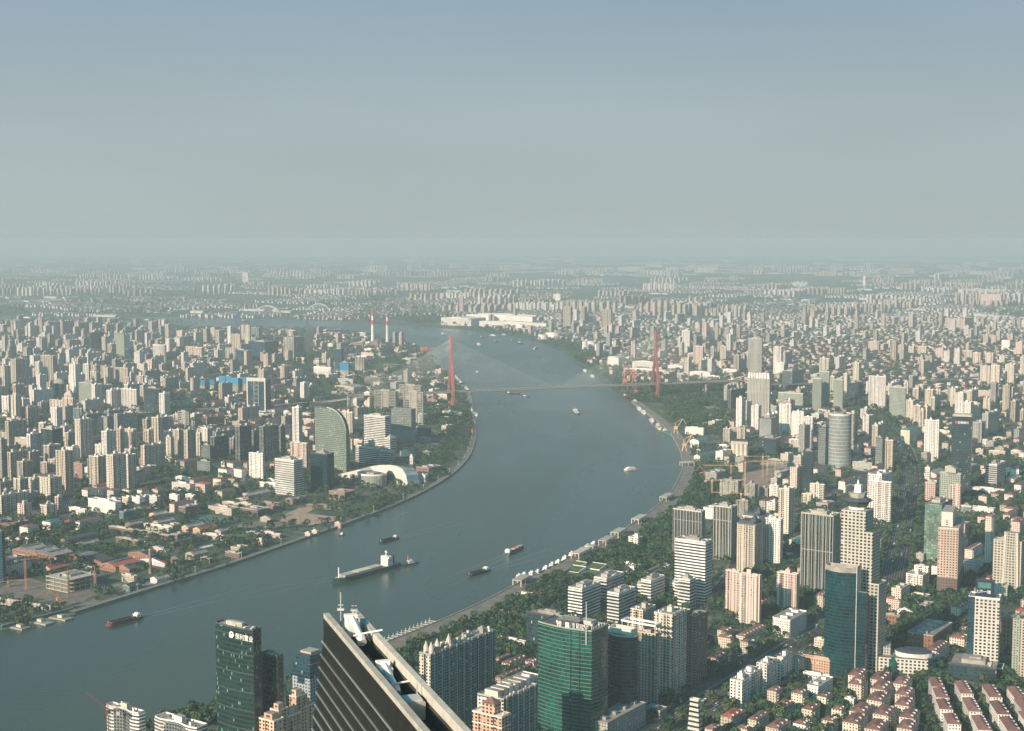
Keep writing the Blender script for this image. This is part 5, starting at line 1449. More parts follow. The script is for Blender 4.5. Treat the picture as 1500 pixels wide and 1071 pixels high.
# towers going up under blue netting
for i, (r, xl, xc, xr, yt, yb, cap) in enumerate((('B', 250, 300, 312, 582, 690, 9), ('B', 340, 386, 398, 578, 690, 9), ('B', 424, 480, 500, 545, 700, 8), ('B', 488, 528, 545, 545, 705, 8), ('B', 528, 590, 606, 560, 712, 9), ('B', 600, 672, 690, 558, 712, 8), ('G', 108, 182, 192, 432, 562, 12))):
    X0, Y0 = R(r, xl, yt); X1, Y1 = R(r, xc, yb); X2 = R(r, xr, 0)[0]; P, a, b, h = corner(X0, X1, X2, Y0, Y1); t = thing('unfinished_tower', 'unfinished tower', None, P, GRID); hb = h*(1-.02*cap*1.6)
    m1 = MB(); m1.prism([(0, 0), (a, 0), (a, b), (0, b)], 0, hb, 'scaffold', 'concrete'); m1.build('concrete_shell', t); m1 = MB(); m1.box(-.7, a+.7, -.7, b+.7, hb-4, h, 'blue_net', 'concrete', bottom=True); m1.build('netting', t); desc(t, 'blue-netted unfinished tower'); occ(rect(P, GRID, a, b, 4), 4)
X0, Y0 = R('K', 1090, 400); X1, Y1 = R('K', 1172, 470); P, a, b, h = corner(X0, X1, R('K', 1184, 0)[0], Y0, Y1); t = thing('site_cabin', 'site cabin', 'bright blue netted block beside the pink towers', P, GRID); m1 = MB(); m1.box(0, a, 0, b, h*.35, h, 'blue_net', 'roof_blue', bottom=True); m1.build('netting', t); m1 = MB(); m1.box(.5, a-.5, .5, b-.5, 0, h*.35, 'concrete'); m1.build('wall', t)
# pediment, dark pyramid roofs
P, a, b, h = corner(R('L', 790, 0)[0], R('L', 885, 0)[0], R('L', 905, 0)[0], R('L', 0, 545)[1], R('L', 0, 855)[1]); LC = (P.x, P.y, h-2); m1 = MB(); m1.box(0, a, 0, b, 0, 7, 'stone_trim', bottom=True); attach(m1, 'attic', 'triangular pediment', LC); m1 = MB(); m1.face([(0, 0, 7), (0, b, 7), (0, b/2, 13)][::-1], 'stone_trim'); m1.face([(a, 0, 7), (a, b, 7), (a, b/2, 13)], 'stone_trim'); m1.face([(0, 0, 7), (a, 0, 7), (a, b/2, 13), (0, b/2, 13)], 'concrete'); m1.face([(0, b, 7), (a, b, 7), (a, b/2, 13), (0, b/2, 13)][::-1], 'concrete'); attach(m1, 'pediment', 'triangular pediment', LC)
for i, (xl, xc, xr, yt, yb) in enumerate(((172, 325, 396, 178, 605), (215, 360, 430, 110, 560))):
    P, a, b, h = corner(R('N', xl, 0)[0], R('N', xc, 0)[0], R('N', xr, 0)[0], R('N', 0, yt)[1], R('N', 0, yb)[1])
    if i:
        t = make(P, GRID, a, b, h, 'p', 'cream', random.Random(8), 'cream tower with a dark pyramid roof, rear of the pair behind the pink twin')
    else: LC = (P.x, P.y, h); h = 0
    m1 = MB(); m1.prism([(0, 0), (a, 0), (a, b), (0, b)], h+.05, h+5, 'roof_navy', 'roof_navy', poly2=[(a*.1, b*.1), (a*.9, b*.1), (a*.9, b*.9), (a*.1, b*.9)]); m1.prism([(a*.15, b*.0), (a*.6, b*0), (a*.6, b*.35), (a*.15, b*.35)], h+4, h+14, 'roof_navy', 'roof_navy', poly2=[(a*.36, b*.16), (a*.4, b*.16), (a*.4, b*.2), (a*.36, b*.2)]); m1.build('roof', t) if i else attach(m1, 'pyramid_roof', 'cream tower with dark pyramid roofs', LC)
# row houses with brown roofs, lower right: three long rows and two short ones
for r, col, th_, L_, Wd in (('Q', ((725, 645), (765, 738), (795, 838), (862, 965)), 81, 30, 12), ('Q', ((965, 690), (1035, 842), (1120, 1000)), 82, 40, 12), ('Q', ((1210, 722), (1280, 868), (1370, 1010)), 83, 39, 12), ('Q', ((1432, 740), (1500, 850), (1540, 960)), 84, 39, 12),
                            ('Q', ((430, 632), (450, 725), (450, 815), (490, 920), (472, 1015)), 62, 26, 14), ('Q', ((240, 590), (248, 672), (218, 770), (275, 890), (205, 1015)), 60, 30, 15), ('Q', ((75, 868), (18, 960)), 58, 30, 15), ('Q', ((40, 560), (42, 635)), 62, 26, 14)):
    for x, y in col:
        X, Y = R(r, x, y); c = G(X, Y, 17.5); th = math.radians(th_); P = Vector((c.x-math.cos(th)*L_/2+math.sin(th)*Wd/2, c.y-math.sin(th)*L_/2-math.cos(th)*Wd/2, 0))
        make(P, th, L_, Wd, 17.5, 'l', 'white' if r == 'Q' and th_ > 80 else 'cream', random.Random(int(x+y))); occ(rect(P, th, L_, Wd, 2.5), 4)
# ------------------------------------------------------------------ cranes
def harbour_crane(x, yb, yt, mat, label, face=1, th=GRID):
    P = G(x, yb); h = zat(P.y, yt); s = h/42; t = thing('harbour_crane', 'harbour crane', label, P, th)
    m1 = MB()
    for i in (-1, 1):
        for j in (-1, 1): m1.tube((i*6*s, j*6*s, 0), (i*2.2*s, j*2.2*s, 15*s), 1.0*s, mat, 5)
        m1.tube((i*6*s, -6*s, 3*s), (i*6*s, 6*s, 3*s), .7*s, mat, 4)
    m1.build('portal', t); m1 = MB(); m1.box(-4.5*s, 4.5*s, -3.5*s, 3.5*s, 15*s, 22*s, mat); m1.build('machine_house', t)
    m1 = MB(); m1.tube((0, 0, 22*s), (-2*s, 0, 30*s), 1.2*s, mat, 5); m1.tube((3*s, 0, 17*s), (face*17*s, 0, 41*s), 1.0*s, mat, 5); m1.tube((-2*s, 0, 30*s), (face*17*s, 0, 41*s), .6*s, mat, 4)
    m1.tube((face*17*s, 0, 41*s), (face*26*s, 0, 27*s), .8*s, mat, 4); m1.build('jib', t); return t
harbour_crane(R('Y', 668, 0)[0], R('Y', 0, 872)[1], R('Y', 0, 690)[1], 'crane_yellow', 'yellow harbour crane on the right quay, the farther of two', 1, 0)
harbour_crane(R('Y', 762, 0)[0], R('Y', 0, 1062)[1], R('Y', 0, 868)[1], 'crane_yellow', 'yellow harbour crane on the right quay, the nearer of two', 1, 0)
harbour_crane(R('K', 375, 0)[0], R('K', 0, 612)[1], R('K', 0, 488)[1], 'crane_red', 'red harbour crane in the park below the yellow cranes', -1, 0)
harbour_crane(R('E', 515, 0)[0], R('E', 0, 775)[1], R('E', 0, 600)[1], 'crane_orange', 'orange harbour crane at the left riverside works', -1, .6)
harbour_crane(R('Y', 115, 0)[0], R('Y', 0, 380)[1], R('Y', 0, 150)[1], 'crane_red', 'pale red shipyard crane behind the bridge deck, left one', 1, 0)
harbour_crane(R('Y', 215, 0)[0], R('Y', 0, 330)[1], R('Y', 0, 120)[1], 'crane_red', 'pale red shipyard crane behind the bridge deck, middle one', -1, 0)
harbour_crane(R('Y', 235, 0)[0], R('Y', 0, 470)[1], R('Y', 0, 300)[1], 'crane_red', 'small red quay crane beside the right bridge pylon', -1, 0)
harbour_crane(R('H', 1265, 0)[0], R('H', 0, 345)[1], R('H', 0, 250)[1], 'crane_red', 'red crane on the left quay below the bridge', 1, 1)
for (x, yb, yt, lab) in ((682, 484, 466, 'dark shipyard crane before the white halls'), (349, 470, 446, 'dark shipyard crane on the far left bank'), (450, 475, 460, 'reddish shipyard crane on the far bank by the arch bridges')): harbour_crane(x, yb, yt, 'hull_rust' if 'red' in lab else 'hull_blue', lab, 1, 0)
P = G(622, 519); t = thing('coal_unloader', 'unloader', 'red coal unloader on the tip of the peninsula', P, 0); m1 = MB(); m1.box(-18, 14, -9, 9, 12, 32, 'crane_red', bottom=True); m1.build('machine_house', t); m1 = MB(); m1.box(14, 40, -4, 4, 22, 27, 'crane_red', bottom=True); m1.build('boom', t); m1 = MB()
for i in (-14, 10):
    for j in (-7, 7): m1.box(i-1, i+1, j-1, j+1, 0, 12, 'crane_red')
m1.build('leg', t)
def tower_crane(x, yb, yt, jl, az, label=None, mat='crane_yellow', w=1.0, luff=0):
    P = G(x, yb); h = zat(P.y, yt); t = thing('tower_crane', 'tower crane', label, P, az); m1 = MB(); q = w
    for i in (-1, 1):
        for j in (-1, 1): m1.tube((i*q, j*q, 0), (i*q, j*q, h), .24, mat, 4)
    for z in np.arange(0, h-2, 3.0):
        m1.tube((-q, -q, z), (q, -q, z+3), .14, mat, 3); m1.tube((q, -q, z), (q, q, z+3), .14, mat, 3); m1.tube((-q, q, z), (-q, -q, z+3), .14, mat, 3)
    m1.build('mast', t); m1 = MB(); m1.box(-1.4, 1.4, -1.6, 1.6, h, h+2.6, mat); m1.build('cab', t)
    m1 = MB(); e_ = (jl*math.cos(luff), 0, h+2.6+jl*math.sin(luff))
    for dy, dz in ((-.7, 0), (.7, 0), (0, 1.5)): m1.tube((0, dy, h+2.6+dz), (e_[0], dy*.5, e_[2]+dz*.4), .22, mat, 4)
    for k in range(int(jl/4)): u0, u1 = k*4/jl, (k+.5)*4/jl; m1.tube((e_[0]*u0, -.7, h+2.6+(e_[2]-h-2.6)*u0), (e_[0]*u1, 0, h+4.0+(e_[2]-h-2.6)*u1), .12, mat, 3)
    m1.tube((0, 0, h+2.6), (0, 0, h+9), .35, mat, 4); m1.tube((0, 0, h+9), (e_[0]*.7, 0, h+3.2+(e_[2]-h-2.6)*.7), .1, mat, 3); m1.build('jib', t)
    m1 = MB(); m1.box(-14, 0, -.8, .8, h+2.4, h+3.0, mat, bottom=True); m1.tube((0, 0, h+9), (-13, 0, h+3), .1, mat, 3); m1.build('counter_jib', t); m1 = MB(); m1.box(-14, -10, -1.1, 1.1, h+.4, h+3.4, 'concrete', bottom=True); m1.build('counterweight', t)
    if label is None: desc(t, 'yellow lattice tower crane')
    return t
for (r, x, yb, yt, jl, az) in (('E', 225, 625, 372, 40, .5), ('E', 440, 480, 350, 38, 2.6), ('E', 598, 690, 490, 42, .9), ('E', 830, 605, 465, 30, 1.4), ('K', 600, 610, 500, 55, 3.1), ('K', 432, 775, 630, 60, .1), ('K', 720, 690, 470, 50, .3), ('K', 875, 600, 420, 60, 3.3), ('K', 985, 560, 470, 45, 2.8), ('K', 915, 640, 480, 45, .2), ('K', 685, 960, 745, 50, 2.9), ('K', 1200, 400, 300, 60, 3.2), ('G', 410, 630, 540, 50, 0), ('G', 520, 540, 450, 60, .1), ('G', 225, 620, 520, 45, 2), ('E', 70, 600, 560, 25, .3)):
    X, Y = R(r, x, yb); tower_crane(X, Y, R(r, 0, yt)[1], jl, az, None, 'crane_yellow' if r != 'E' else 'crane_orange', w=1.0)
tower_crane(161, 1150, 1045, 26, 2.7, 'dark red luffing crane beside the white wavy tower at lower left', 'hull_rust', 1.0, .5)
# ------------------------------------------------------------------ factory stack, lamp posts, ferry shelters
for (r, x, yb, yt, rad, mat, lab) in (('E', 1312, 475, 270, 2.6, 'brown', 'brown brick stack at the left riverside works'), ('F', 222, 195, 82, 3.2, 'pink', 'pinkish brick stack left of the teal court'), ('D', 530, 0, -60, 2, 'cream', 'slim pale stack near the elevated road'), ('E', 1268, 243, 190, 2.5, 'white', 'short white stack among the brown works')):
    X, Y = R(r, x, yb); P = G(X, Y); h = zat(P.y, R(r, 0, yt)[1]); t = thing('brick_stack', 'stack', lab, P); m1 = MB(); m1.tube((0, 0, 0), (0, 0, h), rad, mat, 10, rad*.7); m1.build('shaft', t); m1 = MB(); m1.tube((0, 0, h), (0, 0, h+1.2), rad*.85, 'concrete', 10); m1.build('rim', t)
def lamp(P, label=None):
    t = thing('street_lamp', 'street lamp', label, P, 0, 'lamps along the river promenades'); m1 = MB(); m1.tube((0, 0, 0), (0, 0, 9), .22, 'white_paint', 5, .14); m1.build('post', t); m1 = MB(); m1.box(-1.3, 1.3, -.3, .3, 9, 9.35, 'white_paint', bottom=True); m1.build('lamp_head', t); desc(t, 'white lamp post on the promenade')
PLo = offset(PL, 9)
for i in range(2, 46, 2):
    if i < len(PLo): lamp((PLo[i][0], PLo[i][1], 2.6))
PRo = offset(PR, 2)
def mooring(P, th):
    t = thing('mooring_post', 'mooring post', None, P, th, 'white mooring posts along the promenade'); m1 = MB(); m1.tube((0, 0, -.5), (0, 0, 6.2), .55, 'stone_trim', 8); m1.build('post', t); m1 = MB(); m1.box(-2, 9, -.9, .9, 2.2, 3.0, 'stone_trim', bottom=True); m1.build('jetty', t); desc(t, 'white post with short jetty')
qa, qb = G(568, 942), G(634, 914)
for k in range(12):
    q = qa.lerp(qb, k/11); mooring((q.x-4, q.y+4, .3), math.radians(-20))
def shelter(x0, y0, x1, y1, hh=9.0, label=None, dep=14):
    a, b2 = G(x0, y0, 3), G(x1, y1, 3); d = b2-a; l = max(d.length, 12); th = math.atan2(d.y, d.x); t = thing('pier_shelter', 'shelter', label, (a.x, a.y, 3.0), th); m1 = MB(); m1.box(0, l, -dep/2, dep/2, hh-1.2, hh, 'stone_trim', 'stone_trim', bottom=True); m1.build('roof', t); m1 = MB(); n = max(2, int(l/14)+1)
    for i in range(n):
        for s in (-1, 1): x = 1+(l-2)*i/(n-1); m1.box(x-.6, x+.6, s*(dep/2-1)-.6, s*(dep/2-1)+.6, 0, hh-1.2, 'stone_trim')
    m1.build('pillar', t); desc(t, 'flat-roofed pale ferry shelter')
for (xa, ya, xb, yb_) in ((757, 859, 771, 851), (842, 819, 860, 810), (863, 808, 868, 806), (882, 800, 895, 793), (900, 788, 912, 781), (930, 768, 943, 761), (971, 735, 982, 729), (997, 683, 1016, 682)): shelter(xa, ya, xb, yb_)
# sloping green-roof pavilion
c0 = G(*R('Z', 800, 370)); t = thing('pavilion', 'pavilion', 'sloping green-roofed pavilion with white edges in the riverside park', c0, GRID); t.scale = (.62, .62, .8)
for i, (x0, x1, y0, y1, z0, z1) in enumerate(((-10, 30, 14, 44, 1, 7), (-40, -6, -6, 30, 1, 6), (8, 40, -34, 4, 2, 7))):
    m1 = MB(); m1.face([(x0, y0, .2), (x1, y0, .2), (x1, y0, z1), (x0, y0, z0)], 'white'); m1.face([(x0, y0, z0), (x1, y0, z1), (x1, y1, z1), (x0, y1, z0)], 'grass'); m1.face([(x1, y0, .2), (x1, y1, .2), (x1, y1, z1), (x1, y0, z1)], 'glass_dark'); m1.face([(x0, y0, .2), (x0, y0, z0), (x0, y1, z0), (x0, y1, .2)], 'white'); m1.face([(x0, y1, .2), (x0, y1, z0), (x1, y1, z1), (x1, y1, .2)], 'white'); m1.build('sloping_roof', t)
    m1 = MB(); m1.tube((x0, y0, z0+.3), (x1, y0, z1+.3), .9, 'white_paint', 4); m1.tube((x1, y0, z1+.3), (x1, y1, z1+.3), .9, 'white_paint', 4); m1.build('white_edge', t)
occ([(c0.x-38, c0.y-75), (c0.x+34, c0.y-75), (c0.x+34, c0.y+28), (c0.x-38, c0.y+28)], 4)
# ------------------------------------------------------------------ boats
WZ = .3
def hull(m1, L, W, D, mat, bow_=.22, deck='deck_tan', stern=.06, sheer=.25, z0=-.4):
    n = 14; st = [0, .02, .06, .15, .3, .5, .7, 1-bow_, 1-bow_*.66, 1-bow_*.33, 1-bow_*.1, 1.0]; rows = []
    for u in st:
        if u > 1-bow_: k = (u-(1-bow_))/bow_; w = W/2*max(1-k**2.2, .02)
        else: w = W/2*(1-stern*(1-min(u/.12, 1)))
        z = D*(1+sheer*max(0, (u-.7)/.3)**2); rows.append((u*L-L/2, w, z))
    for (x0, w0, h0), (x1, w1, h1) in zip(rows, rows[1:]):
        m1.face([(x0, -w0*.9, z0), (x1, -w1*.86, z0), (x1, -w1, h1), (x0, -w0, h0)], mat); m1.face([(x1, w1*.86, z0), (x0, w0*.9, z0), (x0, w0, h0), (x1, w1, h1)], mat)
        m1.face([(x0, -w0, h0-.5), (x1, -w1, h1-.5), (x1, w1, h1-.5), (x0, w0, h0-.5)], deck)
    x0, w0, h0 = rows[0]; m1.face([(x0, w0*.9, z0), (x0, -w0*.9, z0), (x0, -w0, h0), (x0, w0, h0)], mat)
def ship(xs, ys, xb, yb, kind, label, W=None, **k):
    """stern pixel, bow pixel at the waterline"""
    a, b2 = G(xs, ys, WZ), G(xb, yb, WZ); d = b2-a; L_ = min(max(d.length, 7), k.get('Lm', 170)); c = (a+b2)/2; W = W or max(L_*.17, 3); nm = {'cargo': 'cargo_ship', 'barge': 'barge', 'open': 'barge', 'tug': 'tugboat', 'ferry': 'ferry', 'yacht': 'cruise_boat', 'small': 'small_boat'}[kind]
    t = thing(nm, nm.replace('_', ' '), label, (c.x, c.y, WZ), math.atan2(d.y, d.x)); s = L_/100; m1 = MB(); hm = k.get('hull', 'hull_black')
    if kind == 'cargo':
        D = 4.4*s; hull(m1, L_, W, D, hm); m1.build('hull', t)
        for i in range(3): m1 = MB(); x0 = -L_*.22+i*L_*.20; m1.box(x0, x0+L_*.185, -W*.38, W*.38, D-.5, D+2.2*s, 'stone_trim', 'hatch_tan'); m1.build('hatch_cover', t)
        m1 = MB(); x0 = -L_*.38; m1.box(x0, x0+8*s, -W*.40, W*.40, D-.5, D+7.5*s, 'white_low', 'roof_white'); m1.box(x0+1*s, x0+7*s, -W*.46, W*.46, D+7.5*s, D+9.6*s, 'white_paint', 'roof_white'); m1.build('bridge_house', t)
        m1 = MB(); m1.box(x0-6*s, x0-2*s, -2.2*s, 2.2*s, D-.5, D+9*s, 'hull_blue'); m1.build('funnel', t); m1 = MB(); m1.tube((x0+5*s, 0, D+9.6*s), (x0+5*s, 0, D+16*s), .55*s, 'white_paint', 5); m1.tube((x0+5*s, -2*s, D+14*s), (x0+5*s, 2*s, D+14*s), .5*s, 'white_paint', 4); m1.build('mast', t)
        m1 = MB(); m1.tube((L_*.41, 0, D-.5), (L_*.41, 0, D+11*s), .7*s, 'white_paint', 6); m1.build('fore_mast', t)
    elif kind in ('barge', 'open'):
        D = L_*.06; hull(m1, L_, W, D, hm, .12, k.get('deck', 'hull_rust' if kind == 'barge' else 'plate_dark')); m1.build('hull', t)
        m1 = MB(); m1.box(-L_*.46, -L_*.33, -W*.36, W*.36, D-.5, D+L_*.06, 'white_low', 'roof_white'); m1.box(-L_*.44, -L_*.37, -W*.28, W*.28, D+L_*.06, D+L_*.09, 'white_paint', 'roof_white'); m1.build('deck_house', t)
        m1 = MB(); q = .3
        for sy in (-1, 1): m1.box(-L_*.30, L_*.38, sy*W*.36-q, sy*W*.36+q, D-.5, D+L_*.015+.6, hm)
        m1.box(-L_*.30, -L_*.30+q*2, -W*.36, W*.36, D-.5, D+L_*.015+.6, hm); m1.box(L_*.38-q*2, L_*.38, -W*.36, W*.36, D-.5, D+L_*.015+.6, hm); m1.build('coaming', t)
        if k.get('cargo'):
            m1 = MB(); rs = random.Random(int(xs))
            for i in range(7): x0 = -L_*.28+i*L_*.09; m1.box(x0, x0+L_*.08, -W*.30, W*.30, D-.45, D+L_*.03*rs.uniform(.6, 1.5), rs.choice(['salmon', 'white', 'roof_red', 'stone_trim']))
            m1.build('cargo', t)
        m1 = MB(); m1.tube((L_*.44, 0, D-.4), (L_*.44, 0, D+L_*.06), .25, 'white_paint', 4); m1.build('mast', t)
    else:
        D = {'tug': 2.6, 'ferry': 2.4, 'yacht': 2.2, 'small': 1.2}[kind]; hull(m1, L_, W, D, hm, .3, 'deck_tan'); m1.build('hull', t); w = W*.4; f = {'tug': .30, 'ferry': .74, 'yacht': .62, 'small': .35}[kind]; x0 = -L_*.36
        if kind == 'tug': x0 = -L_*.1
        m1 = MB(); z = D-.5; nf = {'tug': 2, 'ferry': 2, 'yacht': 2, 'small': 1}[kind]
        for i in range(nf): m1.box(x0+i*L_*.05, x0+L_*f*(1-.18*i), -w*(1-.1*i), w*(1-.1*i), z, z+2.2, 'white_low', 'roof_white'); z += 2.2
        m1.build('deck_house', t); m1 = MB(); m1.box(x0+L_*f*.45, x0+L_*f*.66, -w*.5, w*.5, z, z+1.5, 'white_paint', 'roof_white'); m1.build('wheelhouse', t); m1 = MB()
        if kind == 'tug': m1.tube((x0+L_*.04, 0, z), (x0+L_*.04, 0, z+7), 1.2, 'crane_red', 8)
        m1.tube((x0+L_*f*.5, 0, z+1.5), (x0+L_*f*.5, 0, z+2.8), .1, 'white_paint', 4); m1.build('mast', t)
    return t
ship(581, 829, 487.5, 855, 'cargo', 'long dark green cargo ship with three tan hatches, being towed', 17, hull='hull_green')
ship(586, 829.5, 613, 824.5, 'tug', 'white-housed tugboat tied to the stern of the cargo ship', 9, hull='hull_green')
ship(206, 905, 155, 918, 'barge', 'dark rusty barge near the lower left bank', 12, hull='hull_rust')
ship(582, 789, 556, 796, 'barge', 'dark barge with a pale stern house left of midstream', 9)
ship(715, 836, 685, 845, 'open', 'empty open dark barge below midstream', 11, hull='hull_black')
ship(742, 813, 765, 802.5, 'barge', 'blue-hulled barge loaded with reddish cargo right of midstream', 11, hull='hull_blue', cargo=1)
ship(932, 688, 914, 690, 'ferry', 'white and yellow ferry off the right bank', 12, hull='stone_trim')
ship(840.5, 602, 848, 608, 'cargo', 'white-housed green cargo ship coming out from under the bridge', 14, Lm=62, hull='hull_green')
ship(743, 576.5, 762, 577, 'barge', 'dark barge under the bridge deck', 12, hull='hull_black', cargo=1)
ship(766, 580.5, 776, 581.5, 'small', 'small dark boat beside the barge under the bridge', 8, hull='hull_black')
ship(696, 504, 708, 509.5, 'cargo', 'green cargo ship with white house beyond the left pylon', 15, Lm=75, hull='hull_green')
ship(644, 489.5, 656, 492, 'cargo', 'grey-hulled ship with white house left of the left pylon top', 14, Lm=70, hull='hull_black')
for i, (x, y, dx, dy, lab) in enumerate(((707, 495, 6, 1, 'small dark barge far up the river'), (722, 492, 8, 1, 'white boat moored before the shipyard halls'), (727, 501, 6, 1, 'low barge above the cable fan'), (738, 491, 7, 0, 'pale boat by the far bank woods'), (752, 500, 6, 1, 'dark tug near the right far bank'), (785, 511, 7, -1, 'white ferry by the right far bank'), (763, 504, 6, 1.5, 'dark barge hugging the right far bank'), (40, 466, 16, 1, 'long pale ship far upriver at the left'), (180, 467, 16, 0, 'dark ship far upriver left of centre'), (215, 469, 10, 0, 'small ship far upriver'), (360, 472, 10, 1, 'white boat before the near arch bridge'))):
    ship(x-dx/2, y-dy/2, x+dx/2, y+dy/2, 'barge' if i % 2 == 0 else 'ferry', lab, None, hull='hull_black' if i % 2 == 0 else 'stone_trim')
ship(697.5, 544.5, 700, 545.5, 'small', 'tiny white boat under the left cable fan', 7, hull='white_paint'); P = G(672, 784, WZ); t = thing('buoy', 'buoy', 'small dark river buoy in midstream', P); m1 = MB(); m1.tube((0, 0, -.4), (0, 0, 1.2), 1.3, 'hull_green', 8); m1.build('float', t); m1 = MB(); m1.tube((0, 0, 1.2), (0, 0, 5), .5, 'hull_green', 5, .1); m1.build('tower', t); ship(503, 783, 497, 785, 'small', 'small dark boat off the left bank', 6)
ZZ = [(760.6, 848), (768, 846), (779, 844), (788, 842), (800, 836), (809, 831), (818, 827), (828, 821), (838, 815), (851, 810), (861, 804), (870, 800)]
for i, (x, y) in enumerate(ZZ):
    t = ship(x-3.2, y+1.6, x+3.4, y-2.4, 'yacht', None, 8, hull='white_paint' if i != 8 else 'hull_green'); desc(t, 'white moored cruise boat')
for i in range(9):
    x, y = 667+i*2.5, 553+i*2.7; t = ship(x-1.6, y-1.9, x+1.6, y+1.9, 'yacht', None, 9, hull='white_paint'); desc(t, 'small white moored boat')
for (xa, ya, xb, yb_, kd, hm) in ((852, 540, 862, 548, 'ferry', 'white_paint'), (862, 548, 874, 556, 'ferry', 'white_paint'), (926, 588, 934, 590, 'tug', 'hull_black'), (933, 596, 940, 604, 'ferry', 'white_paint'), (940, 602, 946, 608, 'ferry', 'white_paint'), (952, 614, 958, 621, 'ferry', 'white_paint'), (958, 621, 973, 634, 'barge', 'stone_trim'), (972, 633, 985, 638, 'open', 'roof_teal'), (688, 598, 692, 607, 'yacht', 'white_paint'), (692, 606, 699, 610, 'ferry', 'white_paint'), (912, 580, 926, 586, 'barge', 'hull_rust')):
    t = ship(xa, ya, xb, yb_, kd, None, 11, hull=hm, Lm=62); desc(t, {'ferry': 'white moored ferry', 'cargo': 'white moored cargo ship', 'tug': 'dark moored tugboat', 'barge': 'moored barge', 'open': 'teal moored pontoon barge', 'yacht': 'white moored pleasure boat'}[kd])
for (x, y, l) in ((30, 920, 22), (60, 912, 34), (90, 906, 30)):
    P = G(x, y, WZ); t = thing('pontoon', 'pontoon', None, P, math.radians(-32)); m1 = MB(); m1.box(-l/2, l/2, -7, 7, -.4, 1.6, 'concrete', 'quay_stone'); m1.build('deck', t); m1 = MB(); m1.box(-4, 4, -3, 3, 1.6, 5, 'cream', 'roof_grey'); m1.build('cabin', t); desc(t, 'concrete pontoon')
a, b2 = G(2, 921), G(106, 895); d = b2-a; t = thing('flood_gate', 'barrier', 'long blue-green barrier wall at the lower left bank', (a.x, a.y, 0), math.atan2(d.y, d.x)); m1 = MB(); m1.box(0, d.length, -1, 1, 0, 4.5, 'roof_teal'); m1.build('panel', t); m1 = MB(); m1.box(0, d.length, -1.6, -1, 4, 4.8, 'steel'); m1.build('rail', t)
a, b2 = G(-30, 880), G(75, 897); d = b2-a; t = thing('retaining_wall', 'wall', 'old concrete river wall below the left works', (a.x, a.y, 0), math.atan2(d.y, d.x)); m1 = MB(); m1.box(0, d.length, -1, 1, 0, 9, 'concrete'); m1.build('wall', t); m1 = MB()
for x in np.arange(2, d.length-2, 6): m1.box(x, x+.8, -1.7, -1, 0, 9.3, 'stone_trim')
m1.build('buttress', t)

plain('wake_water', (.115, .145, .118), .32, .05, .2)
def wake(x, y, th, L_, w0, w1):
    """a fading trail of disturbed water lying on the river behind a moving boat"""
    P = G(x, y, WZ+.02); m1 = MB(); n = 24; d = Vector((math.cos(th), math.sin(th))); q = Vector((-d.y, d.x))
    for s_ in (-1, 1):
        for k in range(n):
            u0, u1 = k/n, (k+1)/n; c0, c1 = s_*(w0+(w1-w0)*u0), s_*(w0+(w1-w0)*u1); h0, h1 = 1.1*(1-u0)+.25, 1.1*(1-u1)+.25; a = P.xy-d*L_*u0; b2 = P.xy-d*L_*u1
            pp = [a+q*(c0-h0), b2+q*(c1-h1), b2+q*(c1+h1), a+q*(c0+h0)]; m1.face([(p.x, p.y, P.z) for p in pp][::-1], 'wake_water')
    structure(m1.build('wake'))
for o in list(S.objects):
    k = o.name.split('.')[0]
    if k in ('barge', 'cargo_ship', 'tugboat', 'ferry') and o.parent is None and 'label' in o and 'moored' not in o['label']:
        px_, py_ = proj(o.location); 
        if py_ > 560 and 'cargo ship with three' not in o['label']: wake(px_, py_, o.rotation_euler.z, 330 if 'tug' in k else 240, 2.5, 16)
# ------------------------------------------------------------------ the rest of the city, filled in between what is placed by hand
CAND = []
def zone(poly, pitch, prob, kinds, th=GRID, jit=.25, ymax=None):
    W_ = pts(poly); xs = [p[0] for p in W_]; ys = [p[1] for p in W_]; c, s = math.cos(th), math.sin(th); cx, cy = sum(xs)/len(xs), sum(ys)/len(ys); R_ = max(max(xs)-min(xs), max(ys)-min(ys))*.75; n = int(R_/min(pitch))+2
    for i in range(-int(R_/pitch[0])-1, int(R_/pitch[0])+2):
        for j in range(-int(R_/pitch[1])-1, int(R_/pitch[1])+2):
            u, v = i*pitch[0]+random.uniform(-jit, jit)*pitch[0], j*pitch[1]+random.uniform(-jit, jit)*pitch[1]; x, y = cx+u*c-v*s, cy+u*s+v*c
            if not in_poly(np.array([x]), np.array([y]), W_)[0]: continue
            if random.random() > prob: continue
            k = random.choices(kinds, [q[0] for q in kinds])[0]; _, st, a, b, h, mats = k
            a, b, h = random.uniform(*a), random.uniform(*b), random.uniform(*h); rc = rect((x, y), th, a, b, 3)
            if not free(rc): continue
            occ(rect((x, y), th, a, b, 5), 4); P = Vector((x, y, 0)); px, py = proj((x, y, h/2)); 
            if not (-60 < px < 1560): continue
            CAND.append((max(h, a*.8)/y, P, th, a, b, h, st, random.choice(mats)))
TW = (1, 'p', (16, 30), (14, 24), (32, 82), ['cream', 'white', 'pink', 'tan', 'white', 'grey'])
SL = (1, 's', (30, 70), (12, 16), (26, 62), ['cream', 'pink', 'white', 'white', 'grey', 'tan'])
LO = (1, 'l', (30, 52), (11, 13), (14, 19), ['white', 'pink', 'cream', 'tan', 'white'])
LG = (1, 'lg', (30, 52), (11, 13), (13, 18), ['white', 'cream', 'pink'])
LF = (1, 'lf', (20, 50), (14, 26), (9, 22), ['white', 'cream', 'grey', 'pink', 'tan'])
LR = (1, 'lr', (24, 40), (11, 14), (10, 15), ['white', 'pink'])
WH = (1, 'w', (30, 70), (18, 30), (7, 11), ['white', 'grey', 'tan'])
def wt(w, k): return (w,)+k[1:]
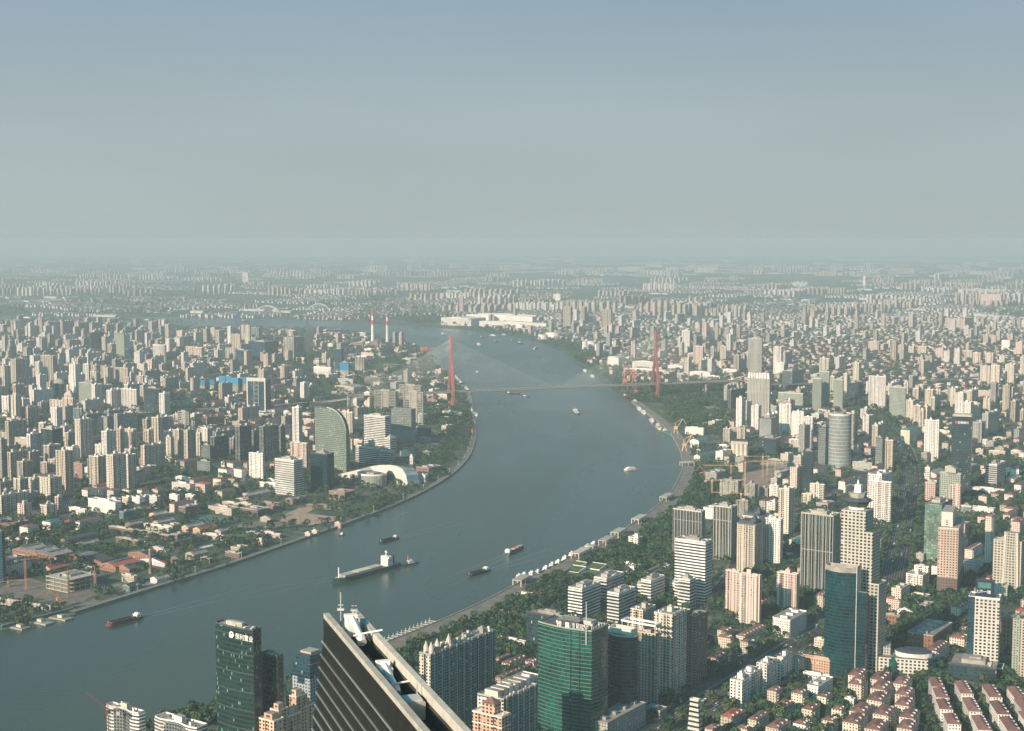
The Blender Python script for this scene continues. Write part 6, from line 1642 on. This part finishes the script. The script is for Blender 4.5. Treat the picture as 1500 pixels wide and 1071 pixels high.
zone([(-40, 480), (250, 482), (250, 600), (-40, 605)], (54, 40), .58, [wt(1.3, TW), wt(1.1, SL), wt(3, LO), wt(1.4, LF)])
zone([(250, 488), (470, 492), (490, 600), (250, 600)], (52, 32), .62, [wt(4, LO), wt(2, LF), wt(.5, TW), wt(.6, SL), wt(1, LR)])
zone([(-40, 605), (250, 600), (250, 690), (150, 735), (-40, 780)], (60, 42), .6, [wt(1.6, SL), wt(1, TW), wt(2.5, LO), wt(1, LF)])
zone([(250, 605), (470, 600), (560, 610), (560, 660), (470, 712), (250, 720)], (50, 32), .55, [wt(4, LO), wt(1.5, LF), wt(.5, SL), wt(.8, LR)])
zone([(-40, 770), (150, 735), (300, 715), (450, 735), (480, 760), (330, 815), (200, 845), (-40, 850)], (46, 32), .55, [wt(1, LO), (1.2,)+('lf', (16, 40), (12, 22), (5, 11), ['tan', 'brown', 'pink', 'mauve']), (2.2,)+('w', (26, 60), (14, 24), (6, 9), ['tan', 'brown', 'salmon', 'mauve']), (1.2,)+('wr', (24, 50), (14, 20), (6, 9), ['salmon', 'tan'])])
zone([(470, 488), (600, 508), (660, 560), (680, 600), (660, 650), (560, 600), (470, 590)], (56, 40), .42, [wt(2, LF), wt(2, WH), wt(1, LO), wt(.3, TW)])
zone([(-40, 478), (600, 488), (600, 505), (470, 492), (250, 490), (-40, 485)], (60, 40), .35, [wt(2, LF), wt(2, WH), wt(1, LO)])
zone([(650, 470), (1540, 468), (1540, 500), (1200, 505), (900, 515), (830, 500)], (46, 28), .74, [wt(6, LG), wt(2, LF), wt(.45, TW), wt(.3, SL), wt(.5, WH)])
zone([(860, 530), (900, 512), (1200, 503), (1540, 498), (1540, 560), (1060, 565), (920, 560)], (44, 25), .82, [wt(6, LO), wt(2, LG), wt(1, LF), wt(.25, TW), wt(.3, SL), wt(1, LR)])
zone([(1070, 565), (1540, 560), (1540, 705), (1060, 690)], (48, 31), .64, [wt(5, LO), wt(1.5, LF), wt(.6, TW), wt(.6, SL), wt(1, LR)])
zone([(1030, 600), (1075, 580), (1075, 700), (1030, 720), (1010, 690)], (60, 40), .3, [wt(1, LF), wt(1, WH)])
zone([(1060, 690), (1540, 700), (1540, 1120), (1250, 1000), (1060, 930), (1040, 760)], (50, 32), .5, [wt(4, LO), wt(1.5, LF), wt(.8, LR), wt(.15, WH)])
zone([(720, 955), (800, 905), (1040, 900), (1060, 960), (900, 1100), (700, 1100)], (54, 36), .4, [wt(3, LO), wt(1, LF)])
zone([(-60, 1080), (300, 1060), (480, 1000), (620, 960), (620, 1150), (-60, 1300)], (70, 50), .4, [wt(1, LF), wt(1, LO)])
CAND.sort(key=lambda q: -q[0])
CAP = {'t': 296-COUNT['apartment_tower'], 'b': 296-COUNT['apartment_block'], 'w': 200-COUNT['warehouse']}
FLAT = {'t': MB(), 'b': MB(), 'w': MB()}
for sc, P, th, a, b, h, st, mat in CAND:
    k = 't' if st in 'sp' else 'w' if st[0] == 'w' else 'b'; rs = random.Random(int(P.x*3+P.y))
    if CAP[k] > 0 and P.y < 9000: CAP[k] -= 1; make(P, th, a, b, h, st, mat, rs)
    else: make(P, th, a, b, h, st, mat, rs, None, FLAT[k])
# far plain: estates of towers, house districts and long white sheds out to the horizon
RF = random.Random(21)
def far_ok(x, y): return y > 4500 and not in_poly(np.array([x]), np.array([y]), RIVER_XY)[0] and not (OX < x < OX+NX*OC and OY < y < OY+NY*OC and occ_at(x, y))
RIVER_XY = [(p[0], p[1]) for p in RIVER]
for n_, ylo, yhi in ((400, 396, 470), (260, 379, 406)):
    for _ in range(n_):
        px, py = RF.uniform(-30, 1530), RF.uniform(ylo, yhi); c = G(px, py)
        if px < 480 and 405 < py < 470 and RF.random() < .35: continue
        low_only = px < 640 and py > 436
        th = math.radians(55+RF.choice([0, 0, 6, -8, 12])); cc, ss = math.cos(th), math.sin(th); kd = RF.random(); big = 1.0
        if (low_only and kd < .75) or (px > 650 and .36 <= kd < .8): kd = .7
        if kd < (.58 if px < 650 else .36):
            nx, ny = RF.randint(2, 5), RF.randint(2, 7); hh = RF.uniform(38, 78); mat = RF.choice(['cream', 'white', 'pink', 'tan', 'white']); st = RF.choice('pps')
            for i in range(nx):
                for j in range(ny):
                    u, v = i*78+RF.uniform(-8, 8), j*(52 if st == 'p' else 40)+RF.uniform(-6, 6); x, y = c.x+u*cc-v*ss, c.y+u*ss+v*cc
                    if far_ok(x, y): make(Vector((x, y, 0)), th, 24 if st == 'p' else 46, 17, hh*RF.uniform(.9, 1.1), st, mat, RF, None, FLAT['t'])
        elif kd < .86:
            nx, ny = RF.randint(5, 11), RF.randint(8, 20); mat = RF.choice(['white', 'cream', 'pink', 'white'])
            for i in range(nx):
                for j in range(ny):
                    if RF.random() < .25: continue
                    u, v = i*58+RF.uniform(-8, 8), j*30+RF.uniform(-5, 5); x, y = c.x+u*cc-v*ss, c.y+u*ss+v*cc
                    if far_ok(x, y): make(Vector((x, y, 0)), th, RF.uniform(26, 46), 12, RF.uniform(10, 20), 'lg', mat, RF, None, FLAT['b'])
        else:
            for j in range(RF.randint(1, 4)):
                x, y = c.x+RF.uniform(-150, 150), c.y+RF.uniform(-200, 200)
                if far_ok(x, y): make(Vector((x, y, 0)), th+RF.choice([0, 1.57]), RF.uniform(90, 220), RF.uniform(40, 70), RF.uniform(9, 15), 'ww', 'white', RF, None, FLAT['w'])
for (x, y, w_, h_, nm) in ((387, 384, 0, 0, ''),): pass
for k, nm, lab in (('t', 'apartment_tower', 'distant mass of apartment towers fading into the haze'), ('b', 'apartment_block', 'distant mass of low pale houses fading into the haze'), ('w', 'warehouse', 'distant pale warehouses scattered to the horizon')):
    o = FLAT[k].build(nm); 
    if o: o['kind'] = 'stuff'; o['label'] = lab; o['category'] = nm.replace('_', ' ')
# single far towers one can tell apart
for (xl, xc, xr, yt, yb, mat) in ((1264, 1267.5, 1268.5, 405, 423, 'white'), (1403, 1411, 1412, 425, 441, 'white'), (1436, 1466, 1468, 432, 452, 'pink'), (810, 820.5, 821, 431, 443, 'white'), (355, 363.5, 364.5, 399, 414, 'white'), (673, 678.5, 679.5, 434, 461, 'mauve'), (825, 836, 838, 449, 483, 'tan'), (850, 856, 860, 450, 478, 'tan'), (881, 895, 897, 454, 486, 'tan'), (860, 868.5, 870, 464, 477, 'white'), (1384, 1413, 1430, 467, 485, 'pink')):
    place(xl, xc, xr, yt, yb, 'p', mat, None, amax=150, bmax=200)
# ------------------------------------------------------------------ trees
def tree_arrays(seed, nq, r=4.6, h=11.0, tri=False):
    g = np.random.default_rng(seed); lob = g.normal(0, 1, (5, 3)); lob /= np.linalg.norm(lob, axis=1)[:, None]; d = g.normal(0, 1, (nq, 3)); d /= np.linalg.norm(d, axis=1)[:, None]; d[:, 2] = np.where(d[:, 2] < -.5, -d[:, 2], d[:, 2])
    bump = 1 + .28*np.max(np.clip(d @ lob.T, 0, 1)**3, 1) - .10; rad = r*bump*g.uniform(.55, 1.0, nq)**.4
    c = d*rad[:, None]*np.array([1, 1, .95]) + np.array([0, 0, h-r*.95]); s = r*g.uniform(.17, .34, nq)
    a = g.normal(0, 1, (nq, 3)); n = d + .8*a; n /= np.linalg.norm(n, axis=1)[:, None]; t = np.cross(n, g.normal(0, 1, (nq, 3))); t /= np.linalg.norm(t, axis=1)[:, None]; b = np.cross(n, t)
    q = np.stack([c+(t*s[:, None]), c+(b*s[:, None]*.9), c-(t*s[:, None]), c-(b*s[:, None]*.9)], 1); return q.astype(np.float32)
def np_mesh(name, V, mats, mi=None):
    """V: n quads x 4 x 3"""
    n = len(V); me = bpy.data.meshes.new(name); me.vertices.add(n*4); me.vertices.foreach_set('co', V.reshape(-1)); me.loops.add(n*4); me.loops.foreach_set('vertex_index', np.arange(n*4, dtype=np.int32)); me.polygons.add(n)
    me.polygons.foreach_set('loop_start', np.arange(0, n*4, 4, dtype=np.int32)); me.polygons.foreach_set('loop_total', np.full(n, 4, np.int32))
    for m_ in mats: me.materials.append(MATS[m_])
    if mi is not None: me.polygons.foreach_set('material_index', mi.astype(np.int32))
    me.update(calc_edges=True); return me
TP = []
for i in range(6):
    V = tree_arrays(50+i, 110, [4.2, 5.0, 4.6, 3.6, 5.4, 4.0][i], [10, 11.5, 10.5, 11, 12, 9][i]); TP.append(np_mesh('crown', V, ['leaf_light', 'leaf_dark', 'leaf_dark', 'leaf_light', 'leaf_olive', 'leaf_dark'][i:i+1]))
mbt = MB(); mbt.tube((0, 0, 0), (0, 0, 6), .34, 'trunk', 6, .2)
for az in (0, 2.1, 4.2): mbt.tube((0, 0, 4.5), (1.8*math.cos(az), 1.8*math.sin(az), 8), .16, 'trunk', 4, .06)
TRUNK = mbt.mesh('trunk')
def add_tree(P, i, s, th):
    t = thing('tree', 'tree', None, P, th, 'green trees of the riverside and streets'); t.scale = (s, s, s)
    for nm, me in (('crown', TP[i]), ('trunk', TRUNK)): o = bpy.data.objects.new(nm, me); COL.objects.link(o); o.parent = t
    desc(t, ('light green tree', 'dark green tree', 'dark green tree', 'light green tree', 'yellowish green tree', 'dark green tree')[i]); return t
PARK = [([(960, 572), (1050, 560), (1075, 600), (1060, 640), (1010, 630), (990, 622)], .75), ([(700, 915), (760, 872), (860, 822), (920, 798), (985, 748), (1000, 720), (1012, 690), (1060, 690), (1040, 730), (985, 740), (985, 880), (960, 900), (890, 880), (835, 862), (760, 925), (690, 945)], .72),
        ([(150, 850), (330, 800), (480, 765), (560, 735), (640, 700), (668, 655), (640, 650), (590, 690), (470, 725), (330, 735), (200, 765)], .15), ([(640, 610), (688, 600), (690, 640), (665, 668), (640, 690), (600, 690), (650, 650)], .6), ([(600, 520), (650, 550), (675, 575), (640, 580), (560, 545)], .35),
        ([(1330, 600), (1440, 600), (1500, 640), (1500, 700), (1420, 700), (1380, 660)], .45), ([(1400, 700), (1500, 690), (1500, 790), (1430, 800)], .5), ([(1100, 760), (1205, 740), (1205, 880), (1100, 930)], .6), ([(1340, 985), (1365, 990), (1390, 1071), (1340, 1071)], .85), ([(1000, 1071), (1500, 980), (1500, 1130), (1000, 1140)], .34), ([(1270, 850), (1420, 850), (1420, 960), (1290, 960)], .55),
        ([(0, 468), (130, 480), (300, 480), (250, 500), (170, 492)], .4), ([(230, 1055), (330, 1018), (330, 1060), (250, 1075)], .9), ([(640, 960), (760, 900), (770, 1000), (720, 1020)], .6)]
cells = []
jj, ii = np.nonzero(OCC == 0); X_ = OX+(ii+.5)*OC; Y_ = OY+(jj+.5)*OC
d_ = Y_*CP + H*SP; PX = CX+F*X_/d_; PY = CY - F*((-H)*CP + Y_*SP)/d_; m_ = (PX > -40) & (PX < 1540) & (Y_ > 1250) & (Y_ < 7600); X_, Y_, PX, PY = X_[m_], Y_[m_], PX[m_], PY[m_]
def vnoise(x, y, s, seed):
    g = np.random.default_rng(seed); T = g.random((64, 64)); x = x/s; y = y/s; xi = np.floor(x).astype(int); yi = np.floor(y).astype(int); fx = x-xi; fy = y-yi; fx = fx*fx*(3-2*fx); fy = fy*fy*(3-2*fy); q = lambda a, b: T[b % 64, a % 64]
    return (q(xi, yi)*(1-fx)+q(xi+1, yi)*fx)*(1-fy)+(q(xi, yi+1)*(1-fx)+q(xi+1, yi+1)*fx)*fy
prob = np.where(vnoise(X_, Y_, 110, 3) > .5, .26, .06); 
for poly, pr in PARK: prob[in_poly(PX, PY, poly)] = pr*.8
prob *= np.clip(2300/Y_, .10, 1.0)**1.25
keep = RN.random(len(X_)) < prob; X_, Y_ = X_[keep]+RN.uniform(-2.5, 2.5, keep.sum()), Y_[keep]+RN.uniform(-2.5, 2.5, keep.sum())
rx_, ry_ = [], []
for P_, w_ in ROADS:
    R_ = resample(P_, 8.5)
    for off in [w_/2+5.5, -w_/2-5.5] + ([0] if w_ > 30 else []):
        for q in offset(R_, off):
            if RN.random() < .42 and 1250 < q[1] < 6000 and occ_at(*q) in (0, 3): rx_.append(q[0]); ry_.append(q[1])
X_ = np.concatenate([X_, np.array(rx_)+RN.uniform(-1.2, 1.2, len(rx_))]); Y_ = np.concatenate([Y_, np.array(ry_)+RN.uniform(-1.2, 1.2, len(ry_))])
SC = RN.uniform(.7, 1.25, len(X_))*np.where(Y_ > 3500, 1.5, 1.0); order = np.argsort(-(SC/Y_)); NT = 290
for q in order[:NT]: add_tree((X_[q], Y_[q], 0), int(RN.integers(6)), float(SC[q]), float(RN.uniform(0, 6.28)))
def scatter(idx, nq, name, label, extra=None, size=None):
    V = []; MI = []
    base = [tree_arrays(80+i, nq, [4.4, 5.0, 4.0, 5.4][i], [10.5, 11.5, 10, 12][i]) for i in range(4)]
    for i in range(4):
        k = idx[i::4]; th = RN.uniform(0, 6.28, len(k)); c, s = np.cos(th), np.sin(th); b = base[i][None]; sc = (SC if size is None else size)[k][:, None, None]
        x = (b[..., 0]*c[:, None, None]-b[..., 1]*s[:, None, None])*sc + X_[k][:, None, None]; y = (b[..., 0]*s[:, None, None]+b[..., 1]*c[:, None, None])*sc + Y_[k][:, None, None]; z = np.broadcast_to(b[..., 2], x.shape)*sc
        V.append(np.stack([x, y, z], -1).reshape(-1, 4, 3)); MI.append(np.repeat(RN.choice(3, len(k), p=[.55, .27, .18]), nq))
    me = np_mesh(name, np.concatenate(V).astype(np.float32), ['leaf_dark', 'leaf_light', 'leaf_olive'], np.concatenate(MI)); o = bpy.data.objects.new(name, me); COL.objects.link(o); o['kind'] = 'stuff'; o['label'] = label; o['category'] = 'trees'
rest_ = order[NT:]; scatter(rest_[Y_[rest_] < 2900], 64, 'tree_canopy', 'dense green tree canopy between the buildings'); scatter(rest_[Y_[rest_] >= 2900], 34, 'tree_canopy', 'distant green tree canopy fading into the haze')
# far woods: wide low clumps
fx, fy = [], []
for _ in range(15000):
    px, py = RF.uniform(-20, 1520), RF.uniform(379, 478); c = G(px, py)
    if vnoise(np.array([px*1.0]), np.array([py*7.0]), 70, 9)[0] > (.52 if px < 700 else .66) and far_ok(c.x, c.y): fx.append(c.x); fy.append(c.y)
X_, Y_ = np.array(fx), np.array(fy); SZ = RN.uniform(1.6, 3.2, len(X_)); scatter(np.arange(len(X_)), 26, 'wood', 'far off woods in dark bands below the horizon', size=SZ)
# ------------------------------------------------------------------ cars
CARC = ['white_paint', 'white_paint', 'hull_black', 'steel', 'sign_red', 'roof_blue', 'roof_dark', 'steel']
CN = dict(white_paint='white', hull_black='black', steel='silver', sign_red='red', roof_blue='blue', roof_dark='dark grey')
def car_meshes(c):
    m1 = MB(); m1.prism([(-2.2, -.9), (2.2, -.9), (2.2, .9), (-2.2, .9)], .3, .85, c, c, bottom=True); body = m1.mesh('body')
    m1 = MB(); m1.prism([(-1.7, -.82), (1.1, -.82), (1.1, .82), (-1.7, .82)], .85, 1.45, 'glass_dark', c, poly2=[(-1.2, -.7), (.5, -.7), (.5, .7), (-1.2, .7)]); cab = m1.mesh('cabin')
    m1 = MB(); m1.tube((0, -.12, 0), (0, .12, 0), .34, 'plate_dark', 8); return body, cab, m1.mesh('wheel')
CM = {c: car_meshes(c) for c in set(CARC)}
bus = MB(); bus.box(-5.5, 5.5, -1.25, 1.25, .4, 3.1, 'roof_blue', 'roof_white', bottom=True); BUS = bus.mesh('body'); bus = MB(); bus.box(-5.3, 5.52, -1.28, 1.28, 1.5, 2.4, 'glass_dark'); BUSW = bus.mesh('window_band')
ncar = 0; RC = random.Random(4)
for (P, w), n, nm in ((ROADS[0], 150, 'street running away through the right side'), (ROADS[1], 115, 'wide avenue at the lower right'), (ROADS[2], 14, 'side street at the right'), (ROADS[5], 12, 'highway on the left bank')):
    for _ in range(n):
        i = RC.randrange(len(P)-1); u = RC.random(); lane = RC.choice([-1, 1])*RC.choice([.16, .26, .36])*w; x, y = P[i][0]+(P[i+1][0]-P[i][0])*u, P[i][1]+(P[i+1][1]-P[i][1])*u; d = Vector((P[i+1][0]-P[i][0], P[i+1][1]-P[i][1])).normalized(); x -= d.y*lane; y += d.x*lane
        px, py = proj((x, y, 0))
        if not (0 < px < 1500 and 380 < py < 1071): continue
        th = math.atan2(d.y, d.x)+(0 if lane < 0 else math.pi); isb = RC.random() < .2; c = RC.choice(CARC); t = thing('bus' if isb else 'car', 'bus' if isb else 'car', None, (x, y, .15), th, 'vehicles on the roads')
        for nm2, me, lc in ([('body', BUS, (0, 0, 0)), ('window_band', BUSW, (0, 0, 0))] if isb else [('body', CM[c][0], (0, 0, 0)), ('cabin', CM[c][1], (0, 0, 0))]+[('wheel', CM[c][2], (sx*1.35, sy*.8, .34)) for sx in (-1, 1) for sy in (-1, 1)]):
            o = bpy.data.objects.new(nm2, me); COL.objects.link(o); o.parent = t; o.location = lc
        desc(t, ('blue and white bus' if isb else CN[c]+' car')+' on the '+nm.split(' ')[0]+' road' if False else ('blue bus' if isb else CN[c]+' car')+' on the road'); ncar += 1
# ------------------------------------------------------------------ a label that singles out every repeated thing
LM = [(661, 545, 'the left bridge pylon'), (960, 535, 'the right bridge pylon'), (557, 482, 'the twin striped chimneys'), (484, 645, 'the sail-shaped tower'), (560, 700, 'the silver arched hall'), (377, 583, 'the framed blue tower'), (551, 640, 'the white-banded office tower'), (588, 626, 'the two-tone grey box'),
      (87, 570, 'the domed green tower'), (126, 570, 'the slanted grey-green office'), (234, 517, 'the cream round drum'), (142, 503, 'the far dark-blue slab'), (176, 506, 'the grey-green striped tower'), (179, 587, 'the comb-fronted white block'), (223, 590, 'the dark green office block'), (140, 690, 'the C-shaped cream tower') , (187, 690, 'the cream tower pair'), (150, 745, 'the white school block'),
      (42, 815, 'the red brick hall'), (85, 868, 'the orange riverside crane'), (305, 765, 'the teal sports court'), (430, 775, 'the cleared brown ground'), (386, 524, 'the far blue double slab'), (430, 512, 'the scaffolded grey pair'), (350, 560, 'the blue-netted towers'), (375, 680, 'the lone pinkish tower'), (35, 640, 'the left edge towers'),
      (353, 990, 'the white-signed green office'), (560, 980, 'the brown skyscraper'), (675, 985, 'the long teal slab'), (740, 1020, 'the shorter teal slab'), (830, 990, 'the green glass hotel'), (910, 980, 'the dark teal tower'), (865, 880, 'the four white-banded slabs'), (1012, 830, 'the big banded tower'), (1010, 780, 'the twin pin-striped towers'),
      (928, 795, 'the lone park tower'), (870, 840, 'the green-roofed pavilion'), (1000, 640, 'the yellow quay cranes'), (1082, 660, 'the grain silo'), (1050, 690, 'the red park crane'), (1110, 690, 'the tower crane site'), (1105, 530, 'the farther striped tower'), (1110, 590, 'the nearer striped tower'), (1125, 645, 'the louvred grey box'), (1232, 650, 'the latticed round tower'), (1284, 576, 'the stepped white tower'),
      (1314, 590, 'the gridded grey-green tower'), (1363, 640, 'the slim white hotel'), (1406, 665, 'the red-signed office'), (1198, 800, 'the white-striped dark tower'), (1088, 870, 'the pink twin towers'), (1152, 865, 'the single pink tower'), (1255, 850, 'the saucer-roofed hotel'), (1234, 910, 'the curved teal office'), (1388, 810, 'the portal-topped pinkish tower'), (1288, 740, 'the white twin tower'),
      (1440, 920, 'the blue-signed office'), (1475, 810, 'the right edge office'), (1390, 720, 'the pediment office'), (1320, 965, 'the oval-roofed podium'), (1145, 975, 'the long salmon block'), (1080, 1060, 'the bright red roof'), (1017, 1050, 'the tapered grey tower'), (1020, 960, 'the brown-pink tower'), (1340, 1030, 'the brown-roofed rows'), (1450, 1020, 'the right row houses'), (1230, 1040, 'the middle row houses'),
      (540, 842, 'the towed cargo ship'), (753, 807, 'the reddish-loaded barge'), (720, 473, 'the white shipyard halls'), (890, 510, 'the white storage tanks'), (1266, 414, 'the far white mast tower'), (1451, 442, 'the far pink group'), (390, 455, 'the arch bridges'), (1400, 480, 'the far pink slab'), (1330, 540, 'the brown-roofed district'), (1450, 550, 'the right edge towers'), (1170, 700, 'the slim dark tower'), (1330, 700, 'the road junction'), (1420, 640, 'the grey side slabs'), (1440, 690, 'the white-banded dark block'), (790, 850, 'the moored cruise boats')]
ORD = ['first', 'second', 'third', 'fourth', 'fifth', 'sixth', 'seventh', 'eighth', 'ninth', 'tenth', 'eleventh', 'twelfth', 'thirteenth', 'fourteenth', 'fifteenth', 'sixteenth', 'seventeenth', 'eighteenth', 'nineteenth', 'twentieth']
for i in range(20, 99): ORD.append({2: 'twenty', 3: 'thirty', 4: 'forty', 5: 'fifty', 6: 'sixty', 7: 'seventy', 8: 'eighty', 9: 'ninety'}[(i+1)//10] + ('-'+ORD[(i+1) % 10-1] if (i+1) % 10 else 'th'))
bk = {}
for o, text, (px, py) in TODO:
    if 'label' in o: continue
    if len(text.split()) >= 4 and not any(text == t2 for o2, t2, _ in TODO if o2 is not o): o['label'] = text; continue
    best = min(LM, key=lambda l: math.hypot((l[0]-px), (l[1]-py)*1.8)); dx, dy = px-best[0], (py-best[1])*1.8
    dr = ('right of' if dx > 0 else 'left of') if abs(dx) > abs(dy) else ('in front of' if dy > 0 else 'behind')
    bk.setdefault((text, dr, best[2]), []).append((math.hypot(dx, dy), o))
for (text, dr, lm), L_ in bk.items():
    L_.sort(key=lambda q: q[0])
    for i, (d, o) in enumerate(L_): o['label'] = '%s, %s%s %s' % (text, '' if len(L_) == 1 else ORD[min(i, 97)]+' ', dr, lm)
GRP = {'apartment_tower': 'apartment towers of the city', 'apartment_block': 'low apartment blocks of the city', 'office_tower': 'office towers of the city', 'warehouse': 'halls and warehouses', 'unfinished_tower': 'towers under construction', 'tower_crane': 'tower cranes on building sites', 'harbour_crane': 'cranes along the river',
       'barge': 'barges on the river', 'cargo_ship': 'cargo ships on the river', 'ferry': 'ferries on the river', 'cruise_boat': 'white cruise boats', 'small_boat': 'small boats on the river', 'pier_shelter': 'ferry shelters on the promenade', 'pontoon': 'pontoons at the left bank', 'tugboat': 'tugboats on the river', 'chimney': 'twin power station chimneys', 'cleaning_crane': 'cranes on the skyscraper roof', 'brick_stack': 'old factory stacks', 'viaduct': 'elevated roads', 'arch_bridge': 'far arch bridges', 'hotel_tower': 'hotel towers'}
for o in S.objects:
    if o.parent is None and 'category' in o and 'group' not in o and 'kind' not in o:
        k = o.name.split('.')[0]
        if k in GRP: o['group'] = GRP[k]
# ------------------------------------------------------------------ haze
hm = bpy.data.materials.new('haze'); hm.use_nodes = True; n = hm.node_tree; n.nodes.clear(); v = n.nodes.new('ShaderNodeVolumePrincipled'); oo = n.nodes.new('ShaderNodeOutputMaterial'); n.links.new(v.outputs[0], oo.inputs['Volume'])
v.inputs['Density'].default_value = HAZE; v.inputs['Color'].default_value = HAZEC; v.inputs['Anisotropy'].default_value = 0.0
MATS['haze'] = hm; m1 = MB(); m1.box(-27000, 27000, -1600, 44000, -1, 492, 'haze', 'haze', bottom=True); o = m1.build('haze'); o['kind'] = 'stuff'; o['label'] = 'thin grey-blue summer haze over the whole city'; o['category'] = 'haze'
S.cycles.volume_bounces = 1; S.cycles.max_bounces = 6; S.cycles.diffuse_bounces = 2; S.cycles.glossy_bounces = 2
